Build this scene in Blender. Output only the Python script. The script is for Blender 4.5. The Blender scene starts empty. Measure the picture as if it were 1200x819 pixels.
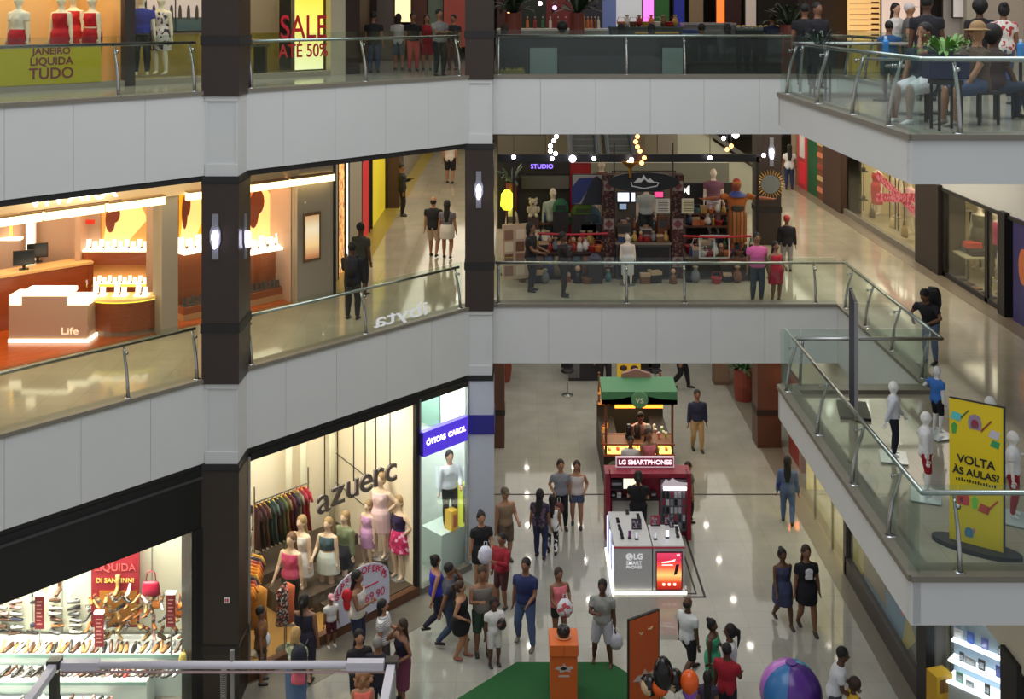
import bpy, bmesh, math, random
from mathutils import Vector, Matrix
random.seed(7)
R = math.radians
SC = bpy.context.scene
COL = SC.collection
# ------------------------------------------------------------------ camera, sky, light, exposure
FL, PX, PY, CZ = 1250.0, 608.0, 12.0, 12.85
cam_d = bpy.data.cameras.new('camera'); cam = bpy.data.objects.new('camera', cam_d); COL.objects.link(cam)
cam.location = (0, 0, CZ); cam.rotation_euler = (R(90), 0, 0)
cam_d.sensor_width = 36; cam_d.lens = 36 * FL / 1200; cam_d.shift_x = -(PX - 600) / 1200; cam_d.shift_y = -(409.5 - PY) / 1200
cam_d.clip_end = 200
SC.camera = cam
SC.view_settings.view_transform = 'Standard'; SC.view_settings.look = 'None'
SC.view_settings.exposure = 0.06; SC.view_settings.gamma = 1.0; SC.view_settings.use_curve_mapping = False
wd = bpy.data.worlds.new('world'); SC.world = wd; wd.use_nodes = True
wd.node_tree.nodes['Background'].inputs[0].default_value = (0.93, 0.96, 1.0, 1)
wd.node_tree.nodes['Background'].inputs[1].default_value = 0.42
def area(name, loc, sx, sy, power, col=(1, 1, 1), rot=(0, 0, 0)):
    d = bpy.data.lights.new(name, 'AREA'); d.shape = 'RECTANGLE'; d.size = sx; d.size_y = sy; d.energy = power; d.color = col
    o = bpy.data.objects.new(name, d); COL.objects.link(o); o.location = loc; o.rotation_euler = rot; return o
WARM, NEUT, COOL = (1.0, .78, .52), (1.0, .93, .82), (.92, .96, 1.0)
area('atrium_skylight', (1.5, 14, 22), 16, 16, 1850, (.95, .97, 1.0))
area('ground_hall_light', (3.2, 33, 4.5), 9, 14, 470, (1.0, .95, .86))
area('first_floor_hall_light', (8.6, 34, 9.6), 4, 22, 520, (1.0, .9, .72))
area('first_floor_left_light', (-2.6, 39, 9.6), 3, 26, 430, (1.0, .9, .72))
area('first_floor_corridor_light', (-8, 20.5, 9.7), 2.5, 6, 110, (1.0, .84, .6), (0, 0, R(-45)))
area('second_floor_hall_light', (1, 31, 15), 16, 8, 170, (1.0, .92, .8))
area('second_floor_box_light', (8, 17, 15), 6, 6, 34, (1.0, .92, .8))
# ------------------------------------------------------------------ materials
def lin(c):
    return tuple(((v / 255) / 12.92 if v / 255 <= .04045 else (((v / 255) + .055) / 1.055) ** 2.4) for v in c)
MC = {}
def mat(c, rough=.7, metal=0.0, emit=0.0, noise=0.0, nscale=8.0, key=None):
    k = key or (tuple(c), rough, metal, emit, noise, nscale)
    if k in MC: return MC[k]
    m = bpy.data.materials.new('mat_%d' % len(MC)); m.use_nodes = True; nt = m.node_tree; b = nt.nodes['Principled BSDF']
    lc = lin(c) + (1,)
    b.inputs['Base Color'].default_value = lc; b.inputs['Roughness'].default_value = rough; b.inputs['Metallic'].default_value = metal
    if emit:
        b.inputs['Emission Color'].default_value = lc; b.inputs['Emission Strength'].default_value = emit
    if noise:
        tc = nt.nodes.new('ShaderNodeTexCoord'); n = nt.nodes.new('ShaderNodeTexNoise'); n.inputs['Scale'].default_value = nscale
        mx = nt.nodes.new('ShaderNodeMix'); mx.data_type = 'RGBA'
        nt.links.new(tc.outputs['Object'], n.inputs['Vector']); nt.links.new(n.outputs['Fac'], mx.inputs[0])
        mx.inputs[6].default_value = tuple(v * (1 - noise) for v in lc[:3]) + (1,); mx.inputs[7].default_value = tuple(min(1, v * (1 + noise)) for v in lc[:3]) + (1,)
        nt.links.new(mx.outputs[2], b.inputs['Base Color'])
    MC[k] = m; return m
def cloth(c): return mat(c, .88, 0, 0, .12, 30)
def tilemat(c1, c2, grout, size, rough):
    m = bpy.data.materials.new('tiles'); m.use_nodes = True; nt = m.node_tree; b = nt.nodes['Principled BSDF']
    tc = nt.nodes.new('ShaderNodeTexCoord'); br = nt.nodes.new('ShaderNodeTexBrick'); n = nt.nodes.new('ShaderNodeTexNoise')
    br.offset = 0; br.inputs['Color1'].default_value = lin(c1) + (1,); br.inputs['Color2'].default_value = lin(c2) + (1,); br.inputs['Mortar'].default_value = lin(grout) + (1,)
    br.inputs['Scale'].default_value = 1.0; br.inputs['Mortar Size'].default_value = .004; br.inputs['Brick Width'].default_value = size; br.inputs['Row Height'].default_value = size
    n.inputs['Scale'].default_value = 1.3; n.inputs['Detail'].default_value = 6
    mx = nt.nodes.new('ShaderNodeMix'); mx.data_type = 'RGBA'; mx.blend_type = 'MULTIPLY'; mx.inputs[0].default_value = .35
    nt.links.new(tc.outputs['Object'], br.inputs['Vector']); nt.links.new(tc.outputs['Object'], n.inputs['Vector'])
    nt.links.new(br.outputs['Color'], mx.inputs[6]); nt.links.new(n.outputs['Fac'], mx.inputs[7]); nt.links.new(mx.outputs[2], b.inputs['Base Color'])
    b.inputs['Roughness'].default_value = rough; return m
def woodmat(c1, c2, rough=.35, sc=(1, 12, 12)):
    k = ('wood', c1, c2, rough, sc)
    if k in MC: return MC[k]
    m = bpy.data.materials.new('wood'); m.use_nodes = True; nt = m.node_tree; b = nt.nodes['Principled BSDF']
    tc = nt.nodes.new('ShaderNodeTexCoord'); mp = nt.nodes.new('ShaderNodeMapping'); mp.inputs['Scale'].default_value = sc
    n = nt.nodes.new('ShaderNodeTexNoise'); n.inputs['Scale'].default_value = 2.0; n.inputs['Detail'].default_value = 5
    mx = nt.nodes.new('ShaderNodeMix'); mx.data_type = 'RGBA'; mx.inputs[6].default_value = lin(c1) + (1,); mx.inputs[7].default_value = lin(c2) + (1,)
    nt.links.new(tc.outputs['Object'], mp.inputs[0]); nt.links.new(mp.outputs[0], n.inputs['Vector']); nt.links.new(n.outputs['Fac'], mx.inputs[0]); nt.links.new(mx.outputs[2], b.inputs['Base Color'])
    b.inputs['Roughness'].default_value = rough; MC[k] = m; return m
def glassmat(tint=(.88, .95, .92), refl=1.0):
    k = ('glass', tint, refl)
    if k in MC: return MC[k]
    m = bpy.data.materials.new('glass'); m.use_nodes = True; nt = m.node_tree; nt.nodes.clear()
    o = nt.nodes.new('ShaderNodeOutputMaterial'); t = nt.nodes.new('ShaderNodeBsdfTransparent'); g = nt.nodes.new('ShaderNodeBsdfGlossy'); f = nt.nodes.new('ShaderNodeFresnel'); mx = nt.nodes.new('ShaderNodeMixShader')
    t.inputs[0].default_value = tint + (1,); g.inputs['Roughness'].default_value = .03; ge = nt.nodes.new('ShaderNodeNewGeometry'); mr = nt.nodes.new('ShaderNodeMapRange'); mr.inputs[3].default_value = 1.4; mr.inputs[4].default_value = 1 / 1.4; nt.links.new(ge.outputs['Backfacing'], mr.inputs[0]); nt.links.new(mr.outputs[0], f.inputs[0]); g.inputs[0].default_value = (refl, refl, refl, 1)
    nt.links.new(f.outputs[0], mx.inputs[0]); nt.links.new(t.outputs[0], mx.inputs[1]); nt.links.new(g.outputs[0], mx.inputs[2]); nt.links.new(mx.outputs[0], o.inputs[0])
    MC[k] = m; return m
def fabricmat(cols, scale=9.0, kind='vor', rough=.8, emit=0.0):
    """a printed surface: coloured blotches of the given colours"""
    k = ('fab', tuple(cols), scale, kind, emit)
    if k in MC: return MC[k]
    m = bpy.data.materials.new('print'); m.use_nodes = True; nt = m.node_tree; b = nt.nodes['Principled BSDF']
    tc = nt.nodes.new('ShaderNodeTexCoord'); cr = nt.nodes.new('ShaderNodeValToRGB'); cr.color_ramp.interpolation = 'CONSTANT'
    if kind == 'vor':
        v = nt.nodes.new('ShaderNodeTexVoronoi'); v.inputs['Scale'].default_value = scale; nt.links.new(tc.outputs['Object'], v.inputs['Vector'])
        sp = nt.nodes.new('ShaderNodeSeparateColor'); nt.links.new(v.outputs['Color'], sp.inputs[0]); nt.links.new(sp.outputs[0], cr.inputs[0])
    elif kind in ('stripe', 'vstripe'):
        v = nt.nodes.new('ShaderNodeTexWave'); v.bands_direction = 'Z' if kind == 'stripe' else 'X'; v.inputs['Scale'].default_value = scale; nt.links.new(tc.outputs['Object'], v.inputs['Vector']); nt.links.new(v.outputs['Fac'], cr.inputs[0])
    else:
        v = nt.nodes.new('ShaderNodeTexNoise'); v.inputs['Scale'].default_value = scale; v.inputs['Detail'].default_value = 3; nt.links.new(tc.outputs['Object'], v.inputs['Vector']); nt.links.new(v.outputs['Fac'], cr.inputs[0]); cr.color_ramp.interpolation = 'LINEAR'
    e = cr.color_ramp.elements; n = len(cols)
    while len(e) < n: e.new(.5)
    for i, c in enumerate(cols):
        e[i].position = (i / n) if kind != 'noise' else (.3 + .4 * i / max(1, n - 1)); e[i].color = lin(c) + (1,)
    nt.links.new(cr.outputs[0], b.inputs['Base Color']); b.inputs['Roughness'].default_value = rough
    if emit: nt.links.new(cr.outputs[0], b.inputs['Emission Color']); b.inputs['Emission Strength'].default_value = emit
    MC[k] = m; return m
BROWN = mat((52, 40, 33), .4); BLACK = mat((16, 15, 16), .5); DARK = mat((32, 30, 30), .55); WHITE = mat((228, 228, 225), .6); OFFW = mat((205, 206, 204), .65, 0, 0, .03, 1.0)
STEEL = mat((190, 190, 190), .25, 1.0); GREYS = mat((118, 112, 100), .5, 0, 0, .08, 3); GLASS = glassmat((.9, .955, .93), .8); CLEAR = glassmat((.96, .98, .97), .8)
CREAM = mat((232, 222, 190), .7); FLOORG = tilemat((166, 165, 156), (162, 160, 150), (146, 144, 134), .6, .055); FLOOR1 = tilemat((182, 173, 152), (177, 168, 146), (152, 144, 124), .6, .08)
FLOOR2 = tilemat((176, 172, 160), (170, 166, 152), (140, 134, 120), .6, .16)
# ------------------------------------------------------------------ mesh helpers
class MB:
    def __init__(s): s.v = []; s.f = []; s.m = []
    def add(s, vs, fs, m=0):
        n = len(s.v); s.v += [tuple(v) for v in vs]
        for f in fs: s.f.append([i + n for i in f]); s.m.append(m)
        return s
    def box(s, x0, y0, z0, x1, y1, z1, m=0):
        return s.add([(x, y, z) for z in (z0, z1) for y in (y0, y1) for x in (x0, x1)], [(0, 2, 3, 1), (4, 5, 7, 6), (0, 1, 5, 4), (2, 6, 7, 3), (0, 4, 6, 2), (1, 3, 7, 5)], m)
    def cbox(s, c, d, m=0, rz=0, rx=0):
        M = Matrix.Rotation(rz, 3, 'Z') @ Matrix.Rotation(rx, 3, 'X')
        vs = [Vector(c) + M @ Vector((x * d[0] / 2, y * d[1] / 2, z * d[2] / 2)) for z in (-1, 1) for y in (-1, 1) for x in (-1, 1)]
        return s.add(vs, [(0, 2, 3, 1), (4, 5, 7, 6), (0, 1, 5, 4), (2, 6, 7, 3), (0, 4, 6, 2), (1, 3, 7, 5)], m)
    def prism(s, pts, z0, z1, m=0):
        n = len(pts); a = sum(pts[i][0] * pts[(i + 1) % n][1] - pts[(i + 1) % n][0] * pts[i][1] for i in range(n))
        if a < 0: pts = pts[::-1]
        return s.add([(x, y, z0) for x, y in pts] + [(x, y, z1) for x, y in pts], [list(range(n))[::-1], list(range(n, 2 * n))] + [(i, (i + 1) % n, n + (i + 1) % n, n + i) for i in range(n)], m)
    def slab_y(s, pts, y0, y1, m=0):
        """outline in x,z given its thickness along y"""
        n = len(pts)
        return s.add([(x, y0, z) for x, z in pts] + [(x, y1, z) for x, z in pts], [list(range(n)), list(range(n, 2 * n))[::-1]] + [(i, (i + 1) % n, n + (i + 1) % n, n + i) for i in range(n)], m)
    def loft(s, secs, side=(1, 0, 0), n=10, m=0):
        """secs: (point, rx, ry); rx along the side vector"""
        P = [Vector(q[0]) for q in secs]; rings = []; side = Vector(side).normalized()
        for i, q in enumerate(secs):
            t = (P[min(i + 1, len(P) - 1)] - P[max(i - 1, 0)])
            t = t.normalized() if t.length > 1e-9 else Vector((0, 0, 1))
            a = side - t * side.dot(t)
            if a.length < .15: a = Vector((0, 1, 0)) - t * t.y
            if a.length < .05: a = Vector((0, 0, 1)) - t * t.z
            a.normalize(); b = t.cross(a)
            rings.append([P[i] + a * (math.cos(2 * math.pi * k / n) * q[1]) + b * (math.sin(2 * math.pi * k / n) * q[2]) for k in range(n)])
        vs = [v for r in rings for v in r]; fs = []
        for i in range(len(rings) - 1):
            for k in range(n): fs.append((i * n + k, i * n + (k + 1) % n, (i + 1) * n + (k + 1) % n, (i + 1) * n + k))
        fs.append(list(range(n))[::-1]); fs.append([(len(rings) - 1) * n + k for k in range(n)])
        return s.add(vs, fs, m)
    def tube(s, pts, r, n=8, m=0):
        if not hasattr(r, '__len__'): r = [r] * len(pts)
        return s.loft([(p, q, q) for p, q in zip(pts, r)], (1, 0, 0), n, m)
    def ell(s, c, r, n=12, k=8, m=0, rot=None):
        vs = []; 
        for i in range(1, k):
            t = math.pi * i / k
            for j in range(n):
                a = 2 * math.pi * j / n; p = Vector((r[0] * math.sin(t) * math.cos(a), r[1] * math.sin(t) * math.sin(a), -r[2] * math.cos(t)))
                if rot: p = rot @ p
                vs.append(Vector(c) + p)
        lo = Vector((0, 0, -r[2])); hi = Vector((0, 0, r[2]))
        if rot: lo = rot @ lo; hi = rot @ hi
        vs.append(Vector(c) + lo); vs.append(Vector(c) + hi); fs = []
        for i in range(k - 2):
            for j in range(n): fs.append((i * n + j, i * n + (j + 1) % n, (i + 1) * n + (j + 1) % n, (i + 1) * n + j))
        a, b = len(vs) - 2, len(vs) - 1
        for j in range(n): fs.append((a, (j + 1) % n, j)); fs.append((b, (k - 2) * n + j, (k - 2) * n + (j + 1) % n))
        return s.add(vs, fs, m)
    def lathe(s, prof, c=(0, 0, 0), n=14, m=0):
        vs = [(c[0] + r * math.cos(2 * math.pi * j / n), c[1] + r * math.sin(2 * math.pi * j / n), c[2] + z) for r, z in prof for j in range(n)]; fs = []
        for i in range(len(prof) - 1):
            for j in range(n): fs.append((i * n + j, i * n + (j + 1) % n, (i + 1) * n + (j + 1) % n, (i + 1) * n + j))
        fs.append(list(range(n))[::-1]); fs.append([(len(prof) - 1) * n + j for j in range(n)])
        return s.add(vs, fs, m)
    def build(s, name, mats, parent=None, loc=(0, 0, 0), rz=0.0, smooth=False, bevel=0.0):
        me = bpy.data.meshes.new(name); me.from_pydata(s.v, [], s.f)
        if not isinstance(mats, (list, tuple)): mats = [mats]
        for q in mats: me.materials.append(q)
        me.polygons.foreach_set('material_index', s.m)
        if smooth: me.polygons.foreach_set('use_smooth', [True] * len(s.f))
        me.update(); o = bpy.data.objects.new(name, me); COL.objects.link(o); o.location = loc; o.rotation_euler = (0, 0, rz)
        if parent: o.parent = parent
        if bevel:
            b = o.modifiers.new('bevel', 'BEVEL'); b.width = bevel; b.segments = 2; b.limit_method = 'ANGLE'
        return o
def tag(o, label=None, cat=None, group=None, kind=None):
    if label: o['label'] = label
    if cat: o['category'] = cat
    if group: o['group'] = group
    if kind: o['kind'] = kind
    return o
def thing(name, label, cat, loc=(0, 0, 0), rz=0.0, group=None):
    o = bpy.data.objects.new(name, None); COL.objects.link(o); o.location = loc; o.rotation_euler = (0, 0, rz); o.empty_display_size = .1
    return tag(o, label, cat, group)
def struct(o): o['kind'] = 'structure'; return o
def dup(o, loc=None, rz=None, label=None, group=None, parent=None):
    c = o.copy(); COL.objects.link(c)
    if parent: c.parent = parent
    if loc is not None: c.location = loc
    if rz is not None: c.rotation_euler = (0, 0, rz)
    if label: c['label'] = label
    if group: c['group'] = group
    for ch in [q for q in o.children]: dup(ch, parent=c)
    return c
def txt(s, size, m, parent, loc, rot=(R(90), 0, 0), ext=.008, name='lettering', align='CENTER', sx=1.0, bold=0.0):
    c = bpy.data.curves.new(name, 'FONT'); c.body = s; c.size = size; c.extrude = ext; c.align_x = align; c.align_y = 'CENTER'; c.offset = bold
    c.materials.append(m); o = bpy.data.objects.new(name, c); COL.objects.link(o); o.location = loc; o.rotation_euler = rot; o.scale = (sx, 1, 1)
    if parent: o.parent = parent
    return o
# pixel -> place.  at(): a point of a floor of height z;  hz(): height of something seen at py that stands at depth Y
L1, L2 = 5.96, 11.28
def at(px, py, z=0.0):
    Y = FL * (CZ - z) / (py - PY); return Vector(((px - PX) * Y / FL, Y, z))
def hz(py, Y): return CZ - (py - PY) * Y / FL
def hx(px, Y): return (px - PX) * Y / FL
# the slanted left front of the atrium: s along it, d into the shops
UX, UY = .6992, .7149; ANG = math.atan2(UY, UX); OX, OY = -8.357, 17.15
def W(s, d, z=0.0): return Vector((OX + UX * s - UY * d, OY + UY * s + UX * d, z))
def ls(px, py, d=0.0):
    """seen at px,py on the plane d behind the left front -> (s, z)"""
    a = (px - PX) / FL; Y = (-d + UY * OX - UX * OY) / (UY * a - UX); X = a * Y
    return (X - OX) * UX + (Y - OY) * UY, hz(py, Y)
# ------------------------------------------------------------------ the building
YB = 24.78; XV = 7.41; BX, BY0, BY1 = 4.73, 12.87, 19.44
def S(px): return ls(px, 400, 0)[0]
s1a, s1b = S(238), S(291); s2a, s2b = S(546), S(578)
SEND = (YB - OY) / UY
def wxy(s, d): w = W(s, d); return (w.x, w.y)
struct(MB().box(-26, 6, -.2, 22, 58, 0).build('floor', FLOORG))
for z, fm in ((L1, FLOOR1), (L2, FLOOR2)):
    A = wxy(-13, .06); B = wxy(SEND, .06); e = .06
    pts = [A, (B[0], YB + e), (XV + e, YB + e), (XV + e, BY1 - e), (BX + e, BY1 - e), (BX + e, BY0 + e), (22, BY0 + e), (22, 57.9), (-25.9, 57.9), (-25.9, A[1])]
    struct(MB().prism(pts, z - .35, z).build('floor', fm))
# suspended ceilings over the halls
CEIL = mat((196, 194, 186), .8)
for z in (4.75, 10.1):
    A = wxy(-13, .4); B = wxy(SEND, .4)
    pts = [A, B, (XV + .3, YB + .3), (XV + .3, BY1 + .3), (XV + .3, 20), (21.9, 20), (21.9, 57.9), (-25.9, 57.9), (-25.9, A[1])]
    struct(MB().prism(pts, z, z + .06).build('ceiling', CEIL))
struct(MB().box(-26, 24, 15.4, 22, 60, 15.5).build('ceiling', CEIL))
for n, a in (('wall_back', (-26, 58, 0, 22, 58.3, 15.5)), ('wall_right', (22, 8, 0, 22.3, 58, 15.5)), ('wall_left', (-26.3, 8, 0, -26, 58, 15.5))):
    struct(MB().box(*a).build(n, mat((150, 145, 135), .8)))
# fascias: white panels with thin joints
def fascia(p0, p1, z0, z1, seams, thick=.12, name='trim_1'):
    """from p0 to p1 (x,y), seams = distances from p0; outside is to the right of the direction p0->p1"""
    d = Vector((p1[0] - p0[0], p1[1] - p0[1])); L = d.length; a = math.atan2(d.y, d.x); mb = MB()
    mb.box(0, .025, z0 + .01, L, thick, z1 - .01, 1); cuts = [0] + [q for q in seams if 0 < q < L] + [L]
    for q0, q1 in zip(cuts, cuts[1:]): mb.box(q0 + .003, 0, z0, q1 - .003, .03, z1, 0)
    return struct(mb.build(name, [OFFW, mat((176, 176, 174), .8)], None, (p0[0], p0[1], 0), a))
CN = [0]
def curb(p0, p1, z, w=.3, name='trim_2'):
    CN[0] += 1
    d = Vector((p1[0] - p0[0], p1[1] - p0[1])); a = math.atan2(d.y, d.x)
    return struct(MB().box(-.01 * (CN[0] % 2), -.03, -.001 * (CN[0] % 3), d.length, w, .072 + .0015 * (CN[0] % 3)).build(name, GREYS, None, (p0[0], p0[1], z), a))
W0 = W(-13, 0)
for z, seamL, seamB in ((L1, [S(5), S(95), S(176.6), S(335), S(394.5), S(453), S(505.7)], (643, 705, 769, 833, 896)), (L2, [S(5), S(86), S(170), S(332), S(393), S(452), S(502)], (633.5, 698, 762, 825, 890))):
    ex = [seamL[0] - 1.273 * k for k in range(1, 10)]
    fascia((W0.x, W0.y), wxy(SEND, 0), z - 1.49, z, sorted([q + 13 for q in seamL + ex]))
    fascia(wxy(SEND, 0), (XV, YB), z - 1.31, z, [hx(p, YB) - wxy(SEND, 0)[0] for p in seamB])
    fascia((XV, YB), (XV, BY1), z - 1.31, z, [1.33, 2.66, 4.0])
    fascia((XV, BY1), (BX, BY1), z - .53, z, [])
    fascia((BX, BY1), (BX, BY0), z - .53, z, [])
    fascia((BX, BY0), (16, BY0), z - .53, z, [])
    curb((W0.x, W0.y), wxy(SEND, 0), z); curb(wxy(SEND, 0), (XV, YB), z); curb((XV, YB), (XV, BY1), z); curb((XV, BY1), (BX, BY1), z); curb((BX, BY1), (BX, BY0), z); curb((BX, BY0), (16, BY0), z)
    # soffit of the projecting landing
    struct(MB().box(BX + .1, BY0 + .1, z - .5, 22, BY1 - .1, z - .44).build('ceiling', OFFW))
# dark strips under the slanted fascias
for z in (L1, L2):
    struct(MB().box(0, .03, 0, 13 + SEND, .3, .12).build('trim_3', DARK, None, (W0.x, W0.y, z - 1.6), ANG))
# pillars
P1 = (-5.86, 19.70, -5.17, 20.55); P2 = (-1.235, 24.49, -.58, 25.2); P4 = (7.0, 31.3, 7.7, 32.0); P5 = (-1.35, 31.3, -.42, 32.0)
def pillar(p, z0, z1, m=BROWN):
    x0, y0, x1, y1 = p; mb = MB(); mb.box(x0, y0, z0, x1, y1, z1, 0); g = .02
    mb.box(x0 - g, y0 - g, z0 + .95, x1 + g, y1 + g, z0 + 1.12, 1); mb.box(x0 - .01, y0 - .01, z1 - .02, x1 + .01, y1 + .01, z1, 1)
    return struct(mb.build('pillar', [m, mat((30, 24, 22), .5)]))
def casing(p, z0, z1):
    x0, y0, x1, y1 = p; mb = MB(); x0 += .05; y0 += .03; x1 -= .03
    mb.box(x0 + .06, y0 + .03, z0, x1 - .05, y1, z1, 0)
    mb.box(x0, y0, z0, x1, y1, z0 + .22, 0); mb.box(x0, y0, z1 - .10, x1, y1, z1, 0)
    mb.box(x0 - .01, y0 + .015, z0 + .22, x0 + .06, y1, z1 - .1, 0); mb.box(x1 - .05, y0 + .015, z0 + .22, x1, y1, z1 - .1, 0)
    return struct(mb.build('pillar_panel', OFFW))
for p in (P1, P2):
    pillar(p, L1 - .02, L2 - 1.62); pillar(p, L2 - .02, 15.3)
    casing(p, L1 - 1.5, L1 - .01); casing(p, L2 - 1.5, L2 - .01)
    struct(MB().box(p[0], p[1], L1 - 1.62, p[2], p[3], L1 - 1.5).build('trim_3', DARK))
    struct(MB().box(p[0], p[1], L2 - 1.63, p[2], p[3], L2 - 1.5).build('trim_3', DARK))
pillar(P1, 0, L1 - 1.62, mat((46, 36, 28), .45))
mb = MB().box(P2[0] + .02, P2[1] + .02, 0, P2[2], P2[3], L1 - 1.62, 0).box(P2[0] - .01, P2[1] - .01, 3.12, P2[2] + .02, P2[3], 3.55, 1)
struct(mb.build('pillar', [mat((186, 190, 198), .5), mat((42, 40, 128), .5)]))
for p in (P4, P5):
    pillar(p, 0, 4.75, mat((84, 54, 42), .4)); pillar(p, L1, 10.1) if p is P4 else None
# floor borders, curbs, inlaid lines
struct(MB().box(7.1 - .02, 8, 0, XV + .3, 50, .006).build('trim_4', mat((112, 106, 94), .4, 0, 0, .1, 4)))
struct(MB().box(-13, -.95, 0, 9.9, .1, .006).build('trim_4', mat((116, 110, 98), .4, 0, 0, .1, 4), None, (OX, OY, 0), ANG))
struct(MB().box(-1, 28.28, 0, 7.1, 28.34, .005).build('trim_5', DARK))
struct(MB().box(10.55, 20, L1, 11.0, 55, L1 + .008).build('trim_4', mat((120, 108, 92), .35)))
struct(MB().box(-4.75, 26, L1, -4.1, 55, L1 + .008).build('trim_4', mat((150, 132, 60), .35)))
struct(MB().box(XV, BY1, L1, XV + .35, YB, L1 + .008).build('trim_4', mat((130, 122, 106), .35)))
# ------------------------------------------------------------------ glass railings
def railing(p0, p1, z, posts, name_label, inset=.22, group='glass railings round the atrium', ends=(0, 0), lo=0.0):
    """along p0->p1 with the atrium on the right; posts = distances"""
    d = Vector((p1[0] - p0[0], p1[1] - p0[1])); L = d.length; a = math.atan2(d.y, d.x)
    t = thing('glass_railing', name_label, 'railing', (p0[0], p0[1], z + .07), a, group)
    MB().tube([(ends[0], inset, .90 - lo), (L + ends[1], inset, .90 - lo)], .032, 10).build('handrail', STEEL, t, smooth=True)
    cuts = [0] + [q for q in posts if .3 < q < L - .3] + [L]
    for q0, q1 in zip(cuts, cuts[1:]): MB().box(q0 + .012, .10, -.04, q1 - .012, .112, 1.05).build('glass_panel', GLASS, t)
    for q in posts:
        mb = MB(); mb.tube([(q, .06, -.02), (q, .085, .25), (q, .13, .5), (q, .2, .72), (q, inset + .02, .86)], [.032, .03, .028, .026, .024], 8)
        mb.tube([(q, inset, .80), (q, .11, .78)], .012, 6); mb.tube([(q, .105, .775), (q, .13, .775)], .03, 8)
        mb.tube([(q, inset, .80), (q, inset, .9)], .012, 6); mb.cbox((q, .09, -.0), (.12, .12, .02))
        mb.build('post', STEEL, t, smooth=True)
    return t
def along(pxs, y): return [hx(p, y) for p in pxs]
for z, lab in ((L1, 'first floor'), (L2, 'second floor')):
    s0 = 13
    pl = [s0 + S(p) for p in ((-60, 152, 233) if z == L1 else (-60, 141, 230))]
    w = W(s1a - .04, 0)
    railing((W0.x, W0.y), (w.x, w.y), z, pl, 'slanted glass railing on the %s left of the brown pillar' % lab)
    w0, w1 = W(s1b + .05, 0), W(s2a - .02, 0)
    L = (w1 - w0).length
    railing((w0.x, w0.y), (w1.x, w1.y), z, [.06, S(429) - s1b, L - .1], 'slanted glass railing on the %s between the two brown pillars' % lab)
    x0 = P2[2] + .03
    railing((x0, YB), (XV, YB), z, [hx(q, YB) - x0 for q in (584, 735, 803, 957)] , 'straight glass railing along the back edge of the %s gallery' % lab, ends=(0, .22))
    railing((XV, YB), (XV, BY1), z, [.35, 1.75, 3.4, 5.0], 'glass railing along the %s right gallery beyond the landing' % lab, ends=(-.22, .22))
    railing((XV, BY1), (BX, BY1), z, [2.3], 'short glass railing on the far edge of the %s landing' % lab, ends=(-.22, -.22))
    railing((BX, BY1), (BX, BY0), z, [.35, 2.3, 4.1, 5.6], 'glass railing on the long side edge of the %s landing' % lab, ends=(.22, -.22))
    railing((BX, BY0), (12, BY0), z, [.62, 2.0, 3.4, 4.8], 'glass railing on the front edge of the %s landing' % lab, ends=(.22, 0))
# ------------------------------------------------------------------ lamps in the hall ceilings and on the pillars
LAMP = mat((255, 246, 228), .5, 0, 45)
def downlight(x, y, z, lab, grp):
    t = thing('downlight', lab, 'ceiling light', (x, y, z), 0, grp)
    MB().lathe([(.09, 0), (.11, -.015), (.11, -.03), (.085, -.03)], n=12).build('rim', WHITE, t); MB().lathe([(.08, -.028), (.08, -.032)], n=12).build('bulb', LAMP, t); return t
first = None
for z, rows, grp, lab in ((4.75, (.3, 2.1, 6.4), 'downlights in the ground floor hall ceiling', 'small round downlight in the ceiling of the ground floor hall'), (10.1, (-2.4, 8.6, 9.6), 'downlights in the first floor hall ceiling', 'small round downlight in the ceiling of the first floor gallery')):
    for x in rows:
        for k in range(7):
            y = 27.2 + 2.3 * k
            lb = '%s, %s row, %s from the atrium' % (lab.replace('small round ', 'round '), ['left', 'middle', 'right'][rows.index(x)], ['first', 'second', 'third', 'fourth', 'fifth', 'sixth', 'seventh'][k])
            if first is None: first = downlight(x, y, z, lb, grp)
            else: dup(first, (x, y, z), 0, lb, grp)
def sconce(x, y, z, lab, rz=0):
    t = thing('wall_sconce', lab, 'wall lamp', (x, y, z), rz, 'lit sconces on the brown pillars')
    MB().slab_y([(-.06, -.42), (.06, -.42), (.06, -.2), (.1, -.1), (.1, .1), (.06, .2), (.06, .42), (-.06, .42), (-.06, .2), (-.1, .1), (-.1, -.1), (-.06, -.2)], -.03, 0).build('back_plate', mat((150, 150, 160), .3, .6), t)
    MB().ell((0, -.07, 0), (.055, .055, .12)).ell((0, -.07, -.12), (.045, .045, .1)).build('bulb', mat((235, 232, 255), .4, 0, 9), t, smooth=True)
t = thing('alarm_sign', 'small white sign with a red mark on the ground floor brown pillar', 'sign', (hx(266, P1[1]), P1[1], hz(703, P1[1])))
MB().box(-.05, -.015, -.05, .05, 0, .05).build('plate', WHITE, t); MB().box(-.035, -.02, -.03, -.012, -.015, .03).box(.0, -.02, -.03, .03, -.015, .03).build('red_mark', mat((190, 40, 30), .5), t)
sconce(-5.60, P1[1] - .001, hz(277, P1[1]), 'lit sconce on the front of the brown pillar by the jewellery shop')
sconce(-.92, P2[1] - .001, hz(222, P2[1]), 'lit sconce on the brown pillar left of the souvenir shop')
sconce(hx(904, P4[1]), P4[1] - .001, hz(178, P4[1]), 'bright sconce on the far pillar right of the souvenir shop')
sconce(P1[2] + .001, 20.1, hz(277, 20.1), 'lit sconce on the side face of the jewellery shop pillar', R(90))
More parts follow.
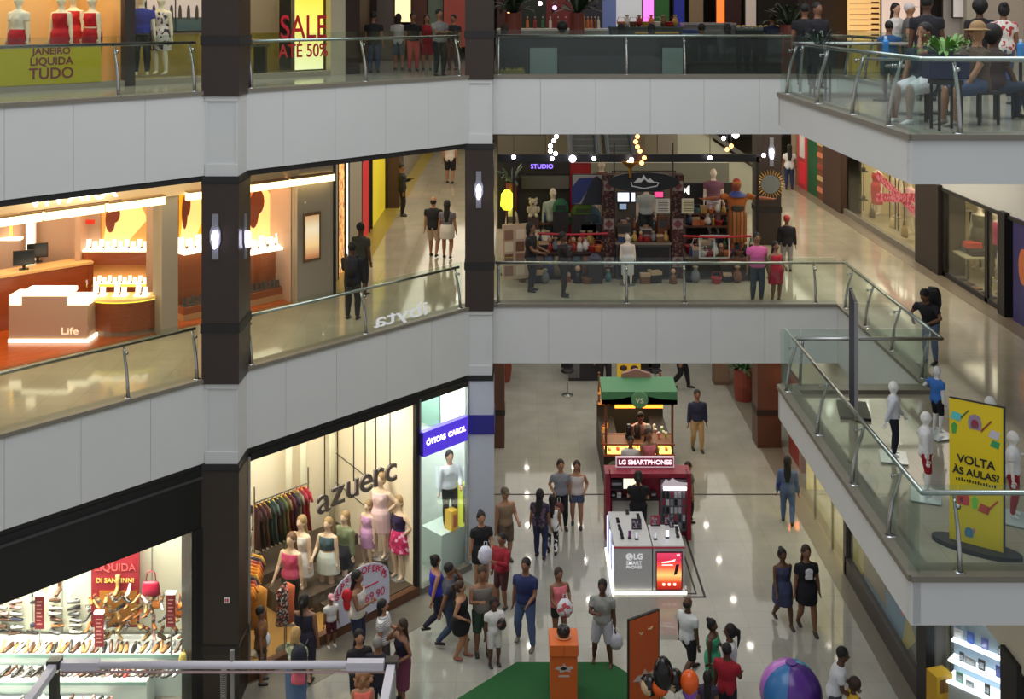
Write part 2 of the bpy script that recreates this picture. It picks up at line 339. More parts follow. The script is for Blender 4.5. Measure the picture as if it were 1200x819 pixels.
# ------------------------------------------------------------------ people and mannequins
PEND = []
def ik(a, b, l1, l2, pole):
    a, b = Vector(a), Vector(b); d = b - a; D = min(d.length, (l1 + l2) * .999); n = d.normalized(); b2 = a + n * D
    x = (l1 * l1 - l2 * l2 + D * D) / (2 * D); h = math.sqrt(max(0, l1 * l1 - x * x)); p = Vector(pole); p = (p - n * p.dot(n))
    p = p.normalized() if p.length > 1e-6 else Vector((0, -1, 0))
    return a + n * x + p * h, b2
ARM = {'down': ((.27, -.03, .80), (.5, .8, 0)), 'swingf': ((.25, -.24, .90), (.3, 1, -.3)), 'swingb': ((.25, .2, .86), (.5, 1, 0)), 'phone': ((.08, -.30, 1.22), (.6, .2, -1)),
       'hip': ((.19, -.02, 1.0), (1, .35, 0)), 'fold': ((-.10, -.21, 1.17), (.7, -.1, -1)), 'hold': ((.17, -.34, 1.04), (.4, .6, -.8)), 'up': ((.34, -.3, 1.55), (.5, 0, -1)),
       'face': ((.05, -.15, 1.55), (.6, -.2, -1)), 'rail': ((.2, -.42, 1.02), (.6, .5, 0)), 'back': ((.02, .17, 1.0), (.8, .6, 0)), 'out': ((.52, -.05, 1.12), (0, 1, -.6)), 'wide': ((.85, -.05, 1.32), (0, .4, -1)), 'lap': ((.12, -.36, .78), (.6, .4, -.4)), 'bagarm': ((.22, -.16, 1.02), (.5, 1, -.3))}
def joints(h, arms, stride, spread, lean, sit, turn=0, fem=False):
    k = h / 1.75; J = {}
    if sit:
        hp = Vector((0, 0, sit))
    else:
        hp = Vector((0, 0, min(.93 * k, math.sqrt(max(.2, (.832 * k) ** 2 - (stride / 2) ** 2)) + .10 * k)))
    J['hip'] = hp; J['k'] = k
    for s, sg in (('L', 1), ('R', -1)):
        a = hp + Vector((sg * .09 * k, 0, -.02 * k))
        if sit: f = Vector((sg * (.11 + spread) * k, -.46 * k, .08 * k)); pole = (0, -1, 1)
        else:
            f = Vector((sg * (.095 + spread) * k, -sg * stride / 2, .08 * k + (abs(stride) * .12 if sg * stride < 0 else 0))); pole = (sg * .15, -1, 0)
        kn, f = ik(a, f, .43 * k, .407 * k, pole); J['a' + s] = a; J['k' + s] = kn; J['f' + s] = f
    M = Matrix.Rotation(R(lean), 3, 'X')
    up = lambda p: hp + M @ (Vector(p) * k)
    J['up'] = up; J['M'] = M
    for s, sg, ar in (('L', 1, arms[0]), ('R', -1, arms[1])):
        sh = up((sg * (.18 if fem else .2), 0, .458)); t, pole = ARM[ar]
        T = Vector((sg * t[0] * k, t[1] * k, (t[2] - .93) * k))
        if ar in ('rail', 'lap'): T = hp + T
        else: T = hp + M @ T
        e, w = ik(sh, T, .29 * k, .265 * k, (sg * pole[0], pole[1], pole[2])); J['s' + s] = sh; J['e' + s] = e; J['w' + s] = w
    return J
def torso(mb, J, i, z0, z1, fem, fat=1.0):
    k, up = J['k'], J['up']
    secs = [(-.11, .10, .09), (-.04, .160 if fem else .15, .115), (.04, .168 if fem else .155, .12), (.16, .125 if fem else .145, .098), (.28, .145 if fem else .16, .118), (.38, .162 if fem else .192, .112), (.455, .158 if fem else .186, .09), (.495, .10, .072), (.52, .06, .06), (.55, .052, .055), (.62, .05, .055)]
    L = [(up((0, 0, z)), (rx * fat + i) * k, (ry * fat + i) * k) for z, rx, ry in secs if z0 - 1e-6 <= z <= z1 + 1e-6]
    mb.loft(L, (1, 0, 0), 14)
    if fem and z1 > .4:
        for sg in (1, -1): mb.ell(up((sg * .07, -.085, .33)), ((.062 + i) * k,) * 3, 10, 7)
    if z0 < 0:
        for sg in (1, -1): mb.ell(up((sg * .07, .06, -.03)), ((.09 + i) * k, (.085 + i) * k, (.1 + i) * k), 10, 7)
def leg(mb, J, s, i, frac=1.0, k=1, fat=1.0):
    a, n, f = J['a' + s], J['k' + s], J['f' + s]
    full = [(a, .088), (a.lerp(n, .5), .074), (n, .054), (n.lerp(f, .3), .056), (n.lerp(f, .65), .043), (f, .033)]
    cut = {'hot': 2, 'knee': 3, 'calf': 5, 'full': 6}[frac]; q = full[:cut]
    if frac == 'hot': q = [full[0], (a.lerp(n, .55), .082)]
    mb.loft([(p, (r * fat + i) * k, (r * fat + i) * k) for p, r in q], (1, 0, 0), 10)
def armt(mb, J, s, i, mode, k):
    a, e, w = J['s' + s], J['e' + s], J['w' + s]
    full = [(a + Vector((0, 0, .022 * k)), .026), (a, .054), (a.lerp(e, .18), .060), (a.lerp(e, .5), .055), (e, .045), (e.lerp(w, .4), .044), (w, .030)]
    q = {'short': full[:3] + [(a.lerp(e, .62), .052)], 'long': full, 'full': full}[mode]
    mb.loft([(p, (r + i) * k, (r + i) * k) for p, r in q], (1, 0, 0), 8)
def hand(J, s, k, fing):
    w, e = J['w' + s], J['e' + s]; d = (w - e).normalized(); sg = 1 if s == 'L' else -1
    side = Vector((0, -1, 0)) - d * d.dot(Vector((0, -1, 0)))
    if side.length < .2: side = Vector((-sg, 0, 0)) - d * d.dot(Vector((-sg, 0, 0)))
    side.normalize(); nrm = d.cross(side) * sg; c = w + d * .05 * k
    for j, (off, ln) in enumerate(((.032, .062), (.011, .072), (-.011, .068), (-.031, .052))):
        b = c + side * off * k + d * .03 * k; m1 = b + d * ln * .55 * k - nrm * .006 * k; m2 = m1 + (d * .8 - nrm * .6).normalized() * ln * .5 * k
        fing.tube([b, m1, m2], [.0105 * k, .0095 * k, .008 * k], 6)
    b = w + d * .03 * k + side * .03 * k; m1 = b + (side * .8 + d * .6).normalized() * .035 * k; m2 = m1 + d * .03 * k
    fing.tube([b, m1, m2], [.012 * k, .0105 * k, .009 * k], 6)
    return [(w, .024, .024), (w + d * .03 * k, .038, .022), (c + d * .01 * k, .044, .02), (c + d * .04 * k, .04, .017)], side
def remesh(mb, name, m, vox, parent, fing=None, loc=(0, 0, 0), rz=0.0):
    o = mb.build(name, m, parent, loc, rz, True); r = o.modifiers.new('r', 'REMESH'); r.mode = 'VOXEL'; r.voxel_size = vox; r.use_smooth_shade = True
    q = o.modifiers.new('s', 'SMOOTH'); q.iterations = 2; q.factor = .5
    PEND.append((o, fing)); return o
def flush():
    if not PEND: return
    dg = bpy.context.evaluated_depsgraph_get(); dg.update(); res = [bpy.data.meshes.new_from_object(o.evaluated_get(dg)) for o, f in PEND]
    for (o, f), me in zip(PEND, res):
        o.modifiers.clear(); me.name = o.name; o.data = me
        if f and f.v:
            n0 = len(me.vertices); bm = bmesh.new(); bm.from_mesh(me); vs = [bm.verts.new(v) for v in f.v]
            for q in f.f:
                try: bm.faces.new([vs[i] for i in q]).smooth = True
                except ValueError: pass
            bm.to_mesh(me); bm.free()
    PEND.clear()
HAIRM = {'black': (22, 18, 17), 'brown': (52, 34, 24), 'blonde': (176, 140, 88), 'grey': (120, 116, 112), 'red': (120, 52, 30)}
def figure(name, label, cat, loc, rz, h, top=None, bot=None, hair=('short', 'black'), skin=(128, 88, 64), arms=('down', 'down'), stride=0.0, spread=.02, lean=0.0, sit=0.0, fem=False, shoes=(30, 28, 30), fat=1.2, group=None, vox=None, face=True, extra=None, kid=False):
    """one standing, walking or seated figure; faces -y before it is turned by rz (degrees)"""
    if kid: fat *= 1.0
    J = joints(h, arms, stride, spread, lean, sit, 0, fem); k = J['k']; up = J['up']; vox = vox or .017
    b = MB(); fing = MB(); torso(b, J, 0, -.11, .62, fem, fat)
    hs = 1.32 if kid else 1.2; hz0 = .712
    b.ell(up((0, 0, hz0)), (.074 * k * hs, .092 * k * hs, .112 * k * hs), 12, 9); b.ell(up((0, -.03, hz0 - .055)), (.052 * k * hs, .058 * k * hs, .06 * k * hs), 10, 7)
    b.ell(up((0, -.098 * hs, hz0 - .012)), (.014 * k, .02 * k, .022 * k), 6, 5)
    for sg in (1, -1): b.ell(up((sg * .077 * hs, .0, hz0 - .01)), (.014 * k, .022 * k, .032 * k), 6, 5)
    for s in 'LR':
        leg(b, J, s, 0, 'full', k, fat); armt(b, J, s, 0, 'full', k); secs, side = hand(J, s, k, fing); b.loft([(p, x * k, y * k) for p, x, y in secs], side, 8)
        f = J['f' + s]; b.loft([(f + Vector((0, .035, -.01)) * k, .03 * k, .04 * k), (f + Vector((0, -.03, -.035)) * k, .036 * k, .034 * k), (f + Vector((0, -.14, -.06)) * k, .042 * k, .018 * k)], (1, 0, 0), 8)
    skm = mat(skin, .55)
    body = remesh(b, name, skm, vox, None, fing, loc, R(rz)); tag(body, label, cat, group)
    def piece(nm, mb, m): return remesh(mb, nm, m, vox, body)
    def m_of(c): return cloth(c) if isinstance(c, tuple) else c
    if top:
        kind, c = top; mb = MB(); i = .016
        if kind in ('tee', 'long', 'shirt'):
            torso(mb, J, i, -.04, .52, fem, fat)
            for s in 'LR': armt(mb, J, s, .017, 'short' if kind == 'tee' else 'long', k)
            nm = 't_shirt' if kind == 'tee' else 'shirt'
        elif kind == 'tank': torso(mb, J, i, -.04, .455, fem, fat); nm = 'tank_top'
        elif kind == 'crop': torso(mb, J, i, .16, .455, fem, fat); nm = 'top'
        elif kind in ('dress', 'tdress'):
            torso(mb, J, i, -.04, .455 if kind == 'dress' else .52, fem, fat)
            if kind == 'tdress':
                for s in 'LR': armt(mb, J, s, .014, 'short', k)
            nm = 'dress'
        piece(nm, mb, m_of(c))
        if kind in ('dress', 'tdress') and not bot: bot = ('skirt', c)
    if bot:
        kind, c = bot; mb = MB(); i = .013
        if kind in ('skirt', 'mini', 'flare', 'longskirt'):
            hp = J['hip']; ln = {'skirt': .40, 'mini': .30, 'flare': .34, 'longskirt': .6}[kind]; fl = {'skirt': 1.04, 'mini': 1.0, 'flare': 1.35, 'longskirt': 1.0}[kind]; sy = abs(stride) * .28
            if sit: mb.loft([(hp + Vector((0, .04, .08)), .18 * k, .13 * k), (hp + Vector((0, -.1, .02)), .2 * k, .12 * k), (hp + Vector((0, -.42 * k, .03)), .19 * k, .09 * k)], (1, 0, 0), 12)
            else: mb.loft([(up((0, 0, .13)), (.135 * fat + .02) * k, (.105 * fat + .02) * k), (up((0, 0, .04)), (.172 * fat + .02) * k, (.145 * fat + .018) * k), (hp + Vector((0, 0, -.08 * k)), (.175 * fat + .02) * k * (1 + (fl - 1) * .5), .168 * k * fat + sy * .4), (hp + Vector((0, 0, -ln * k)), .19 * k * fl * fat, .145 * k * fl + sy)], (1, 0, 0), 14)
            nm = 'skirt'
        else:
            torso(mb, J, i, -.11, .16, fem, fat); fr = {'pants': 'full', 'shorts': 'knee', 'hot': 'hot', 'bermuda': 'knee', 'capri': 'calf'}[kind]
            for s in 'LR': leg(mb, J, s, .013 if kind != 'bermuda' else .026, fr, k, fat)
            nm = 'trousers' if kind in ('pants', 'capri') else 'shorts'
        piece(nm, mb, m_of(c))
    if hair:
        kind, c = hair; mb = MB(); hm = mat(HAIRM.get(c, c) if isinstance(c, str) else c, .7, 0, 0, .15, 40); H = lambda x, y, z: up((x * hs, y * hs, hz0 + z * hs))
        e = lambda p, r: mb.ell(p, tuple(q * k * hs for q in r), 12, 9)
        if kind == 'bald': e(H(0, .025, -.01), (.078, .08, .07))
        elif kind == 'cap':
            e(H(0, .02, .02), (.08, .088, .088)); e(H(0, .012, .04), (.088, .1, .085)); mb.loft([(H(0, -.06, .05), .075 * k, .012 * k), (H(0, -.17, .04), .06 * k, .008 * k)], (1, 0, 0), 10)
        elif kind == 'hat': e(H(0, .01, .06), (.09, .1, .09)); mb.loft([(H(0, 0, .03), .17 * k, .19 * k), (H(0, 0, .045), .165 * k, .18 * k)], (1, 0, 0), 16)
        else:
            e(H(0, .018, .032), (.086, .096, .096))
            if kind != 'short': e(H(0, .03, 0), (.092, .09, .11))
        if kind == 'long': mb.loft([(H(0, .03, .02), .09 * k, .07 * k), (H(0, .07, -.12), .095 * k, .05 * k), (H(0, .10, -.28), .1 * k, .04 * k), (H(0, .11, -.42), .06 * k, .025 * k)], (1, 0, 0), 10)
        if kind == 'bob': mb.loft([(H(0, .03, .02), .1 * k, .08 * k), (H(0, .05, -.1), .105 * k, .07 * k), (H(0, .06, -.16), .09 * k, .05 * k)], (1, 0, 0), 10)
        if kind == 'curly':
            for a in range(10): e(H(.09 * math.cos(a * .63), .04 + .06 * math.sin(a * .63), .02 - .14 * (a % 2)), (.06, .06, .075))
            mb.loft([(H(0, .05, 0), .11 * k, .07 * k), (H(0, .09, -.25), .13 * k, .05 * k)], (1, 0, 0), 10)
        if kind == 'pony': mb.tube([H(0, .09, .05), H(0, .15, .02), H(0, .15, -.12), H(0, .13, -.28)], [.03 * k, .04 * k, .034 * k, .012 * k], 8)
        if kind == 'bun': e(H(0, .09, .085), (.045, .045, .045))
        if kind == 'afro': e(H(0, .03, .04), (.125, .125, .125))
        remesh(mb, 'cap' if kind == 'cap' else 'hat' if kind == 'hat' else 'hair', hm, .013, body)
    if shoes:
        sm = mat(shoes, .5)
        for s in 'LR':
            f = J['f' + s]; mb = MB(); mb.loft([(f + Vector((0, .05, -.045)) * k, .034 * k, .036 * k), (f + Vector((0, 0, -.03)) * k, .042 * k, .042 * k), (f + Vector((0, -.08, -.05)) * k, .046 * k, .03 * k), (f + Vector((0, -.165, -.065)) * k, .038 * k, .018 * k)], (1, 0, 0), 10)
            mb.build('shoe', sm, body, smooth=True)
    if face:
        em = mat((30, 22, 20), .4)
        for sg in (1, -1): MB().ell(up((sg * .03, -.092 * hs, hz0 + .012)), (.011 * k, .007 * k, .007 * k), 6, 4).build('eye', em, body)
        MB().ell(up((0, -.088 * hs, hz0 - .058)), (.022 * k, .009 * k, .006 * k), 8, 4).build('mouth', mat((120, 58, 52), .5), body)
    return body, J
def person(px, yf, yh, fl, rz, label, **kw):
    """feet at pixel px,yf on the floor of height fl, head top at pixel row yh"""
    p = at(px, yf, fl); h = hz(yh, p.y) - fl
    if kw.get('sit') or kw.get('hh'): h = kw.pop('hh', 1.7)
    h = max(.9, h)
    return figure('person', label, 'person', p, rz, h * 1.0, **kw)
def mannequin(p, rz, h, label, **kw):
    kw.setdefault('skin', (226, 208, 188)); kw.setdefault('hair', None); kw.setdefault('shoes', None); kw.setdefault('face', False)
    grp = kw.pop('group', None); stand = kw.pop('stand', True)
    o, J = figure('mannequin', label, 'mannequin', Vector(p) + Vector((0, 0, .02)), rz, h, group=grp, **kw)
    if stand: MB().lathe([(.2, 0), (.2, .012), (.03, .02), (.02, .03)], (0, 0, -.02), 16).build('base_plate', mat((190, 190, 195), .2, .7), o)
    return o
# ------------------------------------------------------------------ the people
G = 0.0
BR, TAN, DK, LT = (128, 88, 64), (164, 118, 88), (88, 58, 42), (196, 150, 122)
MICE = (28, 28, 34)
person(817, 528, 458, G, 5, 'man in navy shirt and khaki trousers walking alone past the green snack kiosk', top=('long', (30, 34, 62)), bot=('pants', (164, 138, 98)), skin=BR, arms=('down', 'down'), stride=.18)
person(657, 618, 540, G, 10, 'woman in grey tee and black leggings with a brown bag, walking', top=('tee', (132, 134, 140)), bot=('pants', (24, 22, 26)), hair=('pony', 'brown'), skin=TAN, fem=True, arms=('down', 'bagarm'), stride=.15)
person(676, 616, 541, G, -5, 'woman in white top and denim shorts beside the woman in grey', top=('tank', (206, 196, 190)), bot=('hot', (70, 82, 110)), hair=('long', 'brown'), skin=TAN, fem=True, arms=('bagarm', 'down'), stride=.2)
person(633, 654, 574, G, 165, 'woman in a patterned navy blouse and jeans with a long dark ponytail, seen from behind', top=('tee', fabricmat([(40, 36, 60), (92, 70, 88), (30, 28, 44)], 14)), bot=('pants', (38, 44, 74)), hair=('long', 'black'), fem=True, skin=BR, stride=.15)
person(647, 649, 581, G, 170, 'girl in a white top and black and white patterned leggings walking away', top=('tank', (214, 212, 208)), bot=('pants', fabricmat([(220, 220, 220), (20, 20, 20)], 16)), hair=('long', 'black'), fem=True, skin=BR, stride=.1)
person(592, 657, 573, G, 30, 'man in a tan vest and cap beside the white pillar', top=('tank', (128, 106, 82)), bot=('bermuda', (90, 74, 60)), hair=('cap', (96, 82, 66)), skin=TAN, arms=('hold', 'down'))
person(564, 690, 601, G, 15, 'woman in a black blouse and black skirt clutching a white bag', top=('tee', (20, 18, 22)), bot=('mini', (24, 24, 26)), hair=('bun', 'black'), fem=True, skin=TAN, arms=('hold', 'down'))
person(588, 712, 626, G, -40, 'man in a dark red hooded top standing behind the man in navy', top=('long', (140, 26, 40)), bot=('shorts', (70, 30, 34)), skin=BR, arms=('phone', 'down'))
person(511, 736, 648, G, 115, 'woman in a bright blue camisole striding toward the optician', top=('tank', (40, 40, 170)), bot=('pants', (30, 30, 48)), hair=('bun', 'black'), fem=True, skin=TAN, stride=.62, arms=('swingf', 'swingb'))
person(527, 755, 659, G, 95, 'man in charcoal shirt and jeans raising a hand to his face while walking', top=('tee', (60, 64, 76)), bot=('pants', (52, 66, 92)), skin=BR, stride=.5, arms=('face', 'swingb'), shoes=(22, 24, 40))
person(540, 771, 682, G, 80, 'stout woman in a short black dress turned toward the centre of the hall', top=('dress', (20, 18, 22)), bot=('mini', (20, 18, 22)), hair=('pony', 'brown'), fem=True, skin=TAN, fat=1.35, stride=.16, arms=('down', 'bagarm'), shoes=(150, 90, 70))
person(565, 766, 666, G, 10, 'man in grey tank top and dark green shorts in front of the red hoodie', top=('tank', (112, 106, 98)), bot=('bermuda', (44, 66, 52)), hair=('short', 'brown'), skin=BR, arms=('hold', 'phone'))
person(579, 779, 702, G, 20, 'child in white shirt and white shorts with a dark ponytail', top=('tee', (214, 210, 206)), bot=('bermuda', (206, 202, 198)), hair=('pony', 'black'), skin=DK, kid=True, arms=('phone', 'down'), shoes=(40, 26, 26))
person(616, 755, 656, G, -20, 'big man in a navy tee with pale print and blue jeans', top=('tee', (30, 40, 84)), bot=('pants', (72, 92, 128)), skin=BR, spread=.1, fat=1.35, arms=('hold', 'down'), stride=.2, shoes=(110, 104, 96))
person(655, 754, 667, G, 20, 'woman in pink sleeveless top and black shorts behind the orange pedestal', top=('tank', (222, 118, 128)), bot=('hot', (40, 34, 38)), hair=('pony', 'brown'), fem=True, skin=BR, arms=('bagarm', 'hold'))
person(706, 778, 681, G, -12, 'boy in grey printed tee and pale shorts standing barefoot by the green mat', top=('tee', fabricmat([(156, 156, 152), (118, 122, 118)], 9, 'noise')), bot=('bermuda', (176, 180, 190)), skin=DK, spread=.09, stride=.1, arms=('down', 'phone'), shoes=None)
person(806, 792, 697, G, 130, 'bald man in white tee and black shorts striding behind the orange panel', top=('tee', (206, 208, 210)), bot=('bermuda', (22, 22, 26)), hair=('bald', 'black'), skin=DK, stride=.6, fat=1.25)
person(835, 814, 727, G, 60, 'woman in a yellow and green sleeveless top talking to the woman in white', top=('tank', fabricmat([(170, 160, 60), (60, 150, 110), (60, 150, 110)], 3)), bot=('skirt', (60, 160, 120)), hair=('bun', 'black'), fem=True, skin=DK, arms=('hold', 'down'))
person(855, 836, 733, G, -100, 'woman in a white tee standing beside the man in red', top=('tee', (208, 210, 216)), bot=('pants', (46, 54, 80)), hair=('pony', 'black'), fem=True, skin=DK, arms=('hold', 'down'))
person(852, 858, 755, G, 150, 'man in a dark red tee seen from behind near the balloons', top=('tee', (150, 22, 40)), bot=('pants', (30, 30, 44)), skin=DK, arms=('down', 'hold'))
person(829, 868, 788, G, 170, 'child with long black hair in front of the man in red', top=('tee', (60, 50, 70)), bot=('shorts', (40, 40, 44)), hair=('long', 'black'), skin=BR, kid=True)
person(917, 730, 643, G, 10, 'woman in a strapless navy dress in flip-flops walking with the woman in black', top=('dress', fabricmat([(44, 48, 76), (60, 66, 96)], 6, 'noise')), hair=('bun', 'black'), fem=True, skin=DK, stride=.42, arms=('swingb', 'swingf'), shoes=(70, 50, 44))
o, J = person(945, 738, 640, G, 5, 'woman in a short black tee dress with a white print walking in the hall', top=('tdress', (16, 16, 24)), bot=('mini', (16, 16, 24)), hair=('long', 'brown'), fem=True, skin=BR, stride=.35, arms=('down', 'down'), shoes=(40, 34, 30))
MB().cbox((.0, -.155, 1.22), (.15, .012, .2), 0).ell((0, -.16, 1.28), (.085, .012, .07)).ell((-.03, -.16, 1.18), (.06, .012, .05)).build('print', mat((220, 220, 225), .7), o)
person(978, 868, 758, G, 75, 'man in a white tee leaning toward the child at the lower edge', top=('tee', (204, 206, 212)), bot=('bermuda', (60, 60, 70)), skin=DK, lean=12, arms=('hold', 'hold'))
person(1000, 880, 798, G, -80, 'child with brown hair in a yellow top held by the man in white', top=('tee', (200, 160, 40)), bot=('shorts', (60, 60, 70)), hair=('afro', 'brown'), skin=DK, kid=True)
person(923, 614, 535, G, 165, 'woman in denim shirt and jeans walking away with a blue shoulder bag', top=('shirt', (82, 98, 132)), bot=('pants', (86, 106, 142)), hair=('long', 'black'), fem=True, skin=BR, stride=.28, arms=('down', 'down'))
person(760, 583, 504, G, 15, 'woman in a pink sleeveless top facing out from the green snack kiosk', top=('tank', (206, 112, 132)), bot=('pants', (54, 58, 84)), hair=('long', 'brown'), fem=True, skin=BR, arms=('hold', 'hold'))
person(739, 583, 513, G, -5, 'boy in a white tee standing at the green snack kiosk', top=('tee', (206, 208, 206)), bot=('bermuda', (60, 60, 66)), skin=BR, kid=False)
person(749, 553, 481, G, 8, 'attendant in a pale pink shirt bending over the snack kiosk counter', top=('tee', (196, 150, 140)), bot=('pants', (40, 36, 40)), skin=BR, lean=14, arms=('hold', 'hold'))
person(748, 640, 553, G, 175, 'attendant in black seen from behind inside the phone kiosk', top=('tee', (18, 18, 24)), bot=('pants', (34, 40, 66)), hair=('pony', 'black'), fem=True, skin=LT, arms=('hold', 'hold'))
person(807, 611, 542, G, 100, 'person with dark hair half hidden behind the red phone kiosk wall', top=('tee', (96, 92, 90)), bot=('pants', (40, 40, 50)), hair=('bob', 'brown'), fem=True, skin=TAN)
person(797, 455, 380, G, 75, 'person in black walking far back, mostly hidden by the gallery edge', top=('tee', (26, 24, 28)), bot=('pants', (24, 22, 26)), stride=.55, skin=BR)
person(708, 457, 380, G, 15, 'person in a lilac shirt standing by the dark kiosk far back', top=('tee', (150, 116, 150)), bot=('pants', (30, 28, 34)), skin=BR)
# the crowd at the lower left
person(419, 772, 670, G, 75, 'tall woman in white tank top with very long black hair before the sale board', top=('tank', (206, 200, 192)), bot=('pants', (36, 42, 70)), hair=('long', 'black'), fem=True, skin=BR, arms=('down', 'phone'))
person(388, 757, 698, G, 30, 'child in white tee, maroon shorts and pink cap by the step', top=('tee', (206, 204, 202)), bot=('shorts', (84, 30, 44)), hair=('cap', (200, 140, 150)), skin=BR, kid=True, shoes=(210, 206, 200))
person(357, 800, 697, G, 170, 'woman in a dark strapless dress with a ponytail seen from behind', top=('dress', (38, 34, 48)), bot=('longskirt', (38, 34, 48)), hair=('pony', 'black'), fem=True, skin=BR, arms=('phone', 'down'))
person(347, 838, 736, G, 160, 'woman with short blonde hair in a print shirt and denim skirt by the white frame', top=('tee', fabricmat([(150, 160, 120), (70, 80, 60), (206, 206, 190)], 12)), bot=('longskirt', (80, 104, 140)), hair=('bob', 'blonde'), fem=True, skin=LT, arms=('hold', 'down'))
person(449, 800, 704, G, 80, 'woman with bobbed black hair in a striped white blouse', top=('tee', fabricmat([(214, 212, 208), (150, 150, 156)], 9, 'stripe')), bot=('pants', (70, 60, 60)), hair=('bob', 'black'), fem=True, skin=TAN, arms=('hold', 'down'))
person(471, 822, 727, G, -60, 'woman in a dark tank top and plum skirt with a crossbody strap', top=('tank', (34, 26, 46)), bot=('longskirt', (110, 50, 74)), hair=('long', 'brown'), fem=True, skin=BR, arms=('bagarm', 'face'))
person(421, 842, 740, G, 20, 'woman with long black hair in a black top behind the white frame', top=('long', (24, 20, 24)), bot=('pants', (26, 24, 30)), hair=('long', 'black'), fem=True, skin=TAN, arms=('hold', 'hold'))
person(443, 850, 748, G, 165, 'man with short grey-black hair in a dark jacket facing away', top=('long', (28, 28, 40)), bot=('pants', (36, 40, 66)), hair=('short', 'grey'), skin=BR)
person(425, 885, 788, G, 10, 'woman with curly light brown hair in a coral top at the lower edge', top=('tank', (232, 110, 96)), bot=('pants', (40, 44, 60)), hair=('curly', (136, 92, 58)), fem=True, skin=TAN)
person(306, 800, 712, G, 100, 'shopper in brown at the clothes racks holding a white bag', top=('tee', (120, 78, 44)), bot=('shorts', (60, 50, 44)), fem=True, skin=BR, arms=('down', 'down'))
# first floor
person(413, 374, 285, L1, 170, 'man in black with a backpack seen from behind at the slanted railing', top=('long', (26, 26, 30)), bot=('pants', (24, 22, 24)), skin=DK, arms=('phone', 'down'))
person(423, 345, 262, L1, 150, 'man in a dark green tee standing beyond the man in black', top=('tee', (56, 60, 54)), bot=('pants', (40, 40, 46)), skin=DK)
person(471, 253, 192, L1, 100, 'man in a dark suit standing by the yellow shopfront', top=('long', (24, 22, 26)), bot=('pants', (22, 20, 24)), skin=BR, arms=('phone', 'down'))
person(508, 301, 231, L1, 170, 'bald man in black tee and beige shorts walking away down the first floor hall', top=('tee', (30, 28, 32)), bot=('bermuda', (180, 158, 136)), hair=('bald', 'black'), skin=TAN, stride=.25)
person(524, 303, 235, L1, 175, 'woman in a striped blouse and white skirt walking away beside the bald man', top=('tee', fabricmat([(130, 126, 134), (80, 76, 84)], 10, 'stripe')), bot=('mini', (212, 204, 196)), hair=('long', 'black'), fem=True, skin=TAN, stride=.25)
person(527, 215, 158, L1, 170, 'person in a white tee and black shorts farthest down the first floor hall', top=('tee', (200, 192, 182)), bot=('bermuda', (28, 26, 28)), skin=TAN, stride=.2, vox=.022)
person(622, 341, 262, L1, 75, 'person in black leaning on the counter at the left of the souvenir shop', top=('tee', (26, 22, 26)), bot=('pants', (26, 24, 28)), skin=BR, arms=('hold', 'hold'), hair=('bob', 'black'))
person(660, 347, 273, L1, 85, 'person in dark clothes standing with folded arms before the souvenir shop', top=('long', (34, 28, 28)), bot=('pants', (30, 28, 22)), skin=DK, arms=('phone', 'fold'))
person(887, 353, 274, L1, 5, 'man in a pink polo and grey jeans by the gallery railing', top=('tee', (206, 96, 152)), bot=('pants', (66, 72, 84)), skin=BR, arms=('down', 'down'), fat=1.25)
person(909, 353, 284, L1, 20, 'woman in a short red dress next to the man in pink', top=('dress', (176, 30, 50)), hair=('long', 'black'), fem=True, skin=BR, arms=('bagarm', 'down'))
person(922, 318, 253, L1, 170, 'person in black with a red cap standing by the round mirror', top=('long', (26, 24, 28)), bot=('pants', (150, 146, 142)), hair=('cap', (170, 50, 40)), skin=BR)
person(1091, 425, 335, L1, -50, 'man with a black backpack leaning on the first floor railing', top=('tee', (40, 38, 46)), bot=('pants', (104, 118, 150)), skin=BR, lean=24, arms=('rail', 'rail'))
person(925, 222, 170, L1, 175, 'person in a white blouse and blue trousers far down the right gallery', top=('tee', (206, 206, 210)), bot=('pants', (40, 50, 90)), skin=BR, vox=.022, fem=True, hair=('long', 'black'))
# second floor
person(438, 85, 15, L2, 175, 'man in a black tee and jeans standing behind the second floor railing', top=('tee', (24, 22, 26)), bot=('pants', (50, 62, 88)), skin=BR)
person(467, 82, 17, L2, 170, 'woman in a white blouse and grey shorts with one hand on her hip', top=('tee', (206, 200, 192)), bot=('bermuda', (104, 112, 120)), hair=('bob', 'brown'), fem=True, skin=TAN, arms=('down', 'hip'))
person(484, 83, 16, L2, 20, 'person in black top and coral trousers beside the woman in white', top=('tee', (28, 26, 30)), bot=('pants', (190, 76, 72)), skin=BR)
person(500, 82, 18, L2, 10, 'woman in a red blouse and red shorts on the second floor', top=('tee', (160, 32, 44)), bot=('bermuda', (150, 34, 44)), hair=('long', 'brown'), fem=True, skin=TAN, arms=('bagarm', 'down'))
person(515, 89, 12, L2, 35, 'man in a grey tee with folded arms and black trousers at the second floor railing', top=('tee', (120, 118, 112)), bot=('pants', (22, 22, 26)), skin=BR, arms=('fold', 'fold'), hair=('short', 'black'))
person(531, 82, 18, L2, -20, 'person in dark clothes half hidden beside the second floor pillar', top=('tee', (50, 46, 52)), bot=('pants', (96, 60, 60)), skin=TAN)
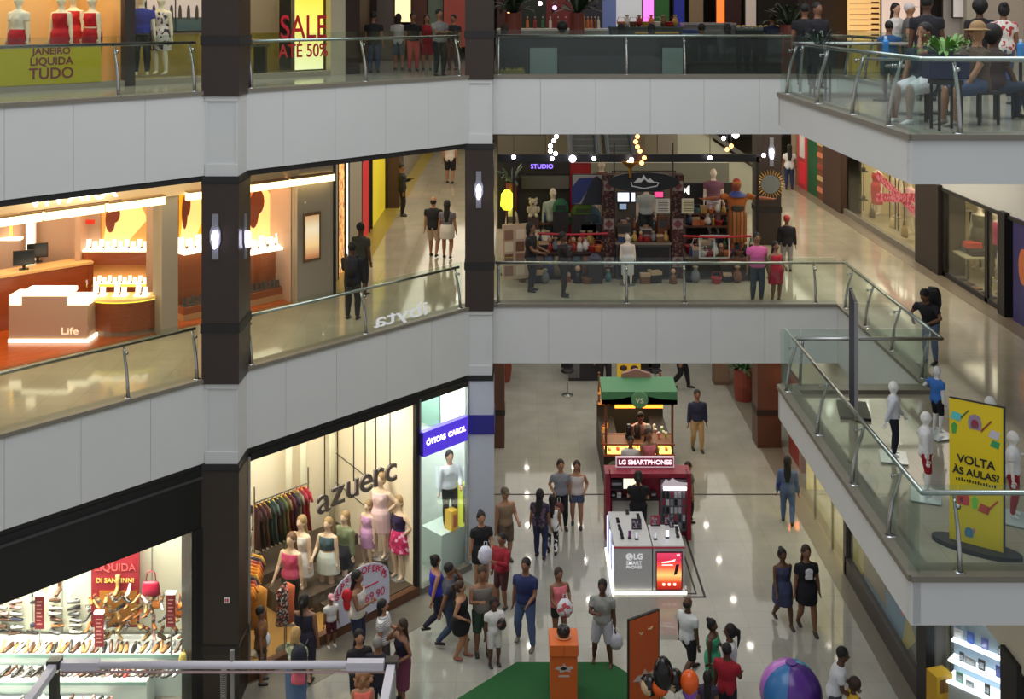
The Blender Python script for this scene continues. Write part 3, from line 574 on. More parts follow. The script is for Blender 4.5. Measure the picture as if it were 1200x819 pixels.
# ------------------------------------------------------------------ shared goods
def WT(name, label, cat, s, d, z, group=None, rz=0.0): return thing(name, label, cat, W(s, d, z), ANG + rz, group)
ORD = ['first', 'second', 'third', 'fourth', 'fifth', 'sixth', 'seventh', 'eighth', 'ninth', 'tenth', 'eleventh', 'twelfth', 'thirteenth', 'fourteenth', 'fifteenth', 'sixteenth', 'seventeenth', 'eighteenth', 'nineteenth', 'twentieth']
SHOECOL = {'black': (30, 28, 32), 'tan': (176, 122, 74), 'white': (222, 220, 214), 'grey': (128, 130, 136), 'navy': (42, 46, 78), 'brown': (92, 60, 42), 'pink': (214, 160, 156), 'gold': (160, 128, 76), 'silver': (186, 190, 196), 'red': (170, 34, 44), 'orange': (200, 112, 50)}
SHM = {}
def shoe_mesh(kind, col):
    if (kind, col) in SHM: return SHM[(kind, col)]
    mb = MB()
    if kind == 'flat':      # low shoe with an opening
        mb.loft([((-.13, 0, .045), .028, .035), ((-.10, 0, .05), .036, .045), ((-.02, 0, .045), .034, .04), ((.05, 0, .035), .042, .03), ((.11, 0, .028), .04, .022), ((.145, 0, .022), .02, .012)], (0, 1, 0), 10, 0)
        mb.ell((-.055, 0, .085), (.055, .024, .012), 10, 4, 1); mb.box(-.135, -.035, 0, .14, .038, .014, 1)
    elif kind == 'heel':
        mb.loft([((-.10, 0, .115), .026, .03), ((-.04, 0, .08), .03, .03), ((.03, 0, .035), .035, .022), ((.09, 0, .02), .038, .018), ((.14, 0, .014), .014, .01)], (0, 1, 0), 10, 0)
        mb.tube([(-.105, 0, .1), (-.10, 0, 0)], [.016, .006], 6, 1); mb.box(.0, -.03, 0, .12, .03, .006, 1)
    elif kind == 'sandal':
        mb.box(-.13, -.036, 0, .13, .036, .022, 1)
        for x in (-.04, .03, .075): mb.tube([(x, -.036, .015), (x + .01, -.022, .05), (x + .01, .022, .05), (x, .036, .015)], .009, 6, 0)
        mb.tube([(-.11, -.03, .02), (-.12, -.03, .08), (-.12, .03, .08), (-.11, .03, .02)], .007, 6, 0)
    elif kind == 'boot':
        mb.loft([((-.08, 0, .3), .045, .05), ((-.08, 0, .15), .038, .045), ((-.07, 0, .06), .036, .05), ((.0, 0, .04), .036, .04), ((.08, 0, .03), .04, .026), ((.14, 0, .022), .02, .014)], (0, 1, 0), 10, 0); mb.box(-.12, -.036, 0, .13, .036, .014, 1)
    me_o = mb.build('shoe', [mat(SHOECOL[col], .35), mat((60, 48, 40) if col != 'black' else (120, 110, 100), .6)], smooth=True); me = me_o.data; bpy.data.objects.remove(me_o); SHM[(kind, col)] = me; return me
def put_shoe(kind, col, loc, rz, label, group, rx=0.0):
    o = bpy.data.objects.new('shoe', shoe_mesh(kind, col)); COL.objects.link(o); o.location = loc; o.rotation_euler = (rx, 0, rz); o.scale = (.86,) * 3 if 'wall' in label else (1, 1, 1); tag(o, label, 'shoe', group); return o
KN = {'flat': 'low shoe', 'heel': 'high-heeled shoe', 'sandal': 'strappy sandal', 'boot': 'ankle boot'}
def hanging_garment(loc, rz, col, kind, label, group, hang=(230, 180, 40)):
    t = thing('hanging_garment', label, 'garment', loc, rz, group)
    mb = MB(); L = {'dress': .95, 'top': .6, 'trousers': 1.0}[kind]; w = .2
    if kind == 'trousers': mb.loft([((0, 0, -.06), .1, .02), ((0, 0, -.5), .12, .03), ((0, 0, -L), .1, .03)], (0, 1, 0), 10)
    else:
        mb.loft([((0, 0, -.05), .06, .015), ((0, 0, -.1), w, .022), ((0, 0, -.3), w * .8, .03), ((0, 0, -.5), w * .75, .03), ((0, 0, -L), w * (1.25 if kind == 'dress' else .85), .045)], (0, 1, 0), 12)
        for sg in (1, -1): mb.loft([((0, sg * .17, -.1), .04, .02), ((0, sg * .25, -.3), .05, .025)], (0, 1, 0), 8)
    mb.build('cloth', col if not isinstance(col, tuple) else cloth(col), t, smooth=True)
    MB().tube([(0, -.18, -.11), (0, 0, -.04), (0, .18, -.11)], .01, 6).tube([(0, 0, -.04), (0, 0, .0), (0, .015, .02)], .006, 6).build('hanger', mat(hang, .4), t)
    return t
# ------------------------------------------------------------------ ground floor: shoe shop at the lower left
SHOPW = mat((238, 232, 214), .7); SLED = mat((226, 238, 234), .3)
struct(MB().box(-6, .0, 3.28, S(247), .12, 4.38, 0).box(S(224), -.02, 0, S(247), .35, 3.3, 0).box(-6, -.03, 4.2, S(247), .0, 4.24, 1).build('trim_6', [mat((14, 14, 16), .45), mat((60, 58, 60), .4)], None, (OX, OY, 0), ANG))
struct(MB().box(-6, .05, .12, S(224), .065, 3.28).build('window_1', CLEAR, None, (OX, OY, 0), ANG))
struct(MB().box(-6, .0, 0, S(224), .12, .12).build('trim_7', mat((120, 116, 110), .4), None, (OX, OY, 0), ANG))
YP = 20.6
struct(MB().box(-14, YP + .15, 0, -5.9, YP + .3, 4.3).build('wall_shop', SHOPW))
area('shoe_shop_light', (-9.2, 19.9, 3.9), 4.5, .8, 620, (1.0, .92, .74), (R(12), 0, 0))
t = thing('shoe_display_wall', 'pale glass wall panel of the shoe shop on which single shoes are clipped', 'display panel', (-9.6, YP + .1, 0))
MB().box(-4, -.02, .8, 3.7, .02, 3.0).build('board', mat((206, 208, 190), .35), t)
mb = MB()
for k in range(14): mb.box(-3.9 + k * .58, -.035, .8, -3.88 + k * .58, -.02, 3.0)
mb.build('upright', mat((176, 178, 176), .3, .5), t)
for n, (zt, y0, y1, lab) in enumerate(((.80, 19.95, 20.6, 'upper white glass display ledge of the shoe shop'), (.60, 19.45, 19.94, 'middle white glass display ledge of the shoe shop'), (.36, 18.95, 19.44, 'lowest white glass display ledge of the shoe shop'))):
    t = thing('display_ledge', lab, 'shelf', (-9.4, y0, 0), 0, 'white display ledges')
    x1 = 3.25 if n < 1 else (2.6 if n == 1 else 1.9)
    MB().box(-4, 0, zt - .05, x1, y1 - y0, zt).build('top', mat((240, 244, 240), .25, 0, .25), t); MB().box(-4, .03, 0, x1, y1 - y0, zt - .05).build('base', SLED, t)
    MB().box(-4, -.005, zt - .06, x1, .0, zt + .005).build('edge_strip', mat((150, 190, 180), .2), t)
area('ledge_light', (-9.4, 19.4, 1.7), 5, .5, 25, (1, .97, .9))
# red poster and signs
REDP = mat((140, 24, 40), .6); GOLD = mat((214, 180, 90), .5)
p = Vector((hx(135, 20.4), 20.4, 0))
t = thing('hanging_poster', 'tall crimson sale poster hanging behind the shoes', 'poster', p)
MB().box(-.46, 0, 1.05, .46, .02, 3.25).build('sheet', REDP, t); MB().box(-.3, -.006, 1.1, .42, 0, 1.75).build('gold_print', mat((170, 110, 40), .5), t)
txt('LIQUIDA', .2, mat((214, 90, 90), .6), t, (0, -.01, hz(665, 20.4)), ext=.003); txt('DI SANTINNI', .125, GOLD, t, (0, -.01, hz(680, 20.4)), ext=.003, bold=.002); MB().box(-.22, -.006, hz(653, 20.4), .22, 0, hz(650, 20.4)).build('gold_stroke', GOLD, t)
for px, py, lab in ((46, 698, 'narrow red price sign standing leftmost among the shoes'), (116, 719, 'narrow red price sign standing in front of the crimson poster'), (200, 696, 'narrow red price sign standing near the black shop frame')):
    Y = 19.9; x = hx(px, Y); z = hz(py, Y)
    t = thing('price_sign', lab, 'sign', (x, Y, z - .62), 0, 'red price signs')
    MB().box(-.085, 0, 0, .085, .02, .62).build('sheet', REDP, t); MB().box(-.085, -.03, .62, .085, .05, .66).build('lamp_cap', mat((250, 248, 240), .4, 0, 2.5), t); MB().box(-.012, .02, -z + .62 + .8, .012, .04, .62).build('stem', STEEL, t)
    mb = MB()
    for k in range(7): mb.box(-.05, -.004, .08 + k * .07, .05 - .02 * (k % 2), 0, .1 + k * .07)
    mb.build('print_lines', mat((210, 150, 140), .6), t)
rs = random.Random(3)
def zy(zx, zy_): return zx / 4.574, 640 + zy_ / 4.574
names = list(SHOECOL)
k = 0
colw = [('left', 12), ('second', 88), ('third', 185), ('fourth', 300), ('fifth', 398)]
for ci, (cn, cx) in enumerate(colw):
    for ri, ry in enumerate((290, 328, 358, 388, 425, 458, 494)):
        if cx < 60 and ri < 1 or (ci == 2 and ri in (1, 2, 3)): continue
        px, py = zy(cx + rs.uniform(-14, 14), ry + rs.uniform(-6, 6)); c = rs.choice(['black', 'black', 'white', 'tan', 'silver', 'grey', 'navy', 'pink', 'brown'])
        x, z = hx(px, YP), hz(py, YP)
        t = put_shoe('flat', c, (x, YP, z - .04), rs.uniform(-.3, .3) + (math.pi if rs.random() < .3 else 0), '%s low shoe clipped to the glass wall, %s column, %s row from the top' % (c, {'left': 'leftmost'}.get(cn, cn), ORD[ri]), 'single shoes on the glass wall panel')
for j, cx in enumerate((480, 525, 565, 600, 640, 690, 740, 785, 820, 875, 930, 985)):
    for ri, ry in enumerate((290, 335, 385, 440, 490)):
        if 650 < cx < 760 and ri == 4: continue
        px, py = zy(cx + rs.uniform(-10, 10), ry + rs.uniform(-12, 12)); c = rs.choice(['gold', 'orange', 'brown', 'tan', 'silver', 'black', 'gold', 'pink']) if cx < 960 else rs.choice(['orange', 'tan'])
        kd = rs.choice(['sandal', 'flat', 'heel'])
        put_shoe(kd, c, (hx(px, 20.25), 20.25, hz(py, 20.25)), rs.uniform(-2.5, -.6), '%s %s on the crowded right wall half, %s column, %s row' % (c, KN[kd], ORD[j], ORD[ri]), 'single shoes on the glass wall panel', rx=.2)
for j, cx in enumerate((190, 240, 312, 385, 625, 690)):
    px, py = zy(cx, 222); kd = 'boot' if j % 2 == 0 else 'heel'; c = ['black', 'gold', 'brown', 'white', 'gold', 'white'][j]
    put_shoe(kd, c, (hx(px, 20.3), 20.3, hz(py, 20.3) - .1), -1.5, '%s %s hung with the toe down in the top row, %s from the left' % (c, KN[kd], ORD[j]), 'top row of hung shoes')
for ledge, zt, Y, x0, x1, n, ranks in (('upper', .80, 20.12, 20, 1015, 34, None), ('middle', .60, 19.7, 30, 950, 33, None), ('lowest', .36, 19.2, 100, 560, 13, None)):
    for j in range(n):
        zx = x0 + (x1 - x0) * j / (n - 1) + rs.uniform(-6, 6); c = rs.choice(['brown', 'pink', 'black', 'black', 'pink', 'red', 'grey', 'brown', 'silver', 'white'] if ledge != 'upper' else ['brown', 'tan', 'gold', 'black', 'brown', 'silver', 'tan'])
        if ledge == 'middle' and 4 < j < 9: c = 'black'
        kd = rs.choice(['heel', 'flat']) if ledge == 'upper' else rs.choice(['flat', 'sandal', 'heel'])
        put_shoe(kd, c, (hx(zx / 4.574, Y), Y, zt), -1.57 + rs.uniform(-.35, .35) + (-.6 if ledge != 'upper' else 0), '%s %s standing on the %s display ledge' % (c, KN[kd], ledge), '%s %ss on the %s display ledge' % (c, KN[kd], ledge))
def handbag(loc, rz, col, label, w=.32, h=.24, d=.12, group=None, strap=.2, name='handbag'):
    t = thing(name, label, 'bag', loc, rz, group); m = col if not isinstance(col, tuple) else mat(col, .5)
    MB().loft([((0, 0, 0), w * .5, d * .5), ((0, 0, h * .3), w * .52, d * .52), ((0, 0, h * .8), w * .46, d * .4), ((0, 0, h), w * .4, d * .12)], (1, 0, 0), 12).build('body', m, t, smooth=True)
    MB().tube([(-w * .28, 0, h * .9), (-w * .22, 0, h + strap * .8), (0, 0, h + strap), (w * .22, 0, h + strap * .8), (w * .28, 0, h * .9)], .011, 6).build('handle', m, t, smooth=True); return t
handbag((hx(177, 20.3), 20.3, hz(697, 20.3)), 0, (170, 20, 60), 'crimson handbag hung high on the shoe wall beside the poster', .34, .26)
handbag((hx(204, 18.95), 19.75, .8), .6, (196, 172, 90), 'mustard yellow handbag on the lower right shelf of the shoe shop', .34, .2, .14, strap=.05)
handbag((hx(215, 20.3), 20.3, hz(722, 20.3)), 0, (226, 128, 50), 'orange handbag hung at the right end of the shoe wall', .3, .26)
handbag((hx(183, 20.3), 20.3, hz(712, 20.3)), 0, (232, 140, 60), 'small orange purse below the crimson handbag', .16, .14, .08)
# ------------------------------------------------------------------ ground floor: clothes shop
def Sx(px): return S(px)
sA, sB, sC = S(293), S(489), S(549)
AZ0 = MB().box(sA - .5, 3.0, 0, sB + .1, 3.15, 4.75, 0).box(sA - .2, .1, 0, sA - .05, 3.2, 4.75, 0).box(sB - .02, .1, 0, sB + .1, 3.2, 4.75, 0)
struct(AZ0.build('wall_shop', mat((226, 214, 190), .75), None, (OX, OY, 0), ANG))
struct(MB().box(sA, .05, 0, sB, 3.0, .02).build('floor', woodmat((170, 130, 70), (150, 110, 58)), None, (OX, OY, 0), ANG))
mb = MB().box(sA - .12, -.04, 0, sB + .05, .12, .2, 0)
mb.box(sA - .06, -.02, .2, sA, .1, 4.3, 1).box(sB - .04, -.02, .2, sB + .05, .1, 4.3, 2).box(sA, -.02, 4.22, sC, .1, 4.36, 2).box(sC - .03, -.02, 0, sC + .03, .1, 4.3, 1)
mb.box(sB + .05, -.02, 0, sB + .1, .1, 4.3, 1)
struct(mb.build('trim_8', [mat((96, 62, 42), .5), mat((170, 170, 168), .3, .6), mat((22, 22, 24), .4)], None, (OX, OY, 0), ANG))
struct(MB().box(sA, .02, .2, sB - .04, .035, 4.22).build('window_2', CLEAR, None, (OX, OY, 0), ANG))
area('clothes_shop_light', W((sA + sB) / 2, 1.2, 4.6), 3.6, 1.6, 215, (1.0, .94, .80), (0, 0, ANG))
mb = MB()
for (x0, x1, y0, y1, z) in ((6.9, 8.75, .15, 1.0, .2), (6.2, 8.75, 1.0, 2.1, .42), (5.9, 8.75, 2.1, 3.0, .64)): mb.box(x0, y0, 0, x1, y1, z)
struct(mb.build('floor_step', mat((76, 62, 50), .5), None, (OX, OY, 0), ANG))
# stair rail lines on the right wall and curtains
mb = MB().tube([(8.7, .6, 1.9), (8.7, 2.9, 2.3)], .012, 6).tube([(8.7, .6, 1.2), (8.7, 2.9, 1.6)], .012, 6)
tag(mb.build('wall_rail', mat((90, 88, 86), .4, .7), None, (OX, OY, 0), ANG), 'grey slanted rail pair fixed to the white side wall of the clothes shop', 'rail')
for px in (340, 357, 391):
    s, z = ls(px, 500, 2.7); tag(MB().loft([((s, 2.75, .05), .10, .03), ((s, 2.75, 2), .09, .02), ((s, 2.75, 4.6), .09, .03)], (1, 0, 0), 10).build('curtain', mat((204, 200, 176), .8), None, (OX, OY, 0), ANG, True), {340: 'pale narrow hanging curtain strip behind the yellow-hanger rack', 357: 'pale narrow curtain strip beside the rack upright', 391: 'pale narrow curtain strip behind the middle mannequins'}[px], 'curtain', 'curtain strips at the back of the clothes shop')
# ropes and the hanging letters
ropes = (341, 357.5, 381, 394, 428, 440)
LETT = [('a', 379, 589), ('z', 396, 579), ('u', 413, 571), ('e', 429, 565), ('r', 443, 558), ('c', 458, 553)]
RX = [380.5, 395.5, 414.5, 428, 440.5, 457]
for (ch, px, py), rx in zip(LETT, RX):
    s, z = ls(px, py, .25); t = WT('hanging_letter', 'dark grey hanging shop letter %s seen through the clothes shop window' % ch.upper(), 'sign letter', s, .25, z, 'letters of the hanging shop name')
    txt(ch, .78, mat((96, 84, 78), .5), t, (0, 0, 0.04), ext=.03, name='letter', bold=.006); s2, _ = ls(rx, py, .25)
    MB().tube([(s2 - s, 0, .12), (s2 - s, 0, 4.22 - z)], .014, 6).build('cord', DARK, t)
def mq(px, py, z, yh, rz, label, **kw):
    p = at(px, py, z); h = hz(yh, p.y) - z - .02; return mannequin(p, rz, h, label, group=None, skin=kw.pop('skin', (214, 186, 160)), fem=kw.pop('fem', True), hair=kw.pop('hair', ('long', (150, 122, 84))), **kw)
mq(468, 677, .2, 582, -45, 'blonde mannequin in navy top and pink floral skirt nearest the window edge', top=('tank', (44, 30, 70)), bot=('flare', fabricmat([(190, 30, 90), (220, 60, 120), (230, 170, 200), (170, 20, 80)], 16)), arms=('hip', 'down'))
mq(431, 664, .42, 588, -35, 'blonde mannequin in a satin lilac fitted dress', top=('dress', (196, 148, 190)), bot=('skirt', (196, 148, 190)), arms=('down', 'down'))
mq(446, 652, .64, 556, -25, 'taller mannequin in a pale pink dungaree dress behind the lilac one', top=('tank', (224, 190, 192)), bot=('skirt', (222, 186, 190)), arms=('hip', 'down'), hair=('bun', (150, 122, 84)))
mq(384, 702, .02, 608, -20, 'blonde mannequin in teal cropped top and glossy white skirt', top=('crop', (70, 94, 104)), bot=('flare', (206, 214, 206)), arms=('down', 'hold'))
mq(404, 690, .02, 600, -30, 'mannequin in green jacket and tight charcoal skirt behind the white skirt', top=('shirt', (120, 128, 96)), bot=('skirt', (48, 48, 58)), arms=('down', 'swingb'), stride=.3)
mq(353, 706, .02, 606, -30, 'mannequin in a white lace dress beside the clothes rack', top=('dress', (214, 212, 206)), bot=('flare', (212, 210, 204)), arms=('down', 'down'))
mq(341, 728, .02, 626, -20, 'mannequin in a pink camisole and black trousers', top=('tank', (206, 80, 120)), bot=('pants', (34, 38, 38)), hair=('long', (110, 76, 56)), arms=('down', 'swingf'))
handbag(at(358, 735, .9) + Vector((.15, -1.4, -.2)), 0, (206, 90, 110), 'coral pink handbag on the arm of the camisole mannequin', .26, .22)
def rack(p0, p1, z, label):
    a = Vector(p0); b = Vector(p1); d = b - a; t = thing('clothes_rack', label, 'clothes rack', (a.x, a.y, .02), math.atan2(d.y, d.x)); L = d.length
    MB().tube([(0, 0, z), (L, 0, z)], .018, 8).build('rail', STEEL, t)
    for x in (0.02, L - .02): MB().tube([(x, 0, 0), (x, 0, z + .35)], .02, 8).build('upright', STEEL, t); MB().box(x - .03, -.25, 0, x + .03, .25, .03).build('foot', STEEL, t)
    return a, d
cols1 = [(60, 30, 40), (70, 34, 44), (90, 60, 50), (44, 52, 50), (66, 88, 84), (40, 40, 48), (70, 90, 60), (110, 90, 60), (80, 30, 40), (50, 44, 60), (120, 110, 90), (150, 40, 60), (160, 36, 50)]
s0, _ = ls(297, 600, 2.3); s1, _ = ls(362, 600, 2.3)
a, d = rack(W(s0, 2.3).xy.to_3d(), W(s1, 2.3).xy.to_3d(), 2.15, 'steel clothes rack of dark garments on yellow hangers at the back')
nm = ['maroon', 'burgundy', 'dark red', 'slate', 'teal grey', 'charcoal', 'green', 'olive', 'wine', 'plum', 'taupe', 'crimson', 'bright crimson']
for j, c in enumerate(cols1):
    q = a + d * ((j + .6) / 13.4); hanging_garment((q.x, q.y, 2.13), ANG, c, 'dress', '%s long garment on a yellow hanger on the back rack' % nm[j], 'garments on the back rack')
A2, B2 = at(292, 795, 0), at(340, 738, 0); A2.z = B2.z = 0
A2 = Vector(W(sA + .12, .5)); A2.z = 0; B2 = Vector(W(sA + 1.1, 1.7)); B2.z = 0
a, d = rack(A2, B2, 1.55, 'diagonal clothes rack of orange and mustard blouses near the window corner')
for j in range(12):
    c = [(206, 122, 40), (214, 140, 50), (196, 108, 44), (150, 70, 60), (60, 56, 60), (206, 150, 60)][j % 6]; q = a + d * ((j + .6) / 12.4)
    hanging_garment((q.x, q.y, 1.53), math.atan2(d.y, d.x), c, 'top', '%s blouse on the diagonal rack, %s from the window corner' % (['orange', 'amber', 'rust', 'brown red', 'charcoal', 'mustard'][j % 6], ORD[j]), 'blouses on the diagonal rack', (200, 180, 150))
q = at(345, 775, .0); 
for j, (px, py, c, lb) in enumerate(((338, 765, fabricmat([(30, 30, 30), (200, 196, 190), (60, 40, 40), (190, 90, 70)], 30), 'black and white print blouse on the low stand by the window'), (348, 770, (206, 96, 60), 'coral blouse on the low stand by the window'), (303, 765, (190, 126, 50), 'mustard cardigan hanging low at the window corner'))):
    q = at(px, py, .02); s = (q.x - OX) * UX + (q.y - OY) * UY; d_ = max(.35, -(q.x - OX) * UY + (q.y - OY) * UX); w = W(s, d_, 0)
    t = thing('garment_stand', lb.replace('blouse', 'blouse display').replace('cardigan', 'cardigan display'), 'garment stand', (w.x, w.y, .02), ANG)
    MB().lathe([(.18, 0), (.18, .02), (.015, .03), (.015, 1.35)], n=12).build('pole', STEEL, t)
    MB().loft([((0, 0, .55), .2, .12), ((0, 0, .9), .17, .11), ((0, 0, 1.2), .2, .1), ((0, 0, 1.32), .06, .05)], (1, 0, 0), 12).build('blouse', c if not isinstance(c, tuple) else cloth(c), t, smooth=True)
# round-topped sale board on the glass
sa, _ = ls(388, 700, -.02); sb, _ = ls(455, 700, -.02); w_ = sb - sa
zb = ls(388, 745, -.02)[1]; _, zt = ls(453, 685, -.02)
t = WT('sale_board', 'white round-topped sale board with red lettering standing in the shop window', 'sign', sa, -.06, .2)
pts = [(0, 0), (w_, 0), (w_, .6)] + [(w_ / 2 + w_ / 2 * math.cos(R(x)), .6 + .45 * math.sin(R(x))) for x in range(15, 180, 15)] + [(0, .6)]
MB().slab_y(pts, 0, .015).build('board', mat((206, 206, 222), .5), t)
PK = mat((206, 50, 90), .6)
for wd_, a0, a1 in (('SUPER', 170, 112), ('OFERTAS', 84, 12)):
    for i, ch in enumerate(wd_):
        a_ = R(a0 + (a1 - a0) * i / (len(wd_) - 1)); txt(ch, .19, PK, t, (w_ / 2 + (w_ / 2 - .11) * math.cos(a_), -.008, .58 + .36 * math.sin(a_)), rot=(R(90), 0, 0), ext=.002, bold=.004)
MB().box(w_ * .5, -.006, .55, w_ * .8, 0, .58).build('pink_stroke', PK, t); txt('R$ 69,90', .24, PK, t, (w_ * .62, -.008, .32), ext=.002)
MB().ell((w_ * .28, -.01, .5), (.15, .008, .24)).build('red_spot', mat((200, 24, 40), .6), t)
# ------------------------------------------------------------------ ground floor: optician
struct(MB().box(sB + .12, 3.3, 0, sC + .3, 3.4, 4.75).box(sC + .12, .15, 0, sC + .22, 3.4, 4.75).box(sB + .08, .12, 0, sB + .14, 3.4, 4.75).build('wall_shop', mat((232, 238, 232), .6), None, (OX, OY, 0), ANG))
struct(MB().box(sB + .1, .02, .15, sC - .03, .035, 4.22).build('window_3', CLEAR, None, (OX, OY, 0), ANG))
struct(MB().box(sB + .1, -.06, 0, sC + .1, .12, .14).build('trim_7', GREYS, None, (OX, OY, 0), ANG))
area('optician_light', W((sB + sC) / 2, 1.2, 4.6), 1.0, 1.6, 100, (.97, 1.0, .96), (0, 0, ANG))
s0, z0 = ls(495, 520, -.08); s1, z1 = ls(547, 502, -.08)
t = WT('shop_sign', 'glowing violet optician sign with white lettering', 'sign', s0, -.12, (z0 + z1) / 2)
MB().box(0, 0, -.27, s1 - s0, .14, .27).build('box', mat((70, 48, 190), .4, 0, .9), t); MB().box(-.03, .02, -.24, 0, .12, .24).build('end_cap', mat((40, 32, 110), .4), t)
txt('ÓTICAS', .16, mat((255, 250, 255), .5, 0, 3), t, ((s1 - s0) * .27, -.01, 0.02), ext=.004, bold=.004); txt('CAROL', .16, mat((250, 220, 255), .5, 0, 3), t, ((s1 - s0) * .74, -.01, 0.02), ext=.004, bold=.004)
t = WT('wall_poster', 'grey-green poster panel high on the optician side wall', 'poster', sC - .1, 1.6, 3.0)
MB().box(0.15, -.5, -.1, .2, .5, 1.1).build('sheet', mat((128, 160, 146), .5), t)
s_, _ = ls(527, 560, .5); p = W(s_, .5, .92); figure('mannequin', 'display figure in white blouse and black trousers in the optician window', 'mannequin', p, 20, 1.68, top=('shirt', (226, 226, 230)), bot=('pants', (24, 24, 28)), hair=('pony', 'black'), skin=LT, fem=True, arms=('hold', 'down'), face=False)
MB_ = struct(MB().box(S(526), .25, 0, sC + .1, .95, .9).build('trim_9', mat((206, 218, 210), .4), None, (OX, OY, 0), ANG))
def dstand(px, d, z, col, lab, w=.34, h=1.0):
    s, _ = ls(px, 600, d)
    t = WT('display_stand', lab, 'display stand', s, d, z); MB().box(-w / 2, -.12, 0, w / 2, .12, h).build('body', mat(col[0], .4, 0, col[2]), t); MB().box(-w / 2 + .05, -.13, .08, w / 2 - .05, -.12, h - .08).build('poster', mat(col[1], .5), t)
dstand(542, .34, .9, ((226, 236, 90), (46, 40, 30), .4), 'black display stand with glowing lime edges in the optician window', .26, 1.0)
dstand(529, .34, .9, ((240, 190, 70), (220, 120, 90), .1), 'yellow and pink poster stand in the optician window', .2, .45)
dstand(510, 2.4, 0, ((190, 214, 200), (150, 190, 170), 0), 'pale green cabinet deep in the optician shop', .5, .8)
t = WT('wall_shelf_unit', 'dark slatted eyewear shelves on the optician back wall', 'shelf', sB + .75, 2.9, 1.2)
for k in range(6): MB().box(0, 0, k * .2, .75, .3, .03 + k * .2).build('shelf', mat((90, 104, 100), .4), t)
MB().box(0, .3, 0, .75, .33, 1.1).build('backboard', mat((180, 196, 190), .5), t)
# ------------------------------------------------------------------ ground floor: kiosks in the hall
MAROON = mat((140, 22, 48), .45); KW = mat((196, 196, 198), .4); GLOW = mat((255, 252, 232), .5, 0, 2.2)
fx, fy = 2.10, 23.52
t = thing('phone_kiosk', 'phone sales kiosk with grey counters, crimson back wall and glowing base strip', 'kiosk', (fx, fy, 0))
zc = 1.04
mb = MB(); mb.prism([(0, 0), (.84, 0), (.84, .62), (.80, 1.62), (.02, 1.62), (0, 1.62)], .06, zc); mb.prism([(.86, 0), (1.56, 0), (1.56, .98), (.86, .98)], .06, zc - .0)
mb.build('counter', KW, t, bevel=.01)
MB().box(-.01, -.012, zc - .05, 1.57, .0, zc - .02).build('red_edge', mat((206, 60, 80), .4), t)
MB().box(-.04, -.05, .0, 1.6, -.005, .05).box(-.05, -.05, 0, -.005, 1.9, .05).box(-.02, -.0, .06, -.004, 1.7, .1).build('glowing_base_strip', GLOW, t)
MB().box(-.03, .1, .2, -.015, .16, .98).box(-.03, .8, .2, -.015, .86, .98).box(-.03, 1.5, .2, -.015, 1.56, .98).build('side_light', mat((190, 196, 255), .5, 0, 3), t)
# back wall of the kiosk
by = 2.58; zt = 1.62
mb = MB(); mb.box(0, by, 0, 2.08, by + .25, zt).box(0, by - .12, 0, .1, by, zt - .1).box(1.98, by - .25, 0, 2.08, by, zt).box(.1, by - .25, 1.52, 2.0, by, zt).box(0, by - .25, 0, .12, by, zt)
mb.build('back_wall', MAROON, t)
MB().box(.18, by - .03, .1, 1.32, by - .005, .92).build('white_panel', mat((206, 204, 196), .5), t)
s_ = MB().box(.14, by - .22, .95, 1.3, by - .01, 1.0).box(.14, by - .22, 1.2, .45, by - .01, 1.24).build('back_shelf', mat((40, 30, 34), .5), t)
s_ = MB().box(.42, by - .2, 1.22, .80, by - .16, 1.50).build('screen', mat((30, 30, 30), .4), t); MB().box(.44, by - .21, 1.24, .78, by - .2, 1.48).build('lit_face', mat((240, 232, 206), .5, 0, 1.1), s_)
pn = MB().box(1.36, by - .1, .15, 2.0, by - .02, 1.42).build('accessory_panel', mat((104, 104, 112), .5), t)
MB().box(1.42, by - .16, 1.18, 1.98, by - .1, 1.23).build('lit_shelf_strip', mat((255, 236, 240), .5, 0, 4), t)
MB().slab_y([(1.36, 1.34), (1.46, 1.5), (1.54, 1.44), (1.62, 1.52), (1.78, 1.42), (1.98, 1.4), (1.98, 1.35), (1.6, 1.3)], by - .27, by - .25).build('white_emblem', mat((220, 206, 214), .5, 0, .3), t)
r = random.Random(5)
for i in range(6):
    for j in range(5):
        x = 1.43 + i * .098; z = .22 + j * .19; c = r.choice([(30, 30, 34), (206, 206, 212), (60, 60, 70), (150, 150, 160), (160, 60, 80)])
        tag(MB().box(-.032, 0, 0, .032, .02, .14).box(-.022, -.004, .03, .022, 0, .11).build('blister_pack', mat(c, .35), None, (fx + x, fy + by - .125, z)), '%s accessory pack on the kiosk panel, row %s from the bottom, column %s' % ({(30, 30, 34): 'black', (206, 206, 212): 'white', (60, 60, 70): 'dark grey', (150, 150, 160): 'light grey', (160, 60, 80): 'crimson'}[c], ['one', 'two', 'three', 'four', 'five'][j], ['one', 'two', 'three', 'four', 'five', 'six'][i]), 'accessory', 'accessory packs on the kiosk panel')
st = thing('kiosk_sign', 'white-framed crimson sign standing on top of the phone kiosk wall', 'sign', (fx + 1.0, fy + by + .1, zt))
MB().box(-.72, 0, 0, .72, .05, .26).build('frame', mat((226, 200, 210), .4, 0, .4), st); MB().box(-.69, -.008, .03, .69, .0, .23).build('face', mat((170, 60, 90), .5), st)
txt('LG SMARTPHONES', .155, mat((255, 240, 246), .5, 0, 1.0), st, (0, -.014, .13), ext=.004, bold=.004)
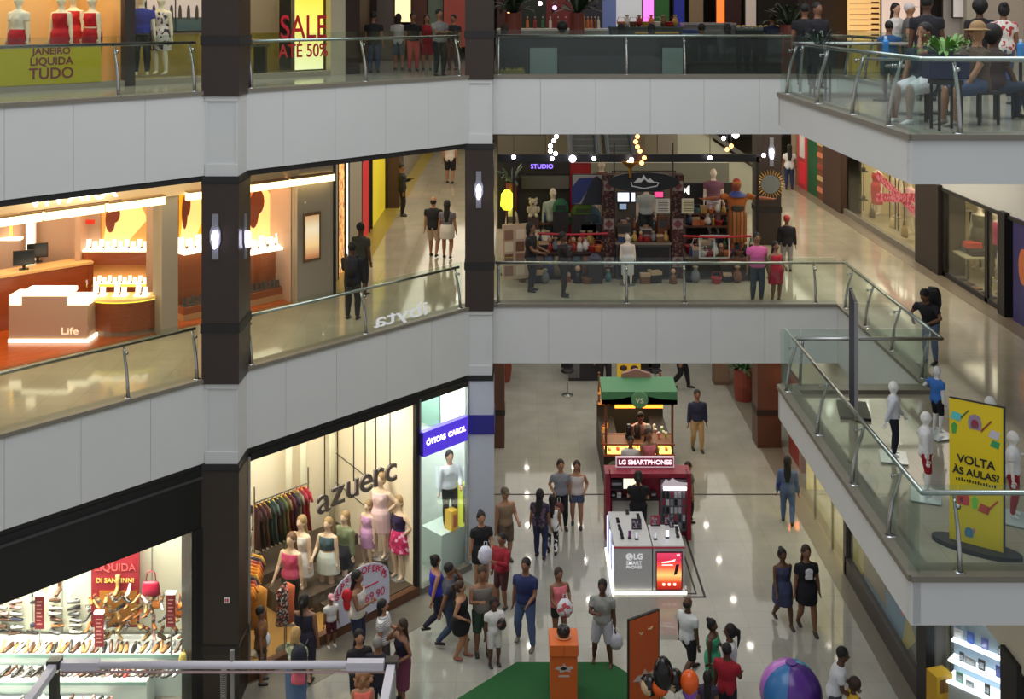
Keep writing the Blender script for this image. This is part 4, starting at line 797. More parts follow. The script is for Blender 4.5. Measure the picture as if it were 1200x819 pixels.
# front logos and lit poster
WG = mat((240, 240, 242), .5, 0, .35)
mb = MB(); mb.lathe([(.075, 0), (.075, .01)], n=20)
lg = mb.build('round_logo', WG, t, (.34, -.0, .80)); lg.rotation_euler = (R(90), 0, 0)
MB().box(-.02, -.008, -.0, -.008, .0, .05).box(.0, -.008, -.04, .035, 0, -.028).build('logo_face', mat((120, 110, 116), .5), t, (.34, -.012, .80))
txt('LG', .17, WG, t, (.53, -.006, .80), ext=.004, bold=.004); txt('SMART', .11, WG, t, (.44, -.006, .66), ext=.004, bold=.001); txt('PHONES', .09, WG, t, (.44, -.006, .57), ext=.004, bold=.001)
ps = thing('lit_poster', 'glowing red and orange phone poster on the front of the phone kiosk', 'poster', (fx + 1.21, fy - .002, .50))
MB().box(-.29, -.03, -.42, .29, 0, .42).build('frame', mat((60, 30, 36), .4), ps)
def gradmat(cols, emit, axis='Z', lo=-.4, hi=.4):
    k = ('grad', tuple(cols), emit, axis, lo, hi)
    if k in MC: return MC[k]
    m = bpy.data.materials.new('banded_print'); m.use_nodes = True; nt = m.node_tree; b = nt.nodes['Principled BSDF']; tc = nt.nodes.new('ShaderNodeTexCoord'); sp = nt.nodes.new('ShaderNodeSeparateXYZ'); mr = nt.nodes.new('ShaderNodeMapRange'); cr = nt.nodes.new('ShaderNodeValToRGB')
    nt.links.new(tc.outputs['Object'], sp.inputs[0]); nt.links.new(sp.outputs[axis], mr.inputs[0]); mr.inputs[1].default_value = lo; mr.inputs[2].default_value = hi; nt.links.new(mr.outputs[0], cr.inputs[0])
    e = cr.color_ramp.elements
    while len(e) < len(cols): e.new(.5)
    for i, c in enumerate(cols): e[i].position = i / (len(cols) - 1); e[i].color = lin(c) + (1,)
    nt.links.new(cr.outputs[0], b.inputs['Base Color'])
    if emit: nt.links.new(cr.outputs[0], b.inputs['Emission Color']); b.inputs['Emission Strength'].default_value = emit
    MC[k] = m; return m
MB().box(-.27, -.036, -.40, .27, -.03, .40).build('sheet', gradmat([(150, 20, 16), (196, 60, 30), (250, 190, 110), (230, 90, 60), (190, 40, 70), (200, 60, 90)], 1.1), ps)
MB().slab_y([(.10, -.08), (.17, -.06), (.22, .16), (.15, .15)], -.045, -.037).build('phone_picture', mat((50, 20, 50), .4), ps)
MB().slab_y([(-.17, .2), (.06, .24), (.14, .27), (.12, .22), (-.02, .19), (-.15, .18)], -.04, -.037).build('headline_stroke', mat((255, 226, 220), .5, 0, 1.3), ps); txt('LG', .06, mat((255, 240, 235), .5, 0, 1.6), ps, (.2, -.04, .36), ext=.002); MB().box(-.16, -.04, .13, .08, -.037, .15).build('text_line', mat((255, 240, 235), .5, 0, 1.1), ps)
for k in range(3): MB().tube([(-.12 + .12 * k, -.04, -.3), (-.12 + .12 * k, -.044, -.26)], .03, 8).build('white_icon', mat((255, 230, 210), .5, 0, 1.2), ps)
# phones on the counter
k = 0
for (px, py, c, w, tall, lb) in ((724, 612, 'd', .07, 0, 'dark phone lying on the left counter, topmost of the left column'), (726, 620, 'd', .07, 0, 'dark phone on the left counter, second of the left column'), (728, 626, 'd', .07, 0, 'dark phone on the left counter, third of the left column'), (729, 631, 'd', .07, 0, 'dark phone on the left counter, lowest of the left column'), (735, 602, 'd', .07, 0, 'dark phone at the back of the left counter'), (748, 607, 'd', .07, 0, 'dark phone right of centre at the back of the left counter'), (738, 631, 'd', .06, 1, 'upright black phone with purple screen near the counter front'), (746, 632, 'w', .06, 1, 'upright white phone near the counter front'), (768, 632, 'w', .06, 1, 'small upright white phone on the right counter'), (782, 630, 'b', .08, 1, 'brightly lit upright phone on the right counter'), (793, 622, 'd', .07, 0, 'dark phone at the right edge of the right counter'), (794, 629, 'd', .07, 0, 'lower dark phone at the right edge of the right counter')):
    p = at(px, py, zc); t2 = thing('display_phone', lb, 'phone', (p.x, p.y, zc), 0, 'phones on the kiosk counter')
    col = {'d': (26, 24, 34), 'w': (206, 206, 214), 'b': (200, 206, 255)}[c]
    if tall: MB().box(-w / 2, 0, .02, w / 2, .012, .17).build('body', mat(col, .3), t2); MB().box(-w / 2 + .006, -.003, .03, w / 2 - .006, 0, .16).build('screen', mat({'d': (110, 50, 110), 'w': (230, 230, 240), 'b': (235, 235, 255)}[c], .3, 0, {'d': .3, 'w': .4, 'b': 3}[c]), t2); MB().box(-.04, -.03, 0, .04, .05, .02).build('stand', DARK, t2)
    else: MB().cbox((0, 0, .05), (w, .13, .012), 0, .2, .5).build('body', mat(col, .3), t2); MB().lathe([(.04, 0), (.03, .02), (.012, .045)], n=10).build('stand', mat((60, 60, 64), .4), t2)
for (px, py, lb, c) in ((746, 619, 'tilted black flyer holder in the middle of the left counter', (46, 42, 56)), (768, 615, 'crimson flyer stand at the left of the right counter', (150, 50, 64)), (781, 614, 'dark red box stack on the right counter', (90, 34, 44)), (787, 617, 'tall narrow dark display box on the right counter', (52, 44, 56))):
    p = at(px, py, zc); t2 = thing('flyer_holder', lb, 'holder', (p.x, p.y, zc)); w = .22 if px in (746, 768) else .1
    MB().cbox((0, 0, .10), (w, .02, .22), 0, 0, -.35).build('board', mat(c, .5), t2); MB().cbox((0, -.02, .1), (w * .8, .004, .16), 0, 0, -.35).build('print', fabricmat([c, (150, 140, 150), (90, 80, 96)], 30), t2); MB().box(-w / 2, -.06, 0, w / 2, .06, .015).build('foot', DARK, t2)
for (x, z, w, h, lb) in ((.28, 1.24, .26, .2, 'black phone box upper row on the crimson back wall'), (.2, 1.0, .1, .12, 'black boxed phone left end of the back shelf'), (.34, 1.0, .1, .12, 'white boxed phone on the back shelf'), (.86, 1.0, .14, .1, 'white card reader on the back shelf'), (1.18, 1.0, .12, .16, 'grey speaker at the right of the back shelf')):
    t2 = thing('boxed_phone', lb, 'box', (fx + x, fy + by - .16, z)); MB().box(-w / 2, 0, 0, w / 2, .1, h).build('carton', mat((206, 206, 206) if 'white' in lb else (30, 26, 32), .4), t2); MB().box(-w / 2 + .01, -.004, h * .3, w / 2 - .01, 0, h * .6).build('label_strip', mat((150, 150, 160), .4), t2)
# inlaid border round the kiosk
for o_, w in ((.26, .035), (.44, .05)):
    x1, y0, y1 = fx + 1.56 + o_ + .0, fy - .01 - (o_ - .26) * .7, 27.2
    struct(MB().box(fx + 1.5, y0 - w, 0, x1, y0, .006).box(x1 - w, y0, 0, x1, y1, .006).build('trim_5', DARK))
# green snack kiosk
kx, ky = 2.30, 28.85; kw = 1.92
t = thing('snack_kiosk', 'snack kiosk with green canopy, glowing amber counter and dark painted front', 'kiosk', (kx, ky, 0))
AMB = mat((120, 70, 34), .5); AG = mat((255, 176, 84), .5, 0, 3.0)
mb = MB(); mb.box(0, 0, 0, kw, .7, .82).box(0, .7, 0, .45, 2.4, .95).box(kw - .45, .7, 0, kw, 2.4, .95).box(0, 2.4, 0, kw, 2.7, 1.3); mb.build('counter', mat((44, 36, 26), .5), t)
MB().box(.02, .02, 1.08, kw - .02, .66, 1.12).box(0, .66, .82, kw, .7, 1.14).build('counter_top', AMB, t)
MB().box(.05, .05, .83, kw - .05, .6, .85).box(.06, .58, .85, kw - .06, .64, 1.02).build('glowing_shelf', AG, t)
MB().box(.0, -.005, .82, kw, .005, 1.1).build('front_glass', CLEAR, t)
MB().box(-.0, -.03, .78, kw, .02, .84).box(0, -.02, 1.08, kw, .03, 1.13).build('trim_rail', mat((150, 84, 48), .4), t)
MB().box(1.02, -.012, .1, kw - .03, -.0, .74).build('tan_panel', mat((150, 128, 74), .5), t)
e1 = MB().lathe([(.21, 0), (.21, .012), (.17, .02)], n=22).build('round_emblem', mat((120, 130, 110), .5), t, (.3, -.0, .46)); e1.rotation_euler = (R(90), 0, 0)
txt('vs', .26, mat((206, 210, 190), .5), t, (.3, -.02, .46), ext=.003); txt('vs', .24, mat((60, 56, 40), .5), t, (1.5, -.018, .42), ext=.003)
for x, y in ((.03, .03), (kw - .09, .03), (.03, 2.5), (kw - .09, 2.5)): MB().box(x, y, .82, x + .06, y + .06, 2.2).build('post', mat((110, 66, 44), .5), t)
for x, lb in ((.04, 'l'), (kw - .06, 'r')): pass
# canopy
GR = mat((64, 118, 80), .6); GR2 = mat((34, 86, 56), .6)
cn = MB().slab_y([(-.06, 2.2), (kw + .06, 2.2), (kw + .06, 2.33), (kw * .8, 2.35), (kw * .62, 2.42), (kw * .5, 2.5), (kw * .38, 2.42), (kw * .2, 2.35), (-.06, 2.33)], -.05, -.02, 0).build('canopy_front', GR2, t)
MB().add([(-.06, -.05, 2.2), (kw + .06, -.05, 2.2), (kw + .06, .75, 2.62), (-.06, .75, 2.62), (-.06, -.05, 2.55), (kw + .06, -.05, 2.55), (kw + .06, .75, 2.68), (-.06, .75, 2.68)], [(0, 3, 2, 1), (4, 5, 6, 7), (0, 1, 5, 4), (3, 7, 6, 2), (0, 4, 7, 3), (1, 2, 6, 5)]).build('canopy', GR, t)
e2 = MB().lathe([(.23, 0), (.23, .02), (.19, .03)], n=24).build('round_emblem', mat((90, 140, 100), .5), t, (kw / 2, -.05, 2.34)); e2.rotation_euler = (R(90), 0, 0)
txt('vs', .28, mat((216, 226, 206), .5), t, (kw / 2, -.085, 2.34), ext=.003)
MB().slab_y([(.55, 2.62), (1.35, 2.62), (1.35, 2.78), (1.2, 2.82), (.95, 2.9), (.7, 2.82), (.55, 2.78)], .70, .82).build('crest', mat((130, 92, 82), .6), t)
MB().box(.3, .02, 2.08, .85, .06, 2.18).box(1.05, .02, 2.08, 1.6, .06, 2.18).build('amber_lamp', mat((255, 150, 50), .5, 0, 2.5), t)
MB().box(kw - .62, 2.2, 1.3, kw - .12, 2.24, 1.66).build('menu_screen', mat((16, 16, 20), .3), t); MB().box(.36, 2.3, 1.32, .62, 2.34, 1.6).build('green_screen', mat((40, 80, 50), .4), t)
MB().box(.02, 2.3, 1.62, .36, 2.45, 1.65).box(.02, 2.3, 1.32, .36, 2.45, 1.35).build('jar_shelf', mat((190, 120, 60), .5, 0, .3), t)
area('snack_counter_light', (kx + kw / 2, ky + .3, 1.075), 1.7, .35, 9, (1.0, .72, .4))
area('snack_kiosk_light', (kx + kw / 2, ky + 1.3, 2.1), 1.2, 1.2, 26, (1.0, .72, .4))
r = random.Random(9)
for i, (dx, dy, z, h) in enumerate([(.08, 2.3, 1.65, .2), (.2, 2.3, 1.65, .22), (.3, 2.3, 1.65, .16), (.1, 2.3, 1.35, .16), (.22, 2.3, 1.35, .2), (.06, 1.2, .95, .2), (.16, 1.5, .95, .18)]):
    t2 = thing('snack_jar', 'amber lidded jar %s, snack kiosk' % ['at the left end of the top row', 'in the middle of the top row', 'at the right end of the top row', 'left in the second row', 'right in the second row', 'nearest on the side counter', 'farther back on the side counter'][i], 'jar', (kx + dx + .03, ky + dy + .03, z), 0, 'jars in the snack kiosk')
    MB().lathe([(.045, 0), (.05, .02), (.05, h * .8), (.035, h * .85)], n=10).build('glass_body', mat((226, 150, 70), .3, 0, .4), t2); MB().lathe([(.04, h * .85), (.04, h)], n=10).build('lid', mat((150, 50, 30), .4), t2)
for i in range(8):
    c, nm_ = [((226, 206, 150), 'cream'), ((200, 60, 50), 'red'), ((120, 170, 80), 'green'), ((226, 150, 70), 'orange')][i % 4]
    dx = .18 + i * .22
    t2 = thing('snack_tray', '%s snack tray under the counter glass, %s from the left' % (nm_, ORD[i]), 'tray', (kx + dx, ky + .3, .855), 0, 'trays in the glowing counter'); MB().box(-.05, -.15, 0, .05, .12, .02).build('dish', mat((206, 200, 190), .4), t2); MB().ell((0, -.05, .05), (.05, .08, .04)).build('food', mat(c, .5), t2)
for i in range(7):
    c, nm_ = [((226, 130, 130), 'pink'), ((150, 200, 90), 'green'), ((240, 230, 210), 'white'), ((226, 130, 60), 'orange')][i % 4]
    t2 = thing('drink_cup', '%s cup on the right side of the snack counter, %s from the front' % (nm_, ORD[i]), 'cup', (kx + kw - .38 + .2 * (i % 2), ky + .45 + .16 * i if i > 1 else ky + .42, 1.12 if i < 2 else .95), 0, 'cups on the right of the snack kiosk'); MB().lathe([(.03, 0), (.042, .13)], n=10).build('cup_body', mat(c, .4), t2); MB().lathe([(.045, .13), (.03, .16)], n=10).build('dome_lid', mat((230, 230, 226), .3), t2)
for i in range(3):
    t2 = thing('blender_machine', ['black drinks machine beside the attendant', 'small black coffee grinder on the snack kiosk counter', 'silver juicer on the snack kiosk counter'][i], 'appliance', (kx + [.72, .95, 1.25][i], ky + .45, 1.12)); MB().box(-.09, -.09, 0, .09, .09, .1).build('base', DARK, t2); MB().lathe([(.07, .1), (.09, .16), (.09, .3), (.05, .36)], n=12).build('jug', mat([(30, 28, 30), (60, 50, 44), (170, 170, 170)][i], .3), t2)
# things farther back in the hall
t = thing('menu_board', 'yellow menu board with pictures of four dark dishes', 'menu board', (hx(737, 33.5), 33.5, 0))
MB().box(-.37, 0, .3, .37, .05, 2.6).build('panel', mat((226, 190, 50), .5), t)
for i in range(3):
    for j in range(2): MB().ell((-.17 + .34 * j, -.01, 1.2 + .42 * i), (.12, .02, .09)).build('dish_picture', mat((62, 40, 34), .5), t)
MB().box(-.3, -.2, 0, .3, .25, .3).build('foot', DARK, t)
t = thing('dark_kiosk', 'dark closed stand with a grey top at the far left of the hall', 'kiosk', (hx(686, 37), 37, 0))
MB().box(-.6, 0, 0, .6, 1.2, .75).build('body', mat((40, 38, 44), .5), t); MB().box(-.65, -.05, .75, .65, 1.25, .82).build('worktop', mat((120, 118, 118), .4), t); MB().box(-.62, -.02, .1, -.2, 0, .6).build('front_panel', mat((96, 96, 98), .5), t)
for i, (px, lb) in enumerate(((665, 'black stool left of the dark closed stand'), (757, 'black stool right of the yellow menu board'), (768, 'second black stool right of the yellow menu board'))):
    t2 = thing('bar_stool', lb, 'stool', (hx(px, 35.6), 35.6, 0), 0, 'black stools far back'); MB().lathe([(.2, .78), (.22, .8), (.2, .86)], n=12).build('seat', mat((26, 24, 28), .5), t2); MB().lathe([(.2, 0), (.2, .02), (.03, .05), (.03, .78)], n=12).build('pedestal', STEEL, t2); MB().box(-.2, .17, .86, .2, .2, 1.15).build('backrest', mat((26, 24, 28), .5), t2)
def planter(loc, lab, pot=(120, 52, 38), r=.36, h=.85, n=26, seed=1, leaf=(44, 84, 40), size=.5, square=False, cat='plant', name='potted_plant'):
    t = thing(name, lab, cat, loc); rr = random.Random(seed)
    if square: MB().box(-r, -r * .6, 0, r, r * .6, h).build('pot', mat(pot, .5), t, bevel=.02)
    else: MB().lathe([(r * .8, 0), (r, h * .5), (r * .95, h), (r * .85, h), (r * .8, h * .93)], n=16).build('pot', mat(pot, .5), t, smooth=False)
    mb = MB()
    for i in range(n):
        a = rr.uniform(0, 6.28); e = rr.uniform(.25, 1.25); L = size * rr.uniform(.7, 1.1); d = Vector((math.cos(a) * math.cos(e), math.sin(a) * math.cos(e), math.sin(e))); s = Vector((-d.y, d.x, 0)).normalized() * .035 * size / .5
        b = Vector((math.cos(a) * r * .3, math.sin(a) * r * .3 * (.6 if square else 1), h)); m1 = b + d * L * .5; m2 = b + d * L * .9 - Vector((0, 0, L * .2)); m3 = m2 + d * .1 * L - Vector((0, 0, .15 * L))
        mb.add([b - s * .4, b + s * .4, m1 + s, m1 - s, m2 + s * .8, m2 - s * .8, m3], [(0, 1, 2, 3), (3, 2, 4, 5), (5, 4, 6)])
    mb.build('leaves', mat(leaf, .5, 0, 0, .3, 9), t); return t
planter((hx(866, 36), 35.2, 0), 'green leafy plant in a tall terracotta pot far back in the hall', h=1.0, size=.6, n=40)
t = thing('wooden_cabinet', 'brown upright cabinet beside the terracotta pot', 'cabinet', (hx(846, 36.6), 36.6, 0)); MB().box(-.27, 0, 0, .27, .4, 2.0).build('body', mat((108, 84, 66), .5), t); MB().box(-.25, -.02, .1, .25, 0, 1.9).build('door', mat((128, 102, 82), .5), t)
planter((hx(588, 34), 37, 0), 'palm plant with thin drooping fronds beyond the far left pillar', size=1.1, h=.9, r=.3, seed=4)
# ------------------------------------------------------------------ event area: mat, pedestal, panel, balloons, white frame
mt = [(-1.9, 17.2), (-1.9, 18.9), (-1.13, 19.9), (-.05, 21.0), (1.8, 21.0), (2.25, 20.5), (3.1, 19.4), (3.1, 17.2)]
tag(MB().prism(mt, 0, .02).build('event_mat', mat((26, 84, 40), .95, 0, 0, .25, 60)), 'green octagonal turf mat laid on the marble floor', 'mat')
OR = mat((206, 96, 38), .5); p = at(661, 757, 1.08)
t = thing('event_pedestal', 'orange square pedestal with a round dark object set in its top', 'pedestal', (p.x, p.y + .28, .02), R(0))
MB().box(-.25, -.25, 0, .25, .25, .86).build('column', OR, t, bevel=.006); MB().box(-.27, -.28, .86, .27, .28, 1.07).build('cap_block', mat((214, 104, 44), .5), t, bevel=.008)
MB().lathe([(.13, 1.07), (.15, 1.09), (.11, 1.1)], n=18).build('ring', mat((200, 130, 90), .4), t); MB().box(-.003, -.285, .86, .003, -.28, 1.07).build('seam', mat((130, 60, 26), .6), t)
def hotlogo(t, x, y, z, s):
    mb = MB().slab_y([(-.5, .0), (-.3, .14), (-.1, .12), (0, .3), (.14, .1), (.4, .14), (.5, .02), (.3, -.04), (.36, -.16), (.1, -.12), (-.2, -.2), (-.24, -.06)], 0, .004); mb.v = [(a * s, b, c * s) for a, b, c in mb.v]
    mb.build('emblem', mat((196, 178, 170), .5), t, (x, y, z)); m2 = MB().slab_y([(-.2, 0), (-.05, .1), (.16, .04), (.1, -.06), (-.1, -.08)], 0, .004); m2.v = [(a * s, b, c * s) for a, b, c in m2.v]; m2.build('emblem_core', mat((40, 30, 30), .5), t, (x, y - .006, z + .03 * s))
hotlogo(t, 0, -.258, .62, .36); MB().box(-.1, -.256, .47, .1, -.25, .5).build('emblem_stroke', mat((196, 178, 170), .5), t)
tag(MB().ell((0, 0, .09), (.13, .13, .12), 14, 9).ell((.05, -.08, .17), (.05, .05, .04)).ell((-.07, -.05, .16), (.045, .045, .04)).build('game_ball', mat((28, 24, 28), .35), None, (p.x, p.y + .28, 1.11), 0, True), 'dark round toy resting on top of the orange pedestal', 'toy')
a = Vector((1.94, 18.85, 0)); b = Vector((2.53, 19.2, 0)); d = b - a
t = thing('event_board', 'tall orange panel with dark edges and a grey emblem standing by the mat', 'panel', a, math.atan2(d.y, d.x)); L = d.length
MB().box(.012, 0, .0, L - .012, .04, 2.05).build('board', mat((196, 88, 40), .5), t); MB().box(0, -.004, 0, .016, .045, 2.06).box(L - .016, -.004, 0, L, .045, 2.06).box(0, -.004, 2.05, L, .045, 2.07).build('edge_frame', DARK, t)
hotlogo(t, L * .52, -.006, .95, .52); MB().tube([(L * .35, -.01, 1.78), (L * .4, -.01, 1.74), (L * .46, -.01, 1.78)], .012, 6).tube([(L * .62, -.01, 1.8), (L * .7, -.01, 1.78), (L * .76, -.01, 1.82)], .015, 6).build('small_print', mat((206, 190, 150), .5), t)
BAL = {'black': (20, 18, 20), 'orange': (226, 92, 30), 'purple': (150, 90, 206)}
for i, (px, py, rr_, sq, c, lb) in enumerate(((777, 790, .17, 1.75, 'black', 'tall black balloon in front of the orange panel'), (763, 808, .15, 1.15, 'black', 'black balloon with a pale side at the left of the cluster'), (774, 805, .14, 1.1, 'orange', 'orange balloon between the two round black balloons'), (792, 802, .155, 1.2, 'black', 'black balloon with a pale side in the middle of the cluster'), (808, 799, .16, 1.2, 'orange', 'orange balloon at the right of the cluster'), (810, 816, .13, 1.0, 'purple', 'purple balloon low under the orange one'))):
    Y = 17.9; x = hx(px, Y); z = hz(py, Y); t = thing('balloon', lb, 'balloon', (x, Y + .12 * (i % 2), z), 0, 'balloons by the orange panel'); 
    MB().ell((0, 0, 0), (rr_, rr_, rr_ * sq), 16, 12).build('skin', mat(BAL[c], .18), t, smooth=True); MB().lathe([(.008, -rr_ * sq - .03), (.02, -rr_ * sq - .03), (.006, -rr_ * sq)], n=8).build('knot', mat(BAL[c], .4), t)
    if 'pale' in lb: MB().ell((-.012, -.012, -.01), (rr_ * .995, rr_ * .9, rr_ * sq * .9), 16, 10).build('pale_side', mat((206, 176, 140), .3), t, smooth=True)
    MB().tube([(0, 0, -rr_ * sq - .03), (.01, 0, -z + .02)], .004, 5).build('string', mat((200, 200, 200), .5), t)
# striped inflatable
p = at(927, 812, .55); t = thing('inflatable_ball', 'large inflatable ball with purple, lilac and blue segments at the lower edge', 'inflatable', (p.x, p.y, .0))
rb = .56; cols = [(70, 40, 120), (60, 150, 190), (190, 110, 206), (200, 124, 214), (60, 120, 180), (90, 50, 140)]
for i in range(6):
    a0, a1 = 2 * math.pi * i / 6 - .9, 2 * math.pi * (i + 1) / 6 - .9; mb = MB(); vs = []; n1, n2 = 6, 12
    for j in range(n2 + 1):
        th = math.pi * j / n2
        for k in range(n1 + 1):
            ph = a0 + (a1 - a0) * k / n1; bul = 1 - .05 * abs(2 * k / n1 - 1) ** 3; vs.append((rb * bul * math.sin(th) * math.cos(ph), rb * bul * math.sin(th) * math.sin(ph), rb * math.cos(th) * .96 + rb))
    mb.add(vs, [(j * (n1 + 1) + k, (j + 1) * (n1 + 1) + k, (j + 1) * (n1 + 1) + k + 1, j * (n1 + 1) + k + 1) for j in range(n2) for k in range(n1)]); mb.build('segment', mat(cols[i], .25), t, smooth=True)
MB().lathe([(.1, .0), (.1, .02)], (0, 0, rb * 1.95), 14).build('top_disc', mat((90, 50, 150), .3), t)
# white overhead frame
zf = 2.6; Yf = (CZ - zf) * FL / (779 - PY); xl, xr = hx(64, Yf), hx(459, Yf)
WP = mat((206, 202, 212), .35)
t = thing('tent_truss', 'white tubular overhead frame with dark corner joints standing at the lower left', 'frame', (xl, Yf, 0)); Lf = xr - xl
MB().tube([(.1, 0, zf), (Lf - .1, 0, zf)], .058, 12).build('crossbar', WP, t, smooth=True); MB().tube([(.1, -.02, zf - .1), (Lf - .1, -.02, zf - .1)], .02, 8).build('lower_rail', mat((190, 160, 160), .4), t)
for x in (0, Lf): MB().cbox((x, -.95, zf), (.13, 1.9, .11)).build('side_beam', WP, t); MB().cbox((x, 0, zf + .03), (.2, .16, .13)).build('corner_joint', mat((60, 52, 48), .4), t); MB().box(x - .06, -.06, 0, x + .06, .06, zf - .1).build('post', mat((150, 150, 146), .4) if x else mat((60, 60, 52), .4), t)
for x in (.12, Lf - .7): MB().box(x, -.066, zf - .06, x + .58, .066, zf + .066).build('joint_sleeve', WP, t)
x = hx(268, Yf) - xl; MB().tube([(x + .05, .02, 0), (x + .05, .02, zf + .22)], .035, 8).build('clamp_pole', mat((150, 148, 144), .4, .4), t)
x = hx(260, Yf) - xl; MB().tube([(x, .1, 0), (x, .1, zf - .15)], .05, 8).build('wrapped_pole', fabricmat([(150, 146, 140), (90, 86, 84)], 9, 'stripe'), t)
MB().box(.0 - .07, -.07, 1.9, .07, .07, 2.1).build('green_band', mat((30, 60, 50), .5), t)
# bags held by people
def plastic_bag(px, py, Y, c, lb, s=.32): 
    x, z = hx(px, Y), hz(py, Y); t = thing('shopping_bag', lb, 'bag', (x, Y, z)); MB().loft([((0, 0, -s), s * .3, s * .18), ((0, 0, -s * .7), s * .48, s * .24), ((0, 0, -s * .3), s * .42, s * .2), ((0, 0, 0), s * .22, s * .08)], (1, 0, 0), 10).build('body', c if not isinstance(c, tuple) else mat(c, .4, 0, 0, .15, 12), t, smooth=True); MB().tube([(-.04, 0, -.02), (-.03, 0, .1), (.03, 0, .1), (.04, 0, -.02)], .008, 6).build('handle', mat((220, 220, 224), .4), t); return t
def YG(py): return FL * CZ / (py - PY)
plastic_bag(569, 640, YG(690) - .42, (206, 208, 226), 'large white bag held by the woman in black', .36)
plastic_bag(662, 702, YG(754) - .4, fabricmat([(222, 222, 226), (222, 222, 226), (222, 222, 226), (222, 222, 226), (200, 90, 100)], 12), 'white plastic bag with a red mark held by the woman in pink', .34)
plastic_bag(722, 742, YG(778) - .1, (190, 190, 200), 'white plastic bag hanging from the boy in grey', .3)
plastic_bag(308, 738, YG(800) + .0, (222, 224, 228), 'white plastic bag held by the shopper at the clothes racks', .32)
plastic_bag(916, 560, YG(614) + .05, (34, 44, 110), 'blue shoulder bag of the woman in denim', .3)
plastic_bag(655, 588, YG(618) - .28, (96, 52, 44), 'brown handbag carried by the woman in grey', .28)
plastic_bag(407, 690, YG(772) - .15, (196, 26, 44), 'red bag carried by the woman in white tank top', .24)
plastic_bag(588, 725, YG(779) - .1, (40, 30, 34), 'small black bag on the shoulder of the child in white', .2)
def backpack(loc, rz, c, lb, s=1.0):
    t = thing('backpack', lb, 'backpack', loc, R(rz)); MB().loft([((0, 0, -.24 * s), .13 * s, .08 * s), ((0, 0, -.1 * s), .165 * s, .11 * s), ((0, 0, .1 * s), .155 * s, .1 * s), ((0, 0, .22 * s), .1 * s, .06 * s)], (1, 0, 0), 12).build('pack', mat(c, .7), t, smooth=True)
    for sg in (1, -1): MB().tube([(sg * .1, .08, .18), (sg * .12, .2, .2), (sg * .12, .24, .05), (sg * .1, .1, -.18)], .016, 6).build('strap', mat(c, .7), t)
p = at(1091, 425, L1); backpack((p.x + .07, p.y + .06, L1 + 1.24), 130, (24, 22, 26), 'black backpack worn by the man leaning on the railing')
p = at(413, 374, L1); backpack((p.x, p.y - .2, L1 + 1.25), 0, (30, 28, 32), 'dark backpack on the man in black at the slanted railing', .9)
p = at(347, 838, 0); backpack((p.x + .1, p.y - .22, 1.18), 0, (22, 24, 40), 'dark blue backpack on the woman in the print shirt', .95)
# ------------------------------------------------------------------ first floor: jewellery shop on the left
DJ = 3.3; JF = L1; sgz = 8.78
def J_(px, py=300, d=DJ): return ls(px, py, d)[0]
PINK = mat((196, 168, 150), .7); JW = mat((255, 238, 206), .4, 0, 2.2); WOODJ = woodmat((166, 84, 40), (120, 56, 26)); GOLDL = mat((255, 196, 80), .5, 0, 1.6)
struct(MB().box(-4, DJ + .1, 0, J_(387), 8.5, .012).build('floor', woodmat((196, 98, 40), (140, 62, 26), .25), None, (OX, OY, JF), ANG))
struct(MB().box(-5, 7.4, 0, J_(345), 7.6, 4.1).box(J_(345) + .0, DJ + .15, 0, J_(350), 8.5, 4.1).build('wall_shop', PINK, None, (OX, OY, JF), ANG))
mb = MB().box(J_(187), DJ - .1, 0, J_(206), DJ + .3, 4.1).box(J_(346), DJ - .08, 0, J_(388), DJ + .14, 4.1)
struct(mb.build('wall_pier', mat((166, 158, 142), .6), None, (OX, OY, JF), ANG))
struct(MB().box(J_(388), DJ - .1, 0, J_(391), DJ + .14, 4.1).build('trim_10', DARK, None, (OX, OY, JF), ANG))
# header with lit soffit strips
struct(MB().box(-5, DJ - .15, sgz - JF + .12, J_(346), DJ + .1, 4.1).build('trim_11', mat((214, 190, 150), .6), None, (OX, OY, JF), ANG))
for i, (a, b) in enumerate(((-120, 42), (46, 115), (120, 186), (213, 243), (286, 330), (332, 384))):
    s0, s1 = J_(a), J_(b); t = WT('soffit_light', ['leftmost glowing soffit strip over the jewellery shop', 'second glowing soffit strip over the jewellery desk', 'glowing soffit strip over the round jewellery counter', 'short glowing soffit strip beside the brown pillar', 'glowing soffit strip right of the brown pillar', 'last glowing soffit strip over the poster wall'][i], 'light', s0, DJ - .3, sgz, 'soffit strips of the jewellery shop')
    MB().box(0, 0, 0, s1 - s0, .15, .16).build('diffuser', mat((255, 226, 160), .5, 0, 3.2), t); MB().box(0, -.02, .16, s1 - s0, .17, .2).build('housing', mat((150, 120, 80), .5), t)
s_, z_ = ls(86, 233, DJ - .32); t = WT('shop_sign', 'row of glowing white letters over the jewellery shop entrance', 'sign', s_, DJ - .32, sgz + .42)
txt('VIVARA', .42, mat((255, 250, 235), .4, 0, 5), t, (0, 0, 0), ext=.02, sx=1.25); MB().box(-1.0, .04, -.24, 1.0, .06, -.2).build('mount_bar', mat((120, 90, 60), .5), t)
area('jewellery_light', W(J_(90), 5.2, 9.4), 6.5, 2.6, 190, (1.0, .74, .44), (0, 0, ANG)); area('jewellery_window_light', W(J_(310), 4.3, 9.3), 2.2, 1.0, 60, (1.0, .7, .4), (0, 0, ANG))
